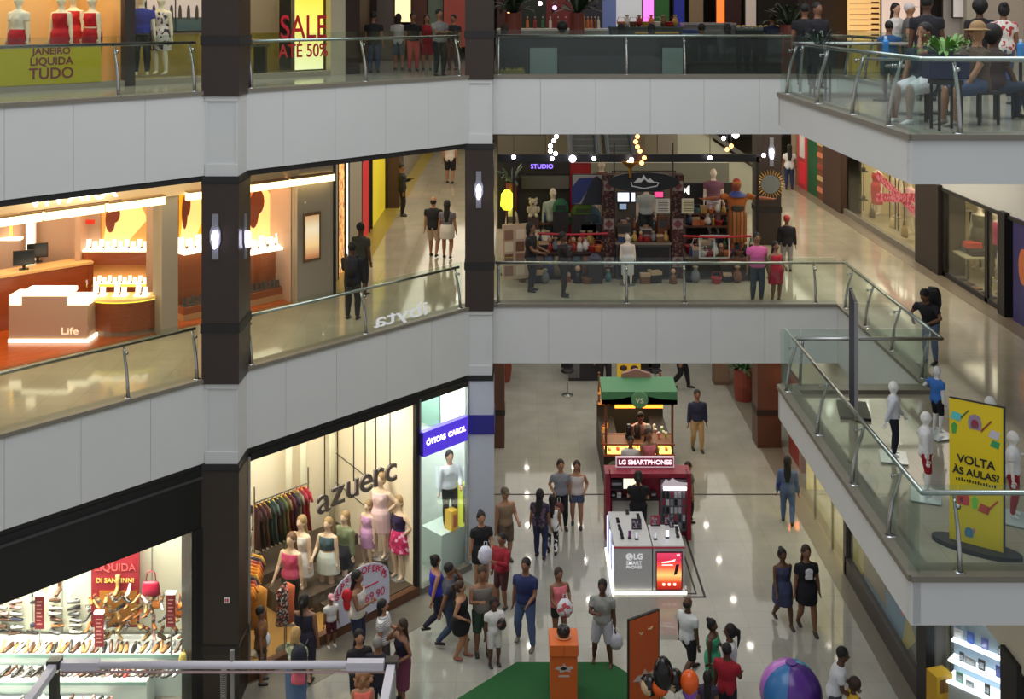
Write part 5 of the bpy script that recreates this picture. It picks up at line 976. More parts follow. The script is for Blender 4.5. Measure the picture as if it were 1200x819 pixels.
# reception desk with glowing edges
Yd = 22.1; x0, x1 = hx(10, Yd), hx(102, Yd)
t = thing('reception_desk', 'beige reception desk with glowing top and bottom edges and a small script logo', 'desk', (x0, Yd, JF)); Wd = x1 - x0
MB().box(.0, 0, .08, Wd, .5, .78).box(.27, 0, .78, Wd - .42, .5, 1.0).build('body', mat((206, 178, 156), .5), t)
MB().box(0, -.03, 0, Wd + .05, .5, .08).box(.27, -.02, .97, Wd - .4, .5, 1.06).box(.0, .02, .78, .27, .5, .98).box(Wd - .42, .02, .76, Wd, .5, .92).build('glowing_edge', JW, t)
txt('Life', .2, mat((250, 226, 190), .4, 0, .8), t, (Wd * .78, -.01, .24), ext=.003, sx=1.3)
t = thing('wood_counter', 'long wooden counter running back behind the reception desk', 'counter', (hx(2, 22.8), 22.9, JF), R(42))
MB().box(-.6, 0, 0, 1.9, .12, 1.15).build('front', WOODJ, t); MB().box(-.6, -.02, 1.15, 1.9, .6, 1.2).build('worktop', mat((230, 190, 130), .4), t)
for i, (px, py) in enumerate(((28, 318), (44, 306))):
    Yc = 23.4 + .7 * i; t = thing('monitor', ['black computer monitor nearest the desk on the wooden counter', 'black computer monitor farther along the wooden counter'][i], 'monitor', (hx(px, Yc), Yc, JF + 1.2), R(25), 'monitors in the jewellery shop')
    MB().box(-.22, 0, .1, .22, .04, .42).build('case', DARK, t); MB().box(-.2, -.004, .12, .2, 0, .4).build('screen', mat((30, 36, 44), .2), t); MB().box(-.03, .02, .0, .03, .06, .12).box(-.1, -.05, 0, .1, .12, .012).build('stand', DARK, t)
def jstand(t_loc, rz, lb, grp, s=1.0, m=None):
    t = thing('jewellery_stand', lb, 'jewellery stand', t_loc, rz, grp); M_ = m or mat((255, 246, 226), .4, 0, 1.3)
    MB().box(-.14 * s, -.1 * s, 0, .14 * s, .1 * s, .03 * s).build('tray', M_, t)
    MB().cbox((-.07 * s, 0, .12 * s), (.1 * s, .03 * s, .2 * s), 0, 0, -.2).cbox((.07 * s, 0, .1 * s), (.1 * s, .03 * s, .15 * s), 0, 0, -.2).build('bust', M_, t); MB().lathe([(.02 * s, .03 * s), (.03 * s, .07 * s)], (0, -.06 * s, 0), 8).build('ring_holder', mat((120, 90, 50), .4), t)
    return t
# round counter
cx, cy = hx(146, 23.0), 23.05
t = thing('round_counter', 'curved wooden jewellery counter with glass top and yellow-green light strip', 'counter', (cx, cy, JF))
arc = [(math.cos(R(a)) * .82, math.sin(R(a)) * .62) for a in range(180, 361, 12)]
MB().prism(arc, .12, .72).build('wood_front', WOODJ, t); MB().prism([(x * .95, y * .95) for x, y in arc], 0, .12).build('plinth', mat((150, 130, 110), .4), t)
MB().prism([(x * 1.01, y * 1.01) for x, y in arc], .72, .75).build('glow_strip', mat((226, 220, 70), .5, 0, 1.5), t); MB().prism([(x * 1.06, y * 1.06) for x, y in arc], .75, .80).build('worktop', mat((240, 190, 110), .4, 0, .4), t)
mb = MB()
for (a, b) in zip(arc, arc[1:]): mb.add([(a[0], a[1], .8), (b[0], b[1], .8), (b[0], b[1], 1.08), (a[0], a[1], 1.08)], [(0, 1, 2, 3)])
mb.build('glass_rim', CLEAR, t)
for i, dx in enumerate((-.45, 0, .45)): jstand((cx + dx, cy - .28, JF + .80), 0, '%s white jewellery stand on the curved counter' % ['left', 'middle', 'right'][i], 'stands on the curved counter', 1.05)
# wall niche display and posters seen behind the curved counter
Yn = 24.3; xa, xb = hx(97, Yn), hx(172, Yn)
struct(MB().box(xa - 1.9, Yn + .32, JF, xb + .5, Yn + .42, JF + 4.1).box(xa - .14, Yn - .1, JF, xa - .02, Yn + .32, JF + 4.1).box(xb + .02, Yn - .1, JF, xb + .25, Yn + .32, JF + 4.1).build('wall_shop', mat((196, 166, 146), .7)))
t = thing('display_cabinet', 'wall display cabinet with glowing golden shelves behind the curved counter', 'cabinet', (xa, Yn, JF)); Wn = xb - xa
z1, z2, z3 = hz(293, Yn) - JF, hz(328, Yn) - JF, hz(336, Yn) - JF
MB().box(0, 0, 0, Wn, .3, z3).box(0, 0, z1 - .34, Wn, .3, z1 - .04).build('case', mat((150, 76, 40), .4), t); MB().box(0, -.02, z1 - .04, Wn, .3, z1).build('glowing_shelf', JW, t); MB().box(0, -.01, z3, Wn, .28, z3 + .05).build('golden_shelf', GOLDL, t)
MB().box(0, .29, z3, Wn, .31, z1 - .34).build('backboard', mat((206, 150, 80), .5), t)
def artposter(name_label, loc, rz, w, h, seed, base, em=.9):
    t = thing('lit_poster', name_label, 'poster', loc, rz, 'glowing jewellery posters'); MB().box(0, .0, 0, w, .05, h).build('frame', mat((170, 110, 60), .4), t)
    MB().box(.02, -.006, .02, w - .02, 0, h - .02).build('sheet', mat(base, .5, 0, em), t); rr = random.Random(seed)
    MB().slab_y([(.05 * w, .05 * h), (.55 * w, .1 * h), (.95 * w, .45 * h), (.8 * w, .7 * h), (.5 * w, .62 * h), (.42 * w, .72 * h), (.2 * w, .6 * h), (.12 * w, .4 * h)], -.012, -.007).build('printed_figure', mat((255, 206, 130), .5, 0, em), t)
    MB().ell((.27 * w, -.014, .54 * h), (.13 * w, .008, .15 * h)).ell((.2 * w, -.014, .44 * h), (.1 * w, .008, .2 * h)).build('printed_hair', mat((110, 46, 20), .5, 0, em * .35), t); return t
artposter('glowing jewellery poster behind the curved counter', (hx(113, Yn), Yn + .24, hz(293, Yn)), 0, hx(172, Yn) - hx(113, Yn), 1.45, 1, (226, 140, 70), .75)
jj = 0
for zz, n, lab in ((z1, 5, 'upper glowing shelf'), (z3 + .05, 6, 'golden shelf')):
    for i in range(n): jstand((xa + .16 + (Wn - .3) * i / (n - 1), Yn + .12, JF + zz), 0, 'white jewellery stand on the %s behind the curved counter, %s from the left' % (lab, ORD[i]), 'stands in the wall cabinet', 1.0 if n == 5 else .8)
t = thing('wall_sign', 'small red sign on the wall left of the jewellery cabinet', 'sign', (hx(103, Yn), Yn + .22, hz(264, Yn))); MB().box(-.1, -.1, 0, .1, -.07, .1).build('face', mat((206, 50, 30), .5, 0, .3), t)
t = thing('wall_light', 'tall vertical white light bar at the back of the jewellery shop', 'light', (hx(35, 24.4), 24.4, hz(312, 24.4))); MB().box(-.09, 0, 0, .09, .06, 1.15).build('diffuser', JW, t); MB().box(-.12, .06, -.03, .12, .09, 1.18).build('back_plate', PINK, t)
t = thing('wall_niche', 'lit wall niche with jewellery at the far left of the shop', 'display niche', (hx(-6, 24.2), 24.2, hz(282, 24.2))); MB().box(-.2, 0, 0, .55, .2, .05).build('shelf', JW, t); MB().box(-.2, .18, 0, .3, .2, .55).build('lit_back', GOLDL, t)
# displays in the slanted window right and left of the brown pillar
for i, (pa, pb, yt, yb, lab) in enumerate(((209, 244, 222, 294, 'left of the brown pillar'), (284, 346, 216, 292, 'right of the brown pillar'))):
    d = DJ + .75; s0, z0 = ls(pa, yb, d); s1, z1_ = ls(pb, yb, d); _, zt_ = ls((pa + pb) / 2, yt, d); z0 = (z0 + z1_) / 2
    q0, _ = ls(pa, yb, d + .3); q1, _ = ls(pb, yb, d + .3)
    artposter('glowing amber jewellery poster in the window %s' % lab, W(q0, d + .3, z0), ANG, q1 - q0, zt_ - z0 + .5, i + 4, (240, 160, 30) if i == 0 else (226, 110, 50), .8)
    t = WT('display_cabinet', 'window display cabinet with glowing top %s' % lab, 'cabinet', s0, d - .25, JF, 'window display cabinets')
    MB().box(0, 0, .15, s1 - s0, .5, .3).box(0, .3, .3, s1 - s0, .5, z0 - JF).build('case', mat((160, 92, 56), .4), t); MB().box(0, -.02, z0 - JF, s1 - s0, .5, z0 - JF + .06).build('glowing_top', JW, t); MB().box(0, .0, 0, s1 - s0, .3, .15).build('plinth', mat((206, 170, 120), .4), t)
    n = 3 if i == 0 else 6
    for k in range(n): 
        w = W(s0 + .15 + (s1 - s0 - .3) * k / (n - 1), d - .02, z0 + .06); jstand(w, ANG, 'white jewellery bust in the window %s, %s from the left' % (lab, ORD[k]), 'busts in the jewellery window', 1.35 - .3 * (k % 2))
        w = W(s0 + .15 + (s1 - s0 - .3) * k / (n - 1), d - .1, JF + .3); jstand(w, ANG, 'dark jewellery stand low in the window %s, %s from the left' % (lab, ORD[k]), 'low stands in the jewellery window', .9, mat((90, 84, 84), .4))
struct(MB().box(J_(206), DJ, .0, J_(346), DJ + .014, sgz - JF).build('window_4', CLEAR, None, (OX, OY, JF), ANG))
struct(MB().box(J_(103), DJ, .0, J_(187), DJ + .014, sgz - JF).build('window_5', CLEAR, None, (OX, OY, JF), ANG))
s0, z0 = ls(366, 306, DJ - .12); t = WT('framed_picture', 'small framed glowing picture on the grey pier of the jewellery shop', 'picture', s0, DJ - .12, z0)
MB().box(-.24, 0, 0, .24, .03, 1.15).build('frame', mat((120, 96, 66), .4), t); MB().box(-.19, -.006, .06, .19, 0, 1.08).build('print', gradmat([(150, 60, 30), (250, 210, 150), (250, 236, 200), (206, 150, 90)], .6, 'Z', 0, 1.15), t)
for k in range(3): tag(MB().box(0, 0, 0, .05, .01, .05).build('wall_sticker', mat((230, 226, 210), .5), None, W(J_(354), DJ - .1, hz(238 + 16 * k, W(J_(354), DJ).y)), ANG), '%s small pale sticker on the grey pier' % ['upper', 'middle', 'lower'][k], 'sticker', 'stickers on the grey pier')
# ------------------------------------------------------------------ first floor: left side of the hall going back
XW = -4.62
mb = MB().box(XW - .3, 26.0, 0, XW, 27.3, 4.1, 0).box(XW - .3, 29.0, 0, XW, 31.4, 4.1, 0).box(XW - .3, 41, 0, XW, 57, 4.1, 0).box(XW - .3, 26, 3.0, XW, 41, 4.1, 0)
struct(mb.build('wall_left', mat((150, 140, 124), .6), None, (0, 0, L1)))
def lightbox(y0, y1, z1, m, name, lab, cat):
    t = thing(name, lab, cat, (XW, y0, L1)); MB().box(-.25, 0, .0, -.02, y1 - y0, z1).build('panel', m, t); MB().box(-.26, -.02, z1, .02, y1 - y0 + .02, z1 + .08).box(-.26, -.04, 0, .02, .0, z1).box(-.26, y1 - y0, 0, .02, y1 - y0 + .04, z1).build('frame', DARK, t)
lightbox(27.3, 28.4, 3.0, fabricmat([(190, 120, 60), (240, 190, 110), (150, 70, 40), (250, 220, 160)], 3, 'noise', .6, .9), 'lit_display', 'glowing amber shop display just past the jewellery shop pier', 'display')
lightbox(28.4, 29.0, 3.0, mat((236, 244, 230), .5, 0, 1.3), 'light_column', 'glowing white column beside the amber display', 'light')
lightbox(31.4, 33.0, 2.4, mat((190, 36, 44), .5, 0, .25), 'red_banner', 'red banner panel on the left wall of the first floor hall', 'banner')
lightbox(33.6, 37.0, 3.1, mat((214, 190, 40), .5, 0, .35), 'yellow_shopfront', 'yellow shopfront panel on the left wall of the first floor hall', 'panel')
struct(MB().box(XW - .3, 37.1, 0, XW + .45, 38.6, 4.1).build('pillar', mat((70, 46, 36), .5), None, (0, 0, L1)))
lightbox(38.9, 41.0, 2.6, mat((226, 176, 120), .5, 0, .8), 'lit_window', 'glowing cream shop window behind the dark left column', 'window')
struct(MB().box(-4.5, 56.5, L1, 11, 56.7, 10).build('wall_back', mat((120, 108, 92), .7)))
# a lit sign's floor reflection, painted as mirrored letters on the railing glass
w0 = W(s1b + .05, 0); s0, z0 = ls(474, 382, -.0); t = WT('sign_reflection', 'painted sign reflection, white mirrored letters on the lower edge of the slanted railing glass', 'lettering', s0, .085, L1 + .26)
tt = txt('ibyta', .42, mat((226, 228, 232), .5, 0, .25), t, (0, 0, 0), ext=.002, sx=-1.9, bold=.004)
# ------------------------------------------------------------------ first floor: souvenir and coffee shop in the middle
YS = 27.3; X0, X1 = hx(583, YS), hx(912, YS)
def sx(px, Y=YS): return hx(px, Y)
def sz(py, Y=YS): return hz(py, Y)
KD = mat((38, 30, 30), .5); KR = mat((96, 34, 34), .5)
t = thing('stall_gantry', 'black open shop frame with a dark beam across the middle hall', 'frame', (X0, YS, L1))
MB().box(0, 0, sz(190) - L1, X1 - X0 - .5, .12, sz(181) - L1).build('beam', mat((18, 18, 20), .4), t)
for px in (602, 888): MB().box(sx(px) - X0 - .03, 0, 0, sx(px) - X0 + .03, .12, sz(184) - L1).build('upright', mat((30, 28, 28), .4), t)
PAT = fabricmat([(80, 24, 28), (34, 22, 24), (104, 78, 66), (64, 22, 26), (44, 26, 26)], 26)
for px, lb in ((714, 'left'), (795, 'right')):
    t = thing('patterned_column', '%s red and black patterned square column of the souvenir shop' % lb, 'column', (sx(px), YS + .1, L1), 0, 'patterned columns')
    MB().box(-.16, 0, 0, .16, .32, sz(206) - L1).build('shaft', PAT, t)
    for k in range(3): MB().cbox((0, -.006, .42 + .98 * k), (.26, .01, .26), 0, 0, 0).build('tile', mat((140, 126, 120), .5), t).rotation_euler = (0, 0, 0); MB().add([(-.12, -.014, .42 + .98 * k), (0, -.014, .30 + .98 * k), (.12, -.014, .42 + .98 * k), (0, -.014, .54 + .98 * k)], [(0, 1, 2, 3)]).build('diamond', mat((110, 50, 56), .5), t)
# oval sign
t = thing('oval_sign', 'black oval sign with a pale mountain emblem over the coffee counter', 'sign', (sx(754), YS - .05, sz(213)))
e_ = MB().lathe([(1, 0), (1, .05)], n=36); e_.v = [(x * .92, z, y * .25) for x, y, z in e_.v]; e_.build('plate', mat((16, 16, 20), .35), t)
PL = mat((180, 184, 190), .4, 0, .15)
MB().slab_y([(-.26, -.02), (-.12, .12), (-.06, .08), (.0, .19), (.1, .06), (.16, .1), (.3, -.02), (.1, .0), (.02, .08), (-.06, .0)], -.012, 0).build('mountain', PL, t)
MB().tube([(-.32, -.01, -.0), (-.3, -.01, -.1), (0, -.01, -.16), (.34, -.01, -.1), (.38, -.01, -.02), (.3, -.01, .0)], .014, 6).build('swoosh', PL, t)
for sg in (-.75, .75): MB().box(sg - .015, .0, .2, sg + .015, .03, 1.0).build('hanger', DARK, t)
# murals, backs and counters
def panel(px0, py0, px1, py1, m, name, lab, cat, Y=YS + .9, th=.05, group=None, frame=None, em=None):
    x0, x1 = hx(px0, Y), hx(px1, Y); z0, z1 = hz(py1, Y), hz(py0, Y); t = thing(name, lab, cat, (x0, Y, z0), 0, group)
    MB().box(.0, 0, 0, x1 - x0, th, z1 - z0).build('backing', frame or DARK, t); MB().box(.02, -.008, .02, x1 - x0 - .02, 0, z1 - z0 - .02).build('face', m, t); return t
def stall_counter(px0, px1, py_top, dep, m, top, lab, name='shop_counter', Y=YS, cat='counter'):
    x0, x1 = hx(px0, Y), hx(px1, Y); h = hz(py_top, Y) - L1; t = thing(name, lab, cat, (x0, Y, L1)); MB().box(0, 0, 0, x1 - x0, dep, h - .04).build('body', m, t); MB().box(-.02, -.02, h - .04, x1 - x0 + .02, dep, h).build('worktop', top, t)
    MB().box(.04, -.012, .08, x1 - x0 - .04, 0, h - .1).build('front_panel', mat((26, 22, 24), .5, 0, 0, .3, 6), t); return t
stall_counter(605, 707, 296, .8, KD, mat((60, 40, 40), .5), 'dark low counter along the left half of the souvenir shop')
stall_counter(722, 786, 285, .6, mat((66, 62, 60), .5), mat((120, 108, 96), .5), 'grey coffee counter between the patterned columns')
stall_counter(803, 886, 302, .7, mat((70, 58, 48), .5), mat((96, 82, 70), .5), 'brown glass-topped counter at the right of the souvenir shop')
m_ = panel(670, 204, 712, 240, mat((150, 146, 140), .6), 'mountain_mural', 'blue and grey mountain mural at the back of the souvenir shop', 'mural', YS + .5)
for pts, c in (([(.0, .02), (.0, .45), (.2, .7), (.55, .72), (.42, .4), (.2, .05)], (40, 52, 110)), ([(.25, .02), (.55, .7), (.66, .76), (.95, .5), (.95, .02)], (38, 38, 50))): MB().slab_y([(x, z) for x, z in pts], -.02, -.009).build('painted_peak', mat(c, .6), m_)
panel(583, 190, 668, 268, mat((44, 40, 38), .7), 'stall_partition', 'dark partition at the left back of the souvenir shop', 'partition', YS + 1.6)
panel(800, 214, 862, 296, mat((52, 44, 40), .7), 'stall_partition', 'dark partition at the right back of the souvenir shop', 'partition', YS + 1.5)
panel(723, 225, 738, 237, mat((206, 222, 250), .5, 0, 2.0), 'lit_screen', 'bright white screen left of the coffee counter', 'screen', YS + 1.19, group='bright screens over the coffee counter')
panel(739, 225, 745, 237, mat((206, 222, 250), .5, 0, 1.6), 'lit_screen', 'narrow bright screen strip beside the wide white screen', 'screen', YS + 1.2, group='bright screens over the coffee counter')
panel(725, 238, 735, 246, mat((150, 170, 200), .5, 0, .6), 'till_screen', 'small blue till screen on the coffee counter', 'screen', YS + 1.19)
panel(766, 224, 778, 232, mat((230, 80, 140), .5, 0, .9), 'neon_sign', 'small glowing pink sign right of the coffee screens', 'sign', YS + 1.19)
panel(717, 200, 792, 318, mat((112, 104, 94), .7), 'stall_partition', 'grey-beige partition behind the coffee screens', 'partition', YS + 1.245)
mm = panel(798, 215, 828, 232, mat((20, 18, 20), .5), 'letter_sign', 'black sign board with a white letter M', 'sign', YS + 1.44); txt('M', .34, mat((230, 230, 230), .5, 0, .8), mm, (.12, -.02, .2), ext=.004, bold=.006)
for (a, b, c, d, m, lb) in ((769, 233, 785, 250, mat((196, 190, 180), .6), 'price list with dark lines beside the right patterned column, left one'), (799, 233, 813, 250, mat((206, 196, 150), .6), 'price list with a yellow picture right of the patterned column')):
    t = panel(a, b, c, d, m, 'price_list', lb, 'price list', YS - .02, group='price lists beside the columns', frame=mat((206, 200, 190), .5)); 
    for k in range(6): MB().box(.05, -.012, .06 + k * .05, .3, -.008, .08 + k * .05).build('line', mat((90, 80, 76), .6), t)
panel(610, 205, 668, 222, gradmat([(70, 66, 60), (96, 92, 84)], 0, 'X', 0, 1), 'glass_balustrade', 'grey glass band high at the back left of the shop', 'panel', YS + 1.5)
t = panel(622, 191, 650, 199, mat((70, 60, 90), .5), 'violet_sign', 'violet neon lettering high on the left of the souvenir shop', 'sign', YS + 1.55); txt('STUDIO', .17, mat((140, 110, 255), .5, 0, 2.5), t, (.3, -.02, .09), ext=.003)
# red tapes
for a, b, y, lb in ((630, 712, 273, 'red tape strung across the left goods of the souvenir shop'), (800, 880, 276, 'red tape strung across the right goods of the souvenir shop')):
    tag(MB().tube([(0, 0, 0), ((sx(b) - sx(a)) / 2, 0, -.03), (sx(b) - sx(a), 0, 0)], .03, 6).build('red_tape', mat((170, 24, 36), .5), None, (sx(a), YS - .06, sz(y))), lb, 'tape')
# cream framed board leaning at the left
t = thing('picture_board', 'cream slanted board of small framed pictures at the left of the souvenir shop', 'board', (sx(596), YS - .5, L1), R(20))
MB().box(-.15, 0, .12, .55, .05, 1.5).build('board', mat((206, 176, 150), .6), t)
for k in range(8): MB().box(-.1 + .3 * (k % 2), -.02, .22 + .3 * (k // 2), .12 + .3 * (k % 2), 0, .46 + .3 * (k // 2)).build('small_frame', mat([(150, 110, 90), (226, 206, 180), (120, 80, 60)][k % 3], .5), t)
# statue in striped robe
stp = Vector((sx(866), YS + .25, L1 + .55))
MB0 = thing('statue_plinth', 'dark plinth under the robed statue', 'plinth', (stp.x, stp.y, L1)); MB().box(-.5, -.4, 0, .5, .4, .5).build('block', KD, MB0); MB().box(-.53, -.43, .5, .53, .43, .55).build('cap', KR, MB0)
st, J = figure('statue', 'life-size statue in orange striped robe with blue collar and outstretched arms', 'statue', stp, 0, 1.95, top=('tee', (176, 96, 40)), bot=('longskirt', fabricmat([(150, 82, 36), (100, 60, 34), (60, 74, 60), (170, 104, 46)], 1.6, 'vstripe')), hair=('long', (176, 60, 60)), skin=(150, 84, 52), arms=('wide', 'wide'), fem=False)
MB().lathe([(.24, 1.5), (.2, 1.56), (.1, 1.62)], (0, -.02, .05), 18).build('collar', mat((40, 60, 130), .5), st); MB().lathe([(.19, 1.18), (.2, 1.3), (.18, 1.33)], (0, 0, 0), 14).build('belt', mat((60, 50, 36), .5), st); MB().lathe([(.105, 1.86), (.11, 1.93)], n=14).build('crown_band', mat((206, 140, 50), .4), st)
# sunburst mirror on the pillar
t = thing('sunburst_mirror', 'round grey mirror with gold sun rays on the brown pillar', 'mirror', (hx(903, 30.6), 30.6, hz(216, 30.6))); mb = MB()
e_ = MB().lathe([(.27, 0), (.27, .03)], n=28); e_.v = [(x, z, y) for x, y, z in e_.v]; e_.build('glass_disc', mat((128, 132, 130), .15, .3), t)
for k in range(28): a = 2 * math.pi * k / 28; mb.tube([(.29 * math.cos(a), .01, .29 * math.sin(a)), (.42 * math.cos(a), .0, .42 * math.sin(a))], [.02, .006], 5)
mb.build('ray_ring', mat((196, 150, 70), .35, .6), t); MB().box(-.02, .03, -.02, .02, .66, .02).build('wall_mount', DARK, t)
# hanging bulbs
BL = ['white bulb on the left hanging string over the souvenir shop, %s from the top' % q for q in ORD[:6]] + ['large white bulb on the dark beam right of the left string', 'white bulb on the dark beam over the mountain mural', 'white bulb at the far left of the dark beam'] + ['orange bulb on the middle hanging string over the souvenir shop, %s from the top' % q for q in ORD[:6]] + ['white bulb on the right half of the dark beam', 'large white bulb hung high over the robed statue', 'upper orange bulb left of the large white bulb over the statue', 'lower orange bulb left of the large white bulb over the statue', 'small white bulb left of the large white bulb over the statue', 'white bulb beside the pillar with the sunburst mirror', 'white bulb beside the golden bracket lantern']
for bi, (px, py, c) in enumerate(((652, 160, 'w'), (649, 165, 'w'), (645, 171, 'w'), (645, 177, 'w'), (651, 180, 'w'), (647, 186, 'w'), (671, 186, 'W'), (696, 186, 'w'), (602, 184, 'w'), (747, 160, 'o'), (745, 166, 'o'), (747, 172, 'o'), (750, 177, 'o'), (755, 185, 'o'), (752, 191, 'o'), (832, 185, 'w'), (862, 158, 'W'), (857, 171, 'o'), (852, 175, 'o'), (848, 162, 'w'), (895, 182, 'w'), (740, 187, 'w'))):
    Y = YS - .25; z = hz(py, Y); r0 = .09 if c == 'W' else .055; nm_ = {'w': 'white', 'W': 'large white', 'o': 'orange'}[c]
    t = thing('hanging_bulb', BL[bi], 'bulb', (hx(px, Y), Y, z), 0, '%s bulbs over the souvenir shop' % nm_); MB().ell((0, 0, 0), (r0,) * 3, 10, 7).build('globe', mat((255, 150, 80) if c == 'o' else (240, 236, 255), .4, 0, 7), t, smooth=True); MB().tube([(0, 0, r0), (0, 0, 10.11 - z)], .008, 4).build('cord', DARK, t)
t = thing('gold_lantern', 'golden bracket lantern on the dark beam', 'lantern', (sx(738), YS - .12, sz(196))); MB().lathe([(.03, -.25), (.05, 0), (.2, .12), (.22, .16)], n=14).build('bowl', mat((150, 110, 50), .3, .6), t); MB().ell((0, 0, .14), (.1, .1, .05)).build('bulb', mat((255, 230, 170), .5, 0, 4), t)
# glowing yellow figure, teddy, palm
t = thing('floor_lamp', 'tall lamp with a glowing yellow shade at the left edge of the souvenir shop', 'lamp', (sx(594), YS + .5, L1)); MB().lathe([(.18, 0), (.18, .03), (.02, .05), (.02, 1.75)], n=12).build('pole', DARK, t); MB().lathe([(.1, 1.7), (.17, 1.8), (.15, 2.1), (.07, 2.2)], n=14).build('shade', mat((240, 250, 40), .5, 0, 3.5), t)
planter((sx(599), YS + 1.1, L1), 'palm with pale fronds above the yellow lamp', size=.7, h=2.3, r=.15, n=20, seed=11, leaf=(96, 110, 96))
t = thing('teddy_bear', 'cream and brown teddy bear sitting on the shop goods at the left', 'toy', (sx(625), YS + .2, sz(256))); TB = mat((196, 180, 150), .9); 
b_ = MB().ell((0, 0, .16), (.13, .1, .16)).ell((0, -.02, .38), (.11, .1, .1))
for sg in (1, -1): b_.ell((sg * .085, -.02, .47), (.035, .025, .035)); b_.ell((sg * .13, -.05, .2), (.045, .045, .09)); b_.ell((sg * .08, -.13, .06), (.05, .09, .05))
b_.build('plush', TB, t, smooth=True); MB().ell((0, -.12, .36), (.03, .02, .02)).ell((.04, -.11, .41), (.012, .01, .012)).ell((-.04, -.11, .41), (.012, .01, .012)).build('face', DARK, t)
MB().box(-.14, -.2, -.28, .14, .18, 0).build('seat_box', mat((70, 50, 40), .6), t)
# goods on the counters and shelves
def shelfu(px0, px1, py, lab, Y=YS + .45, d=.35): 
    x0, x1 = hx(px0, Y), hx(px1, Y); t = thing('goods_shelf', lab, 'shelf', (x0, Y, hz(py, Y))); MB().box(0, 0, -.04, x1 - x0, d, 0).build('board', mat((92, 60, 44), .5), t); MB().box(.02, .05, -(hz(py, Y) - L1), .06, d, -.04).box(x1 - x0 - .06, .05, -(hz(py, Y) - L1), x1 - x0 - .02, d, -.04).build('support', KD, t)
shelfu(632, 706, 262, 'upper dark goods shelf behind the left counter', YS + .95); shelfu(722, 786, 268, 'coffee equipment shelf behind the grey counter', YS + .8); shelfu(803, 862, 265, 'upper goods shelf behind the right counter', YS + .95); shelfu(803, 862, 250, 'top goods shelf behind the right counter', YS + 1.1, .3)
GC = {'red': (150, 36, 36), 'white': (206, 200, 190), 'brown': (110, 70, 46), 'blue': (44, 60, 100), 'green': (60, 110, 60), 'orange': (196, 110, 60), 'grey': (110, 110, 112), 'gold': (176, 140, 70), 'black': (26, 24, 26), 'teal': (70, 110, 110)}
rg = random.Random(21)
def good(kind, x, Y, z, c, lb, grp, s=1.0):
    m = mat(GC[c], .45)
    t = thing({'vase': 'vase', 'box': 'gift_box', 'doll': 'doll', 'basket': 'basket', 'bottle': 'bottle'}[kind], lb, {'vase': 'vase', 'box': 'box', 'doll': 'doll', 'basket': 'basket', 'bottle': 'bottle'}[kind], (x, Y, z), rg.uniform(-.3, .3), grp)
    if kind == 'vase': MB().lathe([(.04 * s, 0), (.09 * s, .08 * s), (.07 * s, .18 * s), (.03 * s, .24 * s), (.05 * s, .28 * s)], n=10).build('body', m, t, smooth=True); MB().lathe([(.045 * s, .27 * s), (.055 * s, .285 * s), (.04 * s, .3 * s)], n=10).build('rim', mat((150, 130, 100), .4), t)
    elif kind == 'box': MB().box(-.1 * s, -.07 * s, 0, .1 * s, .07 * s, .2 * s).build('carton', m, t); MB().box(-.105 * s, -.075 * s, .15 * s, .105 * s, .075 * s, .21 * s).build('lid', mat((180, 150, 120), .5), t)
    elif kind == 'doll': MB().lathe([(.09 * s, 0), (.06 * s, .14 * s), (.03 * s, .2 * s)], n=10).build('dress', m, t, smooth=True); MB().ell((0, 0, .25 * s), (.05 * s, .05 * s, .055 * s)).build('head_ball', mat((196, 150, 120), .5), t, smooth=True)
    elif kind == 'basket': MB().lathe([(.08 * s, 0), (.12 * s, .12 * s), (.11 * s, .13 * s), (.08 * s, .05 * s)], n=12).build('bowl', m, t); MB().tube([(-.11 * s, 0, .12 * s), (-.07 * s, 0, .24 * s), (.07 * s, 0, .24 * s), (.11 * s, 0, .12 * s)], .01, 6).build('handle', m, t)
    else: MB().lathe([(.035 * s, 0), (.035 * s, .16 * s), (.014 * s, .2 * s), (.014 * s, .25 * s)], n=10).build('glass_body', m, t); MB().lathe([(.018 * s, .25 * s), (.018 * s, .28 * s)], n=8).build('cap', mat((190, 180, 170), .4), t)
rows = [('on the left counter', 612, 704, 296, YS + .2, 13, 1.15), ('on the left counter, rear line', 612, 704, 292, YS + .55, 11, 1.5), ('on the upper left shelf', 635, 704, 262, YS + 1.1, 10, 1.1), ('on the coffee counter', 725, 784, 285, YS + .2, 8, .9), ('on the coffee shelf', 725, 784, 268, YS + .95, 8, .9), ('on the right counter', 806, 884, 302, YS + .2, 11, 1.1), ('on the right counter, rear line', 806, 884, 299, YS + .5, 10, 1.6), ('on the upper right shelf', 805, 860, 265, YS + 1.1, 8, 1.0), ('on the top right shelf', 805, 860, 250, YS + 1.22, 7, .9)]
for lab, a, b, py, Y, n, s in rows:
    z = {'left': sz(296), 'coff': sz(285), 'righ': sz(302)}.get(lab[7:11]) if 'counter' in lab else None
    if z is None: z = hz(py, {'on the upper left shelf': YS + .95, 'on the coffee shelf': YS + .8, 'on the upper right shelf': YS + .95, 'on the top right shelf': YS + 1.1}[lab])
    for k in range(n):
        c = rg.choice(list(GC)); kind = rg.choice(['vase', 'box', 'doll', 'basket', 'bottle']); px = a + (b - a) * (k + .5) / n
        good(kind, hx(px, Y), Y, z, c, '%s souvenir %s %s, %s from the left' % (c, kind, lab, ORD[k]), 'goods ' + lab.split(',')[0], s)
for k in range(9):
    px = 728 + 6.5 * k; x = hx(px, YS + .4); h_ = .12 + .1 * (k % 3)
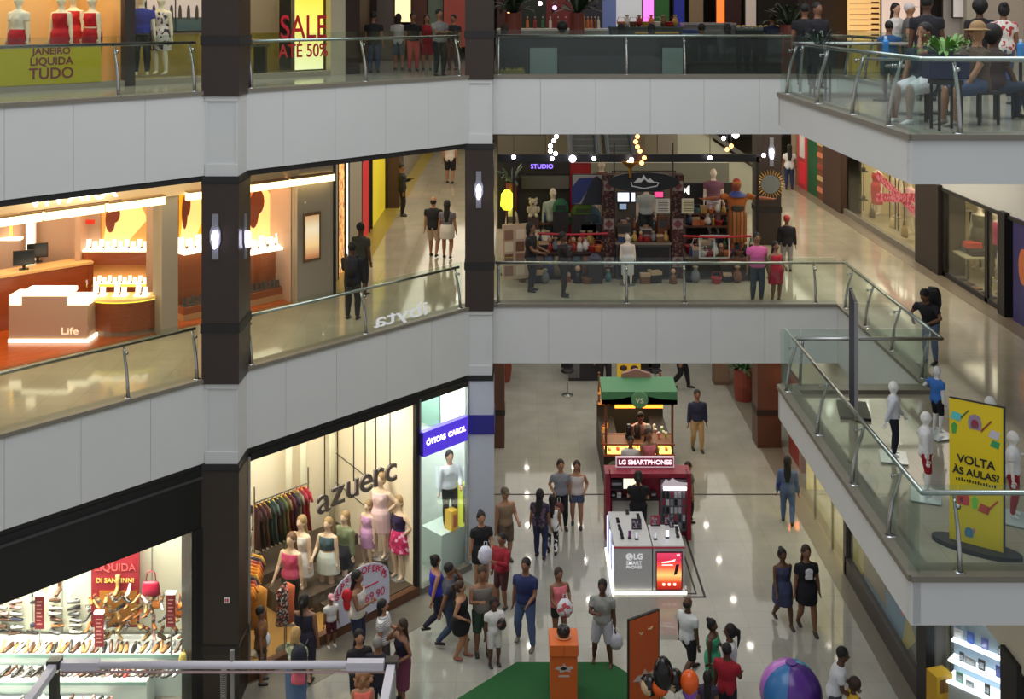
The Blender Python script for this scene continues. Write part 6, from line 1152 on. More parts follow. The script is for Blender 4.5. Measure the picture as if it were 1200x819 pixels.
for i, (px, w, h, c, lb) in enumerate(((731, .35, .42, (90, 70, 60), 'brown coffee machine on the grey counter'), (757, .3, .3, (170, 168, 160), 'silver coffee machine on the grey counter'), (776, .25, .6, (120, 60, 30), 'tall amber figure display on the grey counter'))):
    t = thing('coffee_machine' if i < 2 else 'display_case', lb, 'machine' if i < 2 else 'display case', (hx(px, YS + .45), YS + .45, sz(285))); MB().box(-w / 2, -.12, 0, w / 2, .12, h).build('body', mat(c, .35), t); MB().box(-w * .4, -.14, h * .55, w * .4, -.12, h * .9).build('front_plate', mat((60, 56, 54), .3), t); MB().lathe([(w * .3, h), (w * .25, h + .08)], n=10).build('hopper', mat((150, 110, 80), .3), t)
stk = [(600, 262, 'tall white box with a dark round print at the left edge', (206, 190, 170), .36, .42), (697, 308, 'grey cushion on the low left stand', (70, 70, 84), .4, .25), (684, 250, 'lime green display mound under the mountain mural', (90, 120, 40), .7, .3), (657, 247, 'green storage box left of the mural', (36, 96, 60), .45, .35), (693, 262, 'teal grey armchair back under the mural', (70, 96, 110), .6, .5)]
for px, py, lb, c, w, h in stk:
    Y = YS + (.7 if py < 290 else -.3); t = thing('goods_block', lb, 'display', (hx(px, Y), Y, L1)); zt = hz(py, Y) - L1; MB().box(-w * .45, -.14, 0, w * .45, .14, zt).build('box_base', KD, t); MB().loft([((0, 0, zt), w * .5, .14), ((0, 0, zt + h * .3), w * .46, .15), ((0, 0, zt + h * .6), w * .4, .12), ((0, 0, zt + h * .9), w * .2, .08)], (1, 0, 0), 12).build('body', mat(c, .7, 0, 0, .2, 8), t); MB().box(-w * .3, -.16, zt + h * .15, w * .3, -.12, zt + h * .5).build('front_print', mat(tuple(int(v * .5) for v in c), .6), t)
for px_, Y_, z_, lb_ in ((648, YS + 1.2, .35, 'low dark plinth under the mannequin in the pale grey coat'), (757, YS + .95, .6, 'dark plinth under the mannequin in the pale tee'), (836, YS + 1.35, .9, 'tall dark plinth under the mannequin in the mauve blouse'), (705, 29.2, 1.0, 'tall dark plinth under the mannequin in rust brown')):
    t = thing('display_plinth', lb_, 'plinth', (hx(px_, Y_), Y_, L1)); MB().box(-.22, -.12, 0, .22, .12, z_ - .02).build('block', KD, t); MB().box(-.23, -.13, z_ - .02, .23, .13, z_).build('cap', KR, t)
mannequin((hx(648, YS + 1.2), YS + 1.2, L1 + .35), 10, 1.75, 'mannequin in a pale grey coat at the back left of the shop', top=('long', (170, 178, 172)), bot=('pants', (90, 96, 104)), vox=.022)
mannequin((hx(734, 27.05), 26.75, L1), 0, 1.25, 'small pale figure in a cream dress before the coffee counter', top=('dress', (206, 196, 186)), bot=('longskirt', (200, 196, 190)), vox=.022)
mannequin((hx(757, YS + .95), YS + .95, L1 + .6), 10, 1.7, 'mannequin in a pale tee hanging over the coffee counter', top=('tee', (180, 184, 180)), bot=('pants', (50, 50, 54)), vox=.022)
mannequin((hx(836, YS + 1.35), YS + 1.35, L1 + .9), 0, 1.7, 'mannequin in a mauve blouse and white trousers at the right back', top=('tee', (120, 80, 96)), bot=('pants', (196, 190, 196)), vox=.022)
area('souvenir_light', (3.0, YS - .2, 10.0), 6, 1.0, 30, (1.0, .9, .76)); area('souvenir_back_light', (3.0, 36, 9.9), 8, 8, 230, (1.0, .95, .85))
# goods on the floor and a white-framed cabinet before the counters
for k in range(17):
    px = 612 + 16 * k + 5 * math.sin(k * 2.3)
    if 722 < px < 742: px += 18
    Yk = YS - .22 - .16 * ((k * 7) % 3) / 2; c = ['brown', 'black', 'grey', 'red', 'black', 'brown', 'teal', 'black', 'brown', 'gold', 'black'][k % 11]; kd = ['basket', 'box', 'vase', 'box', 'doll', 'basket', 'vase'][k % 7]
    good(kd, hx(px, Yk), Yk, L1, c, '%s %s standing on the floor before the souvenir counters, %s in the row' % (c, kd, ORD[k] if k < 20 else ['second last', 'last'][k - 20]), 'goods on the floor before the counters', 1.05 + .35 * ((k * 5) % 3) / 2)
xg0, xg1 = hx(822, YS - .3), hx(857, YS - .3); zg0, zg1 = sz(302), sz(276)
t = thing('glass_cabinet', 'white-framed glass cabinet of small red and white goods on the right counter', 'cabinet', (xg0, YS - .02, zg0)); wg = xg1 - xg0; hg = zg1 - zg0
mb = MB()
for x in (0, wg / 2, wg): mb.box(x - .015, -.01, 0, x + .015, .02, hg)
for z in (0, hg): mb.box(0, -.01, z - .015, wg, .02, z + .015)
mb.build('white_rods', mat((196, 200, 196), .4), t); MB().box(0, .0, 0, wg, .006, hg).build('glass_pane', CLEAR, t)
for k in range(7): 
    w_ = .14; x = hx(632 + 11 * k, YS - .06); tag(MB().loft([((0, 0, -.5), .13, .02), ((0, 0, -.25), .12, .03), ((0, 0, 0), .09, .02)], (1, 0, 0), 8).build('hanging_bag', cloth([(90, 60, 60), (60, 60, 90), (120, 100, 80), (70, 34, 40), (50, 70, 70), (110, 70, 50), (40, 40, 50)][k]), None, (x, YS - .06, sz(296) - .08), 0, True), '%s cloth hanging from the left souvenir counter edge, %s from the left' % (['rosewood', 'slate blue', 'beige', 'wine', 'teal', 'rust', 'charcoal'][k], ORD[k]), 'cloth', 'cloths on the left counter edge')
# escalators and back of the centre
struct(MB().box(X0, 33.5, L1, 6.6, 33.6, L1 + 2.1).build('wall_center', mat((130, 130, 118), .6)))
struct(MB().box(-.5, 44, L1, 8, 44.2, 10.1).build('wall_back', mat((128, 122, 104), .7)))
def escalator(xc, lb):
    t = thing('escalator', lb, 'escalator', (xc, 35.5, L1 - .0), 0, 'escalators behind the souvenir shop'); mb = MB(); n = 20
    for k in range(n): mb.box(-.5, .32 * k, .0 if k < 3 else .2 * k - .6, .5, .32 * (k + 1), .2 * (k + 1))
    mb.v = [(x * .8, y, z) for x, y, z in mb.v]; mb.build('steps', mat((96, 98, 94), .5), t)
    for sg in (-1, 1):
        MB().add([(sg * .42, 0, .0), (sg * .42, 6.4, 3.4), (sg * .42, 6.4, 4.9), (sg * .42, 0, 1.0), (sg * .54, 0, .0), (sg * .54, 6.4, 3.4), (sg * .54, 6.4, 4.9), (sg * .54, 0, 1.0)], [(0, 1, 2, 3), (4, 7, 6, 5), (0, 3, 7, 4), (3, 2, 6, 7), (1, 5, 6, 2), (0, 4, 5, 1)]).build('side_panel', mat((108, 124, 136), .3, .4), t)
        MB().tube([(sg * .48, 0, 1.05), (sg * .48, 6.4, 4.95)], .05, 8).build('handrail', mat((30, 30, 32), .5), t)
escalator(hx(684, 38), 'left escalator with dark steps behind the souvenir shop'); escalator(hx(726, 38), 'right escalator with dark steps behind the souvenir shop')
t = thing('red_kiosk', 'red shop stand behind the beam in the middle of the hall', 'stand', (hx(679, 29.6), 29.6, L1)); MB().box(-.32, 0, 0, .32, .4, hz(191, 29.6) - L1).build('body', mat((150, 30, 36), .5), t); MB().box(-.3, -.02, 1.6, .3, 0, 2.6).build('front_panel', mat((180, 44, 44), .5), t)
mannequin((hx(705, 29.2), 29.2, L1 + 1.0), 0, 1.75, 'mannequin in a rust brown dress beside the red stand', top=('tee', (120, 60, 50)), vox=.022)
t = thing('far_staircase', 'pale slanted stair railing wall at the back right of the middle hall', 'stair', (hx(840, 36), 36, L1)); MB().slab_y([(-1.3, 3.4), (-1.2, 3.5), (1.6, 1.6), (1.6, 1.4)], 0, .1).build('handrail', mat((90, 90, 84), .4), t); MB().slab_y([(-1.3, 3.3), (1.6, 1.3), (1.6, 0), (-1.3, 0)], .1, .2).build('side_wall', mat((160, 160, 144), .6), t)
panel(583, 158, 640, 226, gradmat([(84, 78, 66), (110, 60, 40), (90, 84, 70)], 0, 'Z', 0, 1.2), 'far_shopfront', 'brown shopfront seen over the beam at the far left', 'shopfront', 40)
panel(770, 157, 800, 221, mat((120, 112, 100), .6), 'far_shopfront', 'beige shopfront seen over the beam right of the escalators', 'shopfront', 41)
# ------------------------------------------------------------------ first floor: right gallery shops
XR = 11.0
def ry(px, X=XR): return X * FL / (px - PX)
struct(MB().box(XR, 14, 8.25, XR + .25, 44, 10.15).build('wall_right', OFFW)); struct(MB().box(XR - .05, 14, 8.17, XR + .1, 44, 8.25).build('trim_12', DARK))
struct(MB().box(XR + 2.2, 14, L1, XR + 2.3, 44, 8.3).build('wall_right', mat((226, 214, 176), .7)))
for a, b, m in ((29.3, 27.7, (40, 28, 26)), (24.25, 23.9, (22, 20, 24)), (38.2, 36.1, (66, 44, 36)), (42.6, 42.0, (150, 130, 110))):
    struct(MB().box(XR - .12, b, L1, XR + .6, a, 8.3).build('pillar', mat(m, .5)))
struct(MB().box(XR, 27.7, L1, XR + .1, 27.55, 8.2).box(XR, 25.2, L1, XR + .12, 25.05, 8.2).box(XR, 24.3, L1, XR + .1, 27.7, L1 + .12).build('trim_13', DARK))
struct(MB().box(XR - .02, 29.3, L1, XR + .1, 36.1, L1 + .18).build('trim_14', GREYS))
for k, (a, b) in enumerate(((29.4, 36.0), (24.3, 27.6), (15, 23.8))): struct(MB().box(XR + .02, a, L1 + .12, XR + .034, b, 8.2).build('window_%d' % (6 + k), CLEAR))
struct(MB().box(XR + .65, 28.9, L1, XR + 2.2, 28.97, 8.3).box(XR + .1, 29.3, L1, XR + 2.2, 29.36, 8.3).box(XR + .1, 36.1, L1, XR + 2.2, 36.2, 8.3).box(XR + .1, 24.0, L1, XR + 2.2, 24.06, 8.3).build('wall_partition', mat((222, 206, 160), .7)))
area('right_shop_light_far', (XR + 1.0, 32.6, 8.2), 1.2, 6, 75, (1.0, .86, .6)); area('right_shop_light_near', (XR + 1.0, 26, 8.2), 1.2, 3, 32, (1.0, .88, .6))
def rp(px, X): Y = X * FL / (px - PX); return X, Y
def rm(px, py, X, z, h, rz, lab, **kw):
    Y = X * FL / (px - PX); return mannequin((X, Y, z), rz, h, lab, skin=(230, 216, 196), **kw)
rm(1028, 0, 11.75, L1 + .2, 1.7, -70, 'mannequin in a long coral red dress in the far lit window', top=('dress', (196, 60, 66)), bot=('longskirt', (190, 50, 60)), fem=True)
rm(1018, 0, 12.0, L1 + .2, 1.65, -70, 'mannequin in a pink dress left of the coral one', top=('dress', (206, 90, 100)), bot=('skirt', (200, 80, 90)), fem=True)
rm(1066, 0, 11.7, L1 + .2, 1.65, -70, 'mannequin in a pale pink blouse at the near end of the lit window', top=('tee', (226, 170, 176)), bot=('skirt', (220, 190, 180)), fem=True)
rm(1052, 0, 12.2, L1 + .2, 1.65, -70, 'mannequin in a cream outfit behind the crossed ribbons', top=('tee', (226, 206, 180)), bot=('pants', (206, 180, 160)), fem=True)
t = thing('sale_ribbon', 'crossed crimson sale ribbons on the far lit shop window', 'ribbon', (XR - .01, ry(1036), L1 + 1.15)); 
for a, zz in ((.42, 0), (-.42, 0)):
    mb = MB(); L = 4.0; mb.add([(0, 0, -.13), (0, -L * math.cos(a), L * math.sin(a) * .38 - .13), (0, -L * math.cos(a), L * math.sin(a) * .38 + .13), (0, 0, .13), (-.006, 0, -.13), (-.006, -L * math.cos(a), L * math.sin(a) * .38 - .13), (-.006, -L * math.cos(a), L * math.sin(a) * .38 + .13), (-.006, 0, .13)], [(0, 1, 2, 3), (4, 7, 6, 5), (0, 4, 5, 1), (3, 2, 6, 7), (1, 5, 6, 2), (0, 3, 7, 4)]); o_ = mb.build('band', fabricmat([(170, 40, 60), (206, 120, 130)], 16), t); o_.location = (0 if a < 0 else -.02, .6, .7 if a < 0 else 0)
for i, (px, X, z, c, lb) in enumerate(((1022, 11.4, .2, (84, 66, 48), 'dark olive handbag on the far lit window floor'), (1060, 11.4, .2, (150, 120, 70), 'tan handbag on the near end of the lit window floor'), (1046, 11.5, .2, (206, 180, 130), 'cream handbag in the middle of the lit window'), (1010, 11.9, .9, (40, 36, 40), 'black handbag on a peg by the far end of the lit window'))):
    handbag((X, rp(px, X)[1], L1 + z), R(90), c, lb, .42, .3, .16)
for i, (px, zz) in enumerate(((1001, .3), (1003, 1.2), (1012, .35), (1012, 1.3), (1046, 1.5), (1056, 1.4))):
    X = 11.5; t = thing('display_arch', ['slim black shelf stand nearest the far end', 'upper slim black shelf by the far end', 'second slim black shelf stand', 'upper slim black shelf, second', 'black wire arch over the handbags', 'second black wire arch over the handbags'][i] + ' in the lit window', 'display stand', (X, rp(px, X)[1], L1 + .2)); 
    if i < 4: MB().tube([(0, 0, 0), (0, 0, zz + .5)], .015, 6).build('pole', DARK, t); MB().box(-.12, -.12, zz, .12, .12, zz + .03).build('shelf', DARK, t); MB().lathe([(.06, zz + .03), (.08, zz + .1), (.04, zz + .16)], n=8).build('small_item', mat((60, 44, 36), .4), t)
    else: MB().tube([(0, -.25, 0), (0, -.25, zz), (0, -.15, zz + .2), (0, .15, zz + .2), (0, .25, zz), (0, .25, 0)], .02, 6).build('arch', DARK, t)
# near right window
rm(1148, 0, 11.9, L1 + .2, 1.75, -60, 'headless-looking mannequin in an olive grey dress in the near yellow window', top=('dress', (84, 80, 62)), bot=('longskirt', (80, 76, 60)), fem=True)
rm(1168, 0, 11.8, L1 + .2, 1.75, -60, 'mannequin in a magenta tee and dark trousers behind the black window post', top=('tee', (170, 50, 90)), bot=('pants', (40, 36, 44)))
rm(1177, 0, 11.6, L1 + .1, 1.3, -60, 'smaller mannequin in a cream dress near the window post', top=('dress', (196, 190, 160)), bot=('longskirt', (190, 186, 160)), fem=True)
t = thing('display_table', 'glass display table with folded garments in the near yellow window', 'table', (11.75, rp(1142, 11.75)[1], L1 + .12)); MB().box(-.5, -.7, .5, .5, .7, .54).build('top', mat((196, 190, 160), .3), t)
for x in (-.45, .4):
    for y in (-.65, .6): MB().box(x, y, 0, x + .05, y + .05, .5).build('leg', DARK, t)
for i, (y, z, c, lb) in enumerate(((-.4, 0, (44, 40, 50), 'folded black garment stack on the display table'), (0, 0, (84, 90, 110), 'folded blue-grey garment stack on the display table'), (.4, 0, (110, 80, 90), 'folded plum garment stack on the display table'), (-.1, .14, (206, 60, 50), 'folded bright red garment on top of the display table stacks'))):
    tag(MB().box(-.2, -.16, 0, .2, .16, .05).box(-.19, -.15, .05, .19, .15, .10).box(-.2, -.16, .10, .19, .15, .14).build('folded_garment', cloth(c), None, (11.65, rp(1142, 11.75)[1] + y, L1 + .66 + z), 0, False, .012), lb, 'garment', 'folded garments on the display table')
for k in range(7): put_shoe('flat', ['black', 'brown', 'navy', 'black', 'tan', 'brown', 'black'][k], (11.3, 24.6 + .42 * k, L1 + .001), .3, '%s shoe on the floor of the near yellow window, %s from the post' % (['black', 'brown', 'navy', 'black', 'tan', 'brown', 'black'][k], ORD[k]), 'shoes in the near yellow window')
t = thing('glass_shelf', 'white tilted shelf on the wall of the near yellow window', 'shelf', (12.0, rp(1124, 12.0)[1], L1 + 1.5)); MB().box(-.15, -.5, 0, .15, .5, .05).build('board', mat((230, 226, 210), .4), t); MB().box(.1, -.45, -.3, .14, -.4, 0).box(.1, .4, -.3, .14, .45, 0).build('bracket', DARK, t)
t = thing('shopfront_poster', 'dark blue and purple shopfront poster at the right edge of the first floor', 'poster', (XR - .02, 23.7, L1)); MB().box(0, -3, 0, .04, 0, 2.3).build('panel', mat((46, 40, 96), .5, 0, .1), t); MB().ell((-.01, -.5, 1.3), (.01, .22, .4)).build('orange_swirl', mat((206, 110, 60), .5), t)
# far end of the right gallery
for (px0, px1, h, c, nm_, lb, cat) in ((948, 960, 2.6, (28, 84, 52), 'green_column', 'dark green shop column far down the right gallery', 'column'), (936, 947, 2.5, (196, 60, 70), 'red_display', 'red and white window display left of the green column', 'display'), (960, 976, 2.4, (120, 70, 44), 'goods_rack', 'brown rack of goods right of the green column', 'rack')):
    y1, y0 = ry(px0), ry(px1); t = thing(nm_, lb, cat, (XR - .05, y0, L1)); MB().box(0, 0, 0, .3, y1 - y0, h).build('body', mat(c, .5), t)
    if nm_ == 'goods_rack':
        for k in range(5): MB().box(-.06, .1, .3 + .42 * k, 0, y1 - y0 - .1, .45 + .42 * k).build('shelf_goods', mat([(206, 120, 90), (190, 160, 110), (150, 60, 50)][k % 3], .5), t)
    if nm_ == 'red_display': MB().box(-.03, .3, 1.2, 0, y1 - y0 - .4, 2.3).build('white_print', mat((214, 206, 206), .5), t); MB().box(-.03, .3, .2, 0, y1 - y0 - .4, 1.0).build('red_print', mat((206, 40, 50), .5, 0, .2), t)
    if nm_ == 'green_column': MB().box(-.03, -.02, 2.4, .32, y1 - y0 + .02, 2.6).build('cap', mat((20, 60, 40), .5), t)
# ------------------------------------------------------------------ first floor landing: children's mannequins and signs
SKM = (232, 230, 226)
def km(px, py, yh, rz, lab, **kw):
    p = at(px, py, L1 + .03); h = hz(yh, p.y) - L1; t = mannequin((p.x, p.y, L1 + .03), rz, h, lab, skin=SKM, stand=False, kid=True, **kw)
    MB().box(-.24, -.2, -.035, .24, .2, -.02).build('base_plate', mat((196, 206, 210), .15, .2), t); return t
km(1047, 535, 452, 75, 'child mannequin in a navy and white raglan top and navy trousers', top=('long', (206, 208, 216)), bot=('pants', (26, 26, 44)), arms=('swingf', 'swingb'))
km(1098, 508, 434, 110, 'child mannequin in a blue tee and black shorts farthest along the landing', top=('tee', (60, 116, 196)), bot=('shorts', (20, 20, 26)), arms=('out', 'down'))
km(1085, 580, 488, 70, 'child mannequin in a white long-sleeved tee and red shorts', top=('long', (220, 218, 220)), bot=('shorts', (160, 24, 40)), arms=('out', 'down'))
km(1160, 560, 470, 60, 'child mannequin in white mostly hidden behind the yellow sign', top=('tee', (220, 220, 220)), bot=('pants', (60, 60, 90)))
km(1187, 606, 511, 60, 'child mannequin in a white tee and red trousers right of the yellow sign', top=('tee', (218, 218, 220)), bot=('pants', (150, 26, 44)), arms=('out', 'down'))
a = Vector((5.57, 13.80, L1)); b = Vector((6.10, 13.43, L1)); d = b - a; rz = math.atan2(d.y, d.x); L = d.length
t = thing('standing_sign', 'tall yellow standing sign with hand-drawn school things and black handwriting', 'sign', a, rz)
YEL = mat((226, 196, 16), .5); zz = 1.83
MB().box(0, 0, .06, L, .03, zz + .05).build('board', YEL, t); MB().box(L, -.005, .06, L + .02, .035, zz + .06).box(0, -.004, zz + .05, L, .034, zz + .06).build('edge', DARK, t)
MB().prism([(L / 2 + .55 * math.cos(q), .02 + .2 * math.sin(q)) for q in [k * math.pi / 10 for k in range(20)]], 0, .06).build('base_plate', mat((30, 34, 44), .5), t)
BK = mat((26, 26, 28), .6)
for s_, z_, sz_ in (('VOLTA', 1.12, .15), ('ÀS AULAS?', .97, .125)): txt(s_, sz_, BK, t, (L * .5, -.006, z_), ext=.002, sx=.95, bold=.003)
mb = MB()
for k in range(15): mb.box(.08 + .033 * k, -.004, .845, .098 + .033 * k, -.001, .87 + .008 * (k % 3))
mb.build('small_handwriting', BK, t)
def draw(x, z, s, kind, c):
    m = mat(c, .5); mb = MB()
    if kind == 'pack': mb.slab_y([(-.5 * s, -.6 * s), (.5 * s, -.6 * s), (.6 * s, 0), (.45 * s, .6 * s), (0, .8 * s), (-.45 * s, .6 * s), (-.6 * s, 0)], -.005, -.001)
    elif kind == 'pencil': mb.slab_y([(-.5 * s, -.7 * s), (-.35 * s, -.5 * s), (.5 * s, .6 * s), (.4 * s, .7 * s), (-.48 * s, -.38 * s)], -.005, -.001)
    elif kind == 'leaf': mb.slab_y([(-.2 * s, -.6 * s), (.2 * s, -.5 * s), (.3 * s, .4 * s), (0, .7 * s), (-.3 * s, .3 * s)], -.005, -.001)
    else: mb.slab_y([(-.6 * s, -.3 * s), (.4 * s, -.5 * s), (.6 * s, .3 * s), (-.3 * s, .5 * s)], -.005, -.001)
    mb.build('drawing', m, t, (x, 0, z))
for q in ((.08, 1.66, .12, 'book', (90, 190, 190)), (.06, 1.5, .12, 'leaf', (70, 160, 70)), (.19, 1.7, .1, 'pencil', (60, 90, 50)), (.31, 1.62, .14, 'pack', (150, 130, 150)), (.31, 1.6, .08, 'pack', (206, 60, 70)), (.45, 1.6, .13, 'pencil', (150, 60, 30)), (.54, 1.52, .12, 'book', (196, 190, 200)), (.55, 1.4, .1, 'book', (50, 150, 90)), (.17, .62, .13, 'pack', (206, 60, 60)), (.15, .6, .07, 'leaf', (120, 170, 200)), (.31, .6, .13, 'leaf', (110, 200, 60)), (.42, .55, .13, 'book', (196, 70, 40)), (.52, .6, .14, 'pencil', (196, 70, 40)), (.24, .2, .09, 'pack', (60, 130, 160)), (.3, .24, .05, 'leaf', (206, 120, 160))): draw(*q)
pp = Vector((5.74, 18.3, L1)); t = thing('standing_sign', 'tall dark blue standing sign seen edge-on near the landing corner', 'sign', pp, R(78)); MB().box(-.5, -.025, .05, .5, .025, 2.0).build('board', mat((36, 34, 58), .5), t); MB().box(-.51, -.03, .05, -.49, .03, 2.01).box(.49, -.03, .05, .51, .03, 2.01).build('edge', mat((150, 146, 150), .4), t); MB().box(-.4, -.25, 0, .4, .25, .05).build('base_plate', DARK, t)
# ------------------------------------------------------------------ ground floor: right side shops
XG = 7.42
struct(MB().box(XG + .05, 15, 3.0, XG + .3, 31.3, 4.75).build('wall_right', mat((206, 200, 184), .6)))
struct(MB().box(XG + 3.2, 12, 0, XG + 3.3, 34, 4.75).box(XG + .3, 24.3, 0, XG + 3.2, 24.4, 4.75).box(XG + .3, 28.6, 0, XG + 3.2, 28.7, 4.75).build('wall_right', mat((236, 226, 176), .7)))
mb = MB().box(XG, 19.85, 0, XG + .15, 24.3, .42, 0).box(XG, 24.2, 0, XG + .2, 24.4, 3.0, 0).box(XG - .02, 19.4, 0, XG + .35, 19.85, 3.1, 1).box(XG - .02, 15.85, 0, XG + .4, 16.4, 3.1, 1)
struct(mb.build('trim_15', [mat((66, 62, 58), .45), mat((24, 22, 26), .5)]))
for k, (a, b, z0) in enumerate(((24.45, 28.5, .05), (19.9, 24.2, .42), (16.4, 19.4, .05), (13, 15.85, .05))): struct(MB().box(XG + .06, a, z0, XG + .075, b, 3.0).build('window_%d' % (10 + k), CLEAR))
area('yellow_window_light', (XG + 1.2, 26.5, 4.3), 1.5, 3.6, 130, (1.0, .9, .6)); area('tech_shop_light', (XG + 1.4, 17.6, 4.2), 1.5, 2.6, 60, (.9, .97, 1.0)); area('poster_window_light', (XG + 1.0, 22, 4.2), 1, 3.6, 18, (.95, 1, .95))
for y in (25.4, 26.9): tag(MB().box(0, 0, 0, .05, .04, 3.0).build('glass_door_rail', STEEL, None, (XG + .03, y, 0)), 'thin steel upright of the bright yellow window, %s one' % ('nearer' if y < 26 else 'farther'), 'window frame', 'uprights of the yellow window')
t = thing('window_poster', 'long window poster of yellow, blue and green shapes on the right shopfront', 'poster', (XG + .12, 19.95, .45)); MB().box(0, 0, 0, .02, 4.1, 2.5).build('sheet', fabricmat([(90, 104, 90), (176, 160, 50), (70, 130, 170), (84, 96, 70), (96, 110, 104), (60, 70, 62), (120, 100, 60)], .9, 'vor'), t)
for i, (y, z, c, r0) in enumerate(((3.2, 1.6, (196, 170, 40), .55), (1.9, 1.3, (70, 140, 190), .28), (1.7, .8, (60, 110, 150), .2), (1.0, .7, (190, 60, 50), .16), (.5, 1.4, (150, 140, 60), .3))): MB().ell((-.008, y, z), (.008, r0, r0 * 1.2)).build('printed_shape', mat(c, .5), t)
t = thing('red_lantern_display', 'glowing red and orange display beside the far right pillar', 'display', (7.85, 29.6, 0)); MB().box(0, 0, 0, .2, 1.4, 2.4).build('panel', mat((110, 40, 30), .5, 0, .2), t); 
for y, z in ((.3, 1.6), (.7, .9), (1.0, 2.0)): MB().ell((-.03, y, z), (.09, .12, .12)).build('glowing_lamp', mat((255, 140, 80), .5, 0, 6), t)
# lit accessory shelves in the near right shop
p0 = Vector((7.75, 19.1, 0)); p1 = Vector((8.75, 18.1, 0)); d = p1 - p0; rz = math.atan2(d.y, d.x); L = d.length
t = thing('lit_shelf_unit', 'glowing white stepped shelf unit of phone accessories in the right shop', 'shelf', p0, rz)
TL = mat((240, 248, 255), .4, 0, 2.0)
for k, z in enumerate((1.0, 1.3, 1.6)): MB().box(0, -.30 + .14 * k, z - .035, L, .1, z).build('shelf', TL, t)
MB().box(0, .1, .0, L, .16, 2.0).build('backboard', mat((150, 170, 186), .5), t); MB().box(0, -.26, 0, L, .1, .95).build('base_cabinet', mat((206, 210, 214), .5), t)
for i, (x, k, c, w, h, lb) in enumerate(((.08, 2, 'w', .16, .16, 'white framed card at the left of the top lit shelf'), (.3, 2, 'b', .12, .2, 'blue phone case, left one on the top lit shelf'), (.55, 2, 'n', .12, .2, 'darker blue phone case on the top lit shelf'), (.82, 2, 'k', .08, .16, 'small black and white case at the right of the top lit shelf'), (.2, 1, 'k', .08, .16, 'small black case on the middle lit shelf'), (.35, 1, 'g', .2, .13, 'grey box on the middle lit shelf'), (.55, 1, 'k', .12, .18, 'black-edged white case on the middle lit shelf'), (.85, 1, 'n', .12, .2, 'blue case on the middle lit shelf'), (1.05, 1, 'g', .2, .16, 'grey card at the right of the middle lit shelf'), (.22, 0, 'c', .13, .18, 'coloured toy figure box on the lowest lit shelf'), (.4, 0, 'g', .15, .1, 'pale box on the lowest lit shelf'), (.7, 0, 'k', .1, .18, 'black phone case on the lowest lit shelf'), (1.1, 0, 'n', .1, .18, 'blue case at the right of the lowest lit shelf'))):
    z = (1.0, 1.3, 1.6)[k]; q = p0 + Vector((math.cos(rz), math.sin(rz), 0)) * x + Vector((-math.sin(rz), math.cos(rz), 0)) * (-.2 + .14 * k); c_ = {'w': (226, 220, 220), 'b': (40, 90, 190), 'n': (44, 70, 170), 'k': (28, 28, 32), 'g': (170, 170, 170), 'c': (120, 180, 150)}[c]
    t2 = thing('accessory_pack', lb, 'accessory', (q.x, q.y, z), rz, 'packs on the lit shelves'); MB().box(-w / 2, 0, 0, w / 2, .03, h).build('case', mat(c_, .4), t2, bevel=.006); MB().box(-w * .32, -.004, h * .2, w * .32, 0, h * .75).build('window_print', mat((206, 210, 220), .4) if c in 'kc' else mat(tuple(min(255, v + 40) for v in c_), .4), t2)
for i, (px, py, n_, lb) in enumerate(((1101, 805, 3, 'stack of yellow printed boxes left of the lit shelves'), (1131, 845, 2, 'stack of yellow printed boxes in front of the lit shelves'), (1166, 850, 2, 'stack of brown and yellow boxes right of the lit shelves'))):
    Y = [19.0, 18.2, 17.6][i]; x = hx(px, Y)
    for k in range(n_): tag(MB().box(-.17, -.14, 0, .17, .14, .36, 0).box(-.1, -.146, .06, .1, -.14, .3, 1).build('yellow_box', [mat([(206, 160, 40), (196, 160, 60), (176, 130, 60)][i], .5), mat((120, 80, 40), .5)], None, (x, Y, .36 * k), .3), '%s yellow box of the %s' % (['bottom', 'middle' if n_ == 3 else 'top', 'top'][k], lb.replace('of yellow printed boxes ', '').replace('of brown and yellow boxes ', '')), 'box', 'yellow boxes by the lit shelves')
t = thing('tall_lightbox', 'tall pale glowing panel left of the lit shelves', 'light', (hx(1094, 19.9), 19.9, 1.2)); MB().box(-.2, 0, 0, .2, .05, 1.5).build('panel', mat((206, 206, 180), .5, 0, .3), t); MB().box(-.2, -.01, 1.5, .2, .05, 1.56).build('lamp_strip', mat((255, 250, 226), .5, 0, 4), t)
struct(MB().box(8.1, 19.98, 0, 10.5, 20.05, 4.7).build('wall_partition', mat((120, 128, 140), .6)))
planter((8.9, 15.0, 0), 'green leafy artificial hedge plant at the lower right corner', size=.7, h=.7, n=50, seed=6, r=.3)
# ------------------------------------------------------------------ second floor: left shops
F2 = L2
def K_(px, d=DJ): return ls(px, 50, d)[0]
ORW = mat((226, 176, 110), .7)
struct(MB().box(-6, DJ + 2.2, 0, K_(146), DJ + 2.3, 3.6).box(K_(146), DJ + .1, 0, K_(150), DJ + 2.3, 3.6).build('wall_shop', ORW, None, (OX, OY, F2), ANG))
struct(MB().box(K_(150), DJ + 2.4, 0, K_(392), DJ + 2.5, 1.0, 0).box(K_(150), DJ + 2.4, 1.0, K_(392), DJ + 2.5, 3.6, 1).build('wall_shop', [mat((132, 112, 50), .7, 0, 0, .3, 4), mat((150, 134, 128), .7)], None, (OX, OY, F2), ANG))
mb = MB().box(-6, DJ - .05, 0, K_(392), DJ + .12, .12, 0).box(K_(145), DJ - .06, 0, K_(157), DJ + .14, 3.4, 1).box(K_(386), DJ - .06, 0, K_(403), DJ + .14, 3.4, 2).box(-6, DJ - .06, 3.2, K_(403), DJ + .14, 3.6, 1)
struct(mb.build('trim_16', [mat((150, 140, 120), .5), mat((54, 46, 40), .5), mat((176, 166, 140), .5)], None, (OX, OY, F2), ANG))
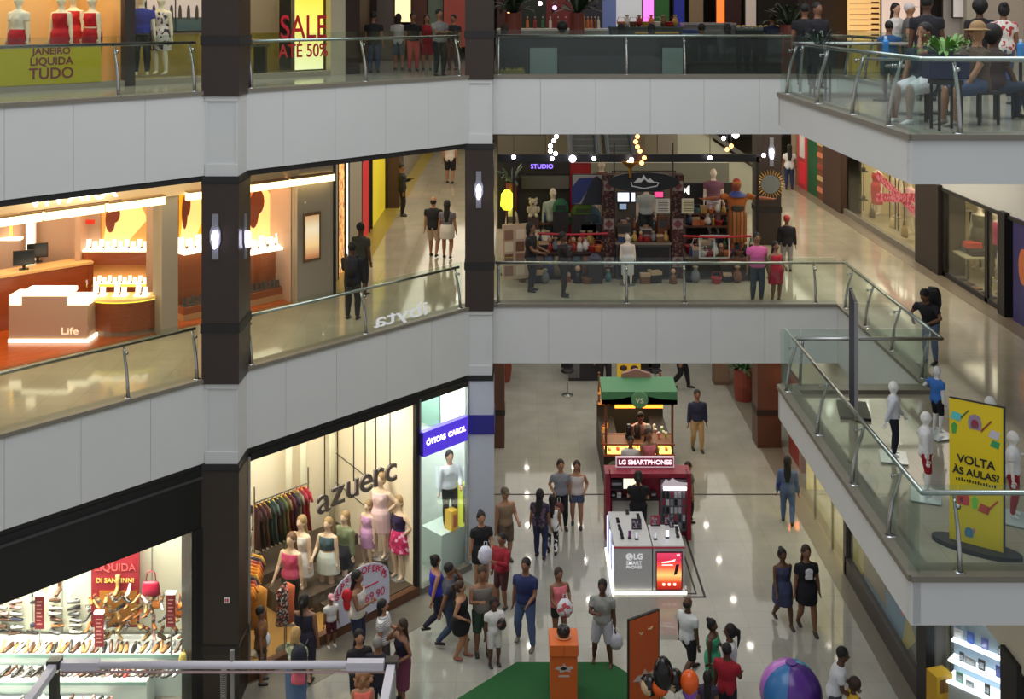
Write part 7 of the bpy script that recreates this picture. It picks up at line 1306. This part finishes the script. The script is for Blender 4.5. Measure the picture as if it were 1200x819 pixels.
struct(MB().box(-6, DJ, .12, K_(145), DJ + .014, 3.2).box(K_(157), DJ, .12, K_(386), DJ + .014, 3.2).build('window_20', CLEAR, None, (OX, OY, F2), ANG))
struct(MB().box(K_(403), DJ - .06, 0, K_(420), DJ + .5, 3.8).build('pillar', mat((44, 30, 26), .5), None, (OX, OY, F2), ANG))
area('second_floor_shop_light', W(K_(70), DJ + 1.1, F2 + 3.4), 5, 1.4, 120, (1.0, .84, .5), (0, 0, ANG)); area('second_floor_shop_light', W(K_(270), DJ + 1.1, F2 + 3.4), 5.5, 1.4, 75, (1.0, .9, .55), (0, 0, ANG))
s0, z1 = ls(-60, 53, DJ - .04); s1, z0 = ls(118, 107, DJ - .04); zc_ = F2 + .1
t = WT('sale_banner', 'yellow sale banner with dark red capital letters low on the second floor window', 'banner', s0, DJ - .06, F2 + .12); Lb = s1 - s0; Hb = hz(54, W(s1, DJ).y) - F2 - .12
MB().box(0, 0, 0, Lb, .02, Hb).build('sheet', mat((176, 164, 20), .6), t); MR = mat((120, 44, 50), .6)
sc_ = K_(59) - s0
for w_, py, z_ in (('JANEIRO', .17, .70), ('LIQUIDA', .19, .48), ('TUDO', .27, .22)): txt(w_, py * 1.12, MR, t, (sc_, -.006, z_ * Hb / .78), ext=.003, bold=.004)
def m2(px, d, h, rz, lab, z=.15, **kw): s, _ = ls(px, 50, d); mannequin(W(s, d, F2 + z), rz, h, lab, fem=kw.pop('fem', True), skin=(236, 222, 190), **kw)
m2(22, DJ + .5, 1.7, -20, 'mannequin in a white bow blouse and red skirt behind the yellow banner', top=('tee', (226, 220, 200)), bot=('mini', (176, 26, 40)))
m2(72, DJ + .5, 1.7, -15, 'mannequin in a plunging red top and red skirt behind the yellow banner', top=('tank', (176, 24, 36)), bot=('skirt', (180, 30, 44)))
m2(86, DJ + 1.5, 1.75, -10, 'mannequin in a long red gown standing farther back', top=('dress', (196, 36, 40)), bot=('longskirt', (190, 32, 38)))
m2(108, DJ + .5, 1.7, -30, 'mannequin in an off-shoulder red blouse and red skirt at the banner end', top=('crop', (196, 24, 40)), bot=('skirt', (170, 24, 36)))
m2(166, DJ + .6, 1.75, 20, 'mannequin in a royal blue shirt and black trousers', top=('tee', (40, 50, 140)), bot=('pants', (34, 32, 36)), fem=False)
m2(189, DJ + .6, 1.72, -10, 'mannequin in a black and white leopard print dress', top=('dress', fabricmat([(214, 200, 190), (60, 50, 56), (226, 214, 206)], 16)), bot=('skirt', fabricmat([(214, 200, 190), (60, 50, 56), (226, 214, 206)], 16)))
s_, _ = ls(200, 50, DJ + 2.3); t = WT('wall_photo', 'wide dark-framed harbour photograph with people behind the leopard dress mannequin', 'picture', s_ - .6, DJ + 2.35, F2 + 1.05)
MB().box(0, 0, 0, 2.2, .04, 1.6).build('frame', mat((40, 34, 34), .5), t); MB().box(.03, -.006, .03, 2.17, 0, .35).build('sea_band', mat((60, 84, 96), .5), t); MB().box(.03, -.006, .35, 2.17, 0, 1.57).build('sky_band', mat((206, 190, 196), .5, 0, .15), t)
for k in range(9): MB().loft([((.2 + .22 * k, -.012, .3), .05, .008), ((.2 + .22 * k, -.012, .55), .04, .008), ((.2 + .22 * k, -.012, .64), .02, .006)], (1, 0, 0), 6).build('printed_figure', mat((50, 44, 50), .6), t)
for x in (.73, 1.46): MB().box(x, -.014, 0, x + .03, -.002, 1.6).build('mullion', mat((40, 34, 34), .5), t)
s_, _ = ls(370, 50, DJ + .4); t = WT('yellow_lightbox', 'glowing yellow backlit panel behind the sale lettering', 'light panel', K_(352), DJ + .25, F2 + .15); MB().box(0, 0, 0, K_(386) - K_(352), .06, 2.8).build('panel', gradmat([(250, 246, 190), (250, 236, 120), (246, 216, 60), (240, 200, 50)], .9, 'Z', 0, 2.8), t); MB().box(-.04, -.02, 0, 0, .08, 2.8).build('side_frame', mat((90, 80, 60), .5), t)
for k, (w_, py, sz_, lb) in enumerate((('SALE', 33, .78, 'large red SALE lettering on the second floor window'), ('ATÉ 50%', 60, .44, 'smaller red lettering ATÉ 50% under the word SALE'))):
    s_, z_ = ls(356, py, DJ - .02); t = WT('window_lettering', lb, 'lettering', s_, DJ - .02, z_); txt(w_, sz_, mat((196, 30, 44), .5), t, (0, 0, 0), ext=.004, sx=.80 if k == 0 else .84, bold=.006)
t = WT('clothes_table', 'dark display table with folded clothes behind the olive window', 'table', K_(306), DJ + 1.2, F2); MB().box(-.5, -.3, .7, .8, .3, .76).build('top', mat((60, 46, 40), .5), t)
for x in (-.45, .7): MB().box(x, -.25, 0, x + .06, .25, .7).build('leg', DARK, t)
for k in range(3): tag(MB().box(-.14, -.18, 0, .14, .18, .06).box(-.13, -.17, .06, .13, .17, .11).build('folded_garment', cloth([(206, 176, 90), (70, 60, 60), (170, 120, 60)][k]), None, W(K_(306) - .25 + .4 * k, DJ + 1.2, F2 + .77), ANG, False, .01), '%s folded garment on the dark second floor table' % ['mustard', 'charcoal', 'amber'][k], 'garment', 'folded garments on the second floor table')
# back of the second floor left hall
struct(MB().box(-4.9, 26.4, 0, -4.6, 50, 3.8).build('wall_left', mat((70, 50, 42), .6), None, (0, 0, F2)))
def glow(px0, px1, y, z0, z1, c, e, nm_, lab, cat='display'):
    t = thing(nm_, lab, cat, (hx(px0, y), y, F2 + z0)); MB().box(0, 0, 0, hx(px1, y) - hx(px0, y), .05, z1 - z0).build('panel', mat(c, .5, 0, e), t); MB().box(-.03, .05, -.03, hx(px1, y) - hx(px0, y) + .03, .08, z1 - z0 + .03).build('frame', DARK, t)
glow(420, 440, 33, 0, 3, (60, 44, 40), 0, 'dark_shopfront', 'dark brown shopfront at the left of the second floor hall', 'shopfront')
glow(440, 463, 33.5, 0, 3, (110, 100, 96), .05, 'grey_shopfront', 'grey shopfront behind the man in black on the second floor', 'shopfront')
glow(463, 481, 33.4, 1.2, 2.6, (255, 226, 170), 1.2, 'lit_sign', 'glowing cream sign in the second floor hall', 'sign')
glow(481, 500, 34, 0, 3, (96, 60, 50), .1, 'brown_shopfront', 'brown shopfront panel right of the glowing cream sign', 'shopfront')
glow(500, 520, 34.2, 0, 3, (110, 120, 104), .1, 'green_shopfront', 'grey-green shopfront behind the woman in red', 'shopfront')
glow(520, 545, 34, .4, 2.9, (150, 70, 60), .25, 'red_shopfront', 'reddish shopfront at the right end of the second floor hall', 'shopfront')
# ------------------------------------------------------------------ second floor: restaurant parapet and food court
YR = 25.75; xa, xb = hx(583, YR), hx(916, YR); hp = hz(44, YR) - F2
t = thing('restaurant_parapet', 'long dark restaurant parapet with two grey panels behind the railing', 'parapet', (xa, YR, F2))
MB().box(0, 0, 0, xb - xa, .18, hp).build('wall_body', mat((34, 32, 32), .5, 0, 0, .2, 3), t); MB().box(0, -.03, hp, xb - xa, .22, hp + .05).build('top_rail', mat((60, 58, 56), .4), t)
for p0_, p1_ in ((621, 653), (776, 800)): MB().box(hx(p0_, YR) - xa, -.02, .02, hx(p1_, YR) - xa, 0, hz(56, YR) - F2).build('grey_panel', mat((108, 120, 116), .5), t)
for p0_, p1_ in ((583, 618), (655, 735), (738, 774), (803, 915)): MB().box(hx(p0_, YR) - xa, -.012, .02, hx(p1_, YR) - xa, 0, hz(66, YR) - F2).build('lower_panel', mat((52, 50, 52) if p0_ in (655, 738) else (28, 26, 26), .5), t)
t = thing('grass_box', 'low planter box with dry yellow grass at the left end of the parapet', 'planter', (hx(598, 25.4), 25.4, F2)); MB().box(-.35, -.1, 0, .35, .1, .14).build('trough', mat((110, 100, 50), .7), t); mb = MB()
rr = random.Random(8)
for k in range(60): x = rr.uniform(-.33, .33); y = rr.uniform(-.08, .08); mb.add([(x - .008, y, .12), (x + .008, y, .12), (x + rr.uniform(-.03, .03), y, .12 + rr.uniform(.05, .12))], [(0, 1, 2)])
mb.build('dry_grass', mat((170, 150, 70), .8), t)
def cnt(px0, px1, Y, h, m, top, nm_, lab):
    t = thing(nm_, lab, 'counter', (hx(px0, Y), Y, F2)); w = hx(px1, Y) - hx(px0, Y); MB().box(0, 0, 0, w, .7, h).build('body', m, t); MB().box(-.02, -.03, h, w + .02, .72, h + .06).build('worktop', top, t)
cnt(583, 712, 29.5, 1.0, mat((150, 146, 138), .5), mat((214, 214, 206), .4), 'serving_counter', 'pale stone serving counter at the left of the food court')
cnt(716, 800, 29.8, 1.05, mat((56, 66, 60), .4), mat((70, 84, 78), .3), 'dark_counter', 'dark green glass counter in the middle of the food court')
cnt(802, 862, 30.2, 1.15, mat((110, 110, 112), .4), mat((150, 150, 154), .3), 'steel_counter', 'grey steel serving counter right of the middle')
cnt(864, 925, 30.0, 1.0, mat((50, 60, 62), .4), mat((90, 110, 110), .3), 'teal_counter', 'teal glass display counter at the right of the food court')
t = thing('display_fridge', 'low blue display with a yellow frame in front of the food court counters', 'display', (hx(745, 28.2), 28.2, F2)); MB().box(0, 0, 0, 1.12, .4, .98).build('body', mat((40, 60, 110), .4), t); MB().box(-.02, -.02, .95, 1.14, .0, 1.0).box(1.1, -.02, 0, 1.14, 0, .98).build('yellow_frame', mat((196, 160, 60), .5), t)
t = thing('blue_display', 'pale blue and white display box right of the yellow-framed one', 'display', (hx(802, 28.3), 28.3, F2)); MB().box(0, 0, 0, .5, .4, .95).build('body', mat((150, 176, 196), .4), t); MB().box(0, -.01, .95, .5, .4, 1.06).build('blue_top', mat((30, 44, 110), .5), t)
for i, (px0, px1, z0, z1, c, e, lb) in enumerate(((583, 612, 1.2, 2.6, (70, 40, 40), .1, 'dark red back wall at the left of the food court'), (612, 640, 1.2, 2.6, (36, 44, 34), .05, 'dark green back wall behind the palm'), (640, 672, 1.2, 2.6, (96, 34, 34), .2, 'brick red back panel with small bottles'), (672, 706, 1.2, 2.8, (44, 44, 54), .1, 'dark lattice panel behind the bar'), (706, 722, 1.2, 2.8, (90, 104, 150), .3, 'blue grey banner over the bar'), (722, 752, 1.3, 2.2, (206, 210, 216), .3, 'pale sign with dark curved lettering'), (754, 766, 1.2, 2.8, (250, 110, 220), 1.5, 'glowing pink figure sign'), (768, 784, 1.3, 2.8, (40, 90, 40), .2, 'leafy green panel in the food court'), (790, 802, 1.2, 2.9, (30, 40, 120), .4, 'dark blue vertical banner with white letters'), (808, 824, 1.2, 2.8, (120, 100, 76), .2, 'tan shop panel in the food court'), (840, 849, 1.2, 2.8, (250, 120, 50), 1.0, 'glowing orange flame banner'), (850, 868, 1.2, 2.8, (56, 28, 26), .1, 'dark maroon panel right of the flame banner'), (874, 886, 1.2, 2.8, (196, 180, 170), .3, 'pale panel with red figure in the food court'), (888, 935, 1.2, 2.8, (26, 24, 26), 0, 'black back wall at the right of the food court'))):
    glow(px0, px1, 32.0 + .03 * i, z0 - .9, z1, c, e, 'food_court_sign', lb, 'panel')
area('food_court_light', (3, 30.5, F2 + 3.6), 8, 1.5, 45, (1, .9, .76))
rg2 = random.Random(4)
for k in range(16):
    px = 672 + 4.2 * k if k < 8 else 600 + 9 * (k - 8); Y = 29.75; c = rg2.choice(['white', 'brown', 'green', 'orange', 'red', 'gold']); good('bottle', hx(px, Y), Y, F2 + 1.06, c, '%s bottle on the pale serving counter, %s from the left' % (c, ORD[k - 8] if k >= 8 else ORD[k + 8]), 'bottles on the serving counter', 1.2)
for k in range(10): good(['basket', 'vase'][k % 2], hx(728 + 7 * k, 30.0), 30.0, F2 + 1.11, ['orange', 'white', 'brown', 'red', 'gold'][k % 5], '%s food bowl on the dark green counter, %s from the left' % (['orange', 'white', 'brown', 'red', 'gold'][k % 5], ORD[k]), 'food bowls on the dark counter', 1.1)
for k in range(8):
    t = thing('salad_dish', 'white dish in the teal glass counter, %s from the left' % ORD[k], 'dish', (hx(868 + 6.5 * k, 29.9), 30.2, F2 + 1.065), 0, 'dishes on the teal counter'); MB().lathe([(.05, 0), (.1, .05), (.09, .05), (.04, .02)], n=12).build('bowl', WHITE, t); MB().ell((0, 0, .05), (.07, .07, .03)).build('food', mat((206, 190, 130), .6), t)
def seated(px, yh, Y, rz, lab, floor=F2, **kw):
    k = .86; h = hz(yh, Y) - floor; hh = 1.68; sit = h - hh * .47
    return figure('person', lab, 'person', (hx(px, Y), Y, floor), rz, hh, sit=max(.42, sit), vox=.02, **kw)
def chair(x, y, rz, lab, grp, z=F2, c=(40, 36, 36)):
    t = thing('dining_chair', lab, 'chair', (x, y, z), rz, grp); m = mat(c, .5); MB().box(-.2, -.2, .42, .2, .2, .46).build('seat', m, t); MB().box(-.2, .17, .5, .2, .2, .85).build('backrest', m, t)
    for a in (-.18, .15):
        for b in (-.18, .15): MB().box(a, b, 0, a + .03, b + .03, .42 if b < 0 else .6).build('leg', m, t)
for px, yh, lab, kw in ((659, 28, 'seated person with big dark hair behind the parapet', dict(hair=('afro', 'black'), top=('tee', (40, 34, 40)))), (728, 35, 'seated person with dark hair in the middle of the parapet row', dict(hair=('bob', 'black'), top=('tee', (70, 40, 40)))), (763, 31, 'seated person with dark hair before the yellow-framed display', dict(hair=('long', 'black'), top=('tee', (40, 60, 60)))), (822, 34, 'seated person with dark hair before the pale blue display', dict(hair=('short', 'black'), top=('tee', (50, 50, 70)))), (852, 29, 'seated person with long black hair near the teal counter', dict(hair=('long', 'black'), top=('tee', (50, 36, 36)))), (592, 32, 'seated person in a pale top at the left end of the parapet', dict(hair=('bob', 'brown'), top=('tee', (130, 130, 140))))):
    seated(px, yh, 26.8, 180 if px != 592 else 150, lab, skin=BR, bot=('pants', (40, 40, 50)), **kw); chair(hx(px, 26.8), 26.7, R(180), 'dark chair under the %s' % lab.replace('seated person with ', 'person with ').replace('seated person in a pale top', 'person in pale'), 'chairs behind the parapet')
person(905, 84, 18, L2, 160, 'person in dark blue standing at the right end of the food court', top=('tee', (36, 36, 66)), bot=('pants', (30, 30, 40)), skin=BR)
planter((hx(601, 27.6), 27.6, F2), 'drooping dark palm at the left of the restaurant', size=1.0, h=1.5, r=.22, n=30, seed=3, leaf=(30, 50, 30)); planter((hx(677, 28), 28.4, F2), 'drooping dark palm in front of the bar', size=1.0, h=1.5, r=.2, n=26, seed=13, leaf=(30, 50, 30))
planter((hx(925, 27), 27, F2), 'dark bushy plant at the right end of the railing', size=.9, h=1.2, r=.25, n=36, seed=23, leaf=(34, 52, 34))
for i, (px, py, c) in enumerate(((633, 4, (255, 190, 200)), (596, 17, (255, 200, 130)), (650, 9, (200, 120, 190)))):
    t = thing('pendant_lamp', ['small glowing white pendant lamp by the palm', 'small amber pendant lamp at the far left of the restaurant', 'small violet pendant lamp by the palm'][i], 'lamp', (hx(px, 28.6), 28.6, hz(py, 28.6)), 0, 'pendant lamps in the restaurant'); MB().ell((0, 0, 0), (.06,) * 3).build('globe', mat(c, .5, 0, 5), t); MB().tube([(0, 0, .05), (0, 0, 15.3 - hz(py, 28.6))], .008, 4).build('cord', DARK, t)
# ------------------------------------------------------------------ second floor: right shops and landing
Xs = 11.0
struct(MB().box(Xs + 2.0, 14, F2, Xs + 2.1, 44, F2 + 4).box(Xs, 29.8, F2, Xs + 2, 30, F2 + 4).build('wall_right', mat((206, 190, 150), .7)))
struct(MB().box(Xs, 31, F2, Xs + .4, 34, F2 + 4, 0).box(Xs, 26.2, F2, Xs + .3, 26.6, F2 + 4, 1).box(Xs, 22.5, F2, Xs + .3, 23.0, F2 + 4, 1).build('wall_pier', [mat((90, 70, 56), .6), mat((170, 164, 150), .6)]))
area('eyewear_light', (Xs + .9, 28.3, F2 + 3.4), 1, 2.6, 60, (1.0, .78, .4)); area('second_right_light', (Xs + .8, 24.4, F2 + 3.4), 1, 3, 30, (1.0, .88, .74))
t = thing('eyewear_wall', 'glowing amber wall of eyewear shelves beyond the landing', 'shelf', (hx(994, 27.6), 27.6, F2)); w = hx(1032, 27.6) - hx(994, 27.6); MB().box(0, 0, .0, w, .08, 3.0).build('lit_back', mat((236, 190, 120), .5, 0, .8), t)
for k in range(14): MB().box(.03, -.06, .9 + .14 * k, w * .62, 0, .915 + .14 * k).box(w * .66, -.06, .9 + .14 * k, w - .02, 0, .915 + .14 * k).build('shelf', mat((206, 150, 90), .5), t); MB().box(w * .7, -.05, .915 + .14 * k, w - .06, -.02, .95 + .14 * k).build('spectacle_row', mat((110, 50, 30), .5), t)
MB().box(0, -.3, 0, w, 0, .8).build('base_cabinet', mat((226, 180, 90), .5, 0, .3), t)
glow(1034, 1078, 27.0, 0, 3, (236, 206, 190), .5, 'pink_shopfront', 'pale pink glowing shopfront behind the couple', 'shopfront'); glow(1080, 1105, 27.1, 0, 3, (44, 34, 34), 0, 'dark_shopfront', 'dark shopfront strip beyond the landing', 'shopfront'); glow(1106, 1200, 26.6, 0, 3, (150, 140, 132), .15, 'poster_shopfront', 'grey shopfront with small pictures at the upper right', 'shopfront'); glow(1118, 1150, 26.4, 1.4, 2.4, (206, 196, 190), .3, 'picture_sheet', 'pale sheet with small coloured pictures on the upper right shopfront', 'poster')
glow(935, 992, 28.5, 0, 3, (44, 26, 24), .05, 'maroon_shopfront', 'dark maroon shopfront left of the eyewear shelves', 'shopfront')
def bistro(x, y, lab, r_=.36, h=.74):
    t = thing('bistro_table', lab, 'table', (x, y, F2), 0, 'tables on the landing'); MB().lathe([(r_, h - .03), (r_, h)], n=24).build('tabletop', mat((120, 116, 110), .4), t); MB().tube([(0, 0, .02), (0, 0, h - .03)], .03, 8).build('pedestal', DARK, t); MB().lathe([(.22, 0), (.22, .02), (.04, .04)], n=14).build('foot', DARK, t)
def stool(x, y, lab):
    t = thing('bar_stool', lab, 'stool', (x, y, F2), 0, 'black stools on the landing'); MB().box(-.17, -.17, .6, .17, .17, .66).build('seat', DARK, t)
    for a in (-.15, .12):
        for b in (-.15, .12): MB().box(a, b, 0, a + .03, b + .03, .6).build('leg', DARK, t)
def PL2(px, py): return at(px, py, F2)
p = PL2(961, 118); planter((p.x, p.y, F2 + .62), 'dark plant in a square black pot on a stool near the landing corner', pot=(28, 28, 34), r=.24, h=.36, size=.4, square=True, seed=31, n=30, leaf=(40, 60, 44)); stool(p.x, p.y, 'black stool under the square potted plant near the landing corner')
p = PL2(1108, 152); planter((p.x, p.y, F2 + .67), 'bright green leafy plant in a navy square pot on a stool at the landing front', pot=(26, 30, 70), r=.26, h=.32, size=.42, square=True, seed=17, n=60, leaf=(96, 140, 60)); stool(p.x, p.y, 'black stool under the bright green plant at the landing front')
p = PL2(1090, 140)
def sit2(px, pf, yh, rz, lab, seat=.5, **kw): q = PL2(px, pf); return figure('person', lab, 'person', (q.x, q.y, F2), rz, 1.72, sit=seat, **kw)
sit2(1083, 143, 40, -60, 'seated man in dark blue tee and white shorts leaning on the cafe table', .56, top=('tee', (26, 32, 60)), bot=('bermuda', (206, 206, 210)), skin=BR, arms=('face', 'lap'), shoes=(206, 206, 206))
sit2(1145, 146, 40, -75, 'seated person with a straw hat and bare legs behind the green plant', .56, top=('tee', (90, 70, 56)), bot=('bermuda', (70, 80, 110)), hair=('hat', (150, 120, 80)), skin=TAN, arms=('lap', 'hold'), shoes=(150, 140, 130))
sit2(1165, 140, 40, 100, 'seated woman with black hair beside the person with the straw hat', .5, top=('tee', (60, 40, 40)), bot=('pants', (50, 60, 80)), hair=('afro', 'black'), skin=DK, fem=True, arms=('lap', 'lap'))
p = PL2(1065, 138); bistro(p.x + .2, p.y + .5, 'grey cafe table left of the seated man')
p = PL2(1128, 138); bistro(p.x, p.y + .6, 'grey cafe table behind the green plant')
for px, py, lb in ((1088, 142, 'dark chair of the seated man in white shorts'), (1150, 146, 'dark chair of the person with the straw hat'), (1168, 139, 'dark chair of the woman with black hair')): q = PL2(px, py); chair(q.x, q.y + .05, R(20), lb, 'chairs on the landing')
person(1042, 112, 14, F2, 150, 'boy in a blue tee standing at the cafe tables', top=('tee', (46, 80, 130)), bot=('bermuda', (60, 60, 80)), skin=BR, hh=1.35, sit=0)
person(1050, 96, 1, F2, 20, 'woman in a white blouse before the pink shopfront', top=('tee', (214, 206, 200)), bot=('pants', (60, 60, 70)), hair=('long', 'black'), fem=True, skin=LT, hh=1.7, sit=0)
person(1066, 97, 4, F2, 60, 'man in a grey tee and cap next to the woman in white', top=('tee', (96, 90, 90)), bot=('bermuda', (60, 56, 60)), hair=('cap', (206, 196, 190)), skin=TAN, hh=1.7, sit=0)
person(1086, 118, -10, F2, 165, 'tall man in a black tee standing behind the seated man', top=('tee', (30, 30, 38)), bot=('pants', (30, 32, 44)), skin=DK, hh=1.8, sit=0)
person(1148, 110, 0, F2, 170, 'person with large black curly hair standing among the tables', top=('tee', (36, 30, 34)), bot=('pants', (34, 32, 40)), hair=('afro', 'black'), skin=DK, hh=1.72, sit=0)
person(1176, 112, 2, F2, 170, 'woman in a white blouse with small red flowers seen from behind', top=('tee', fabricmat([(214, 206, 200), (214, 206, 200), (176, 60, 60), (214, 206, 200)], 18)), bot=('pants', (60, 76, 120)), hair=('bun', 'black'), fem=True, skin=BR, hh=1.68, sit=0)
person(958, 104, 14, F2, 20, 'man in a dark jacket near the maroon shopfront', top=('long', (30, 28, 36)), bot=('pants', (30, 30, 40)), skin=BR, hh=1.7, sit=0)
person(943, 100, 16, F2, 170, 'person in black near the left corner of the landing', top=('tee', (24, 22, 26)), bot=('pants', (30, 30, 40)), skin=BR, hh=1.68, sit=0)
for px, py, yt, lb in ((1038, 118, 42, 'bright blue bottle on a cafe table behind the landing glass'), (1196, 122, 46, 'bright blue bottle on the cafe table at the right edge of the landing')):
    q = PL2(px, py); bistro(q.x, q.y, 'grey cafe table under the %s' % ' '.join(lb.split()[:3]) + (' at the right edge' if px > 1100 else ' beside the boy'), .34); t = thing('blue_bottle', lb, 'bottle', (q.x, q.y, F2 + .74)); h_ = hz(yt, q.y) - F2 - .74; MB().lathe([(.05, 0), (.055, .03), (.055, h_ * .75), (.025, h_ * .88)], n=12).build('body', mat((50, 130, 200), .3), t); MB().lathe([(.028, h_ * .86), (.028, h_)], n=10).build('cap', mat((190, 214, 230), .4), t)
flush()
bpy.context.evaluated_depsgraph_get().update()
dg = bpy.context.evaluated_depsgraph_get()
for o in [q for q in SC.objects if q.type == 'FONT']:
    me = bpy.data.meshes.new_from_object(o.evaluated_get(dg)); n = o.name
    c = bpy.data.objects.new('x', me); COL.objects.link(c); c.parent = o.parent; c.location = o.location; c.rotation_euler = o.rotation_euler; c.scale = o.scale
    for k in ('label', 'category', 'group', 'kind'):
        if k in o: c[k] = o[k]
    bpy.data.objects.remove(o); c.name = n; me.name = n
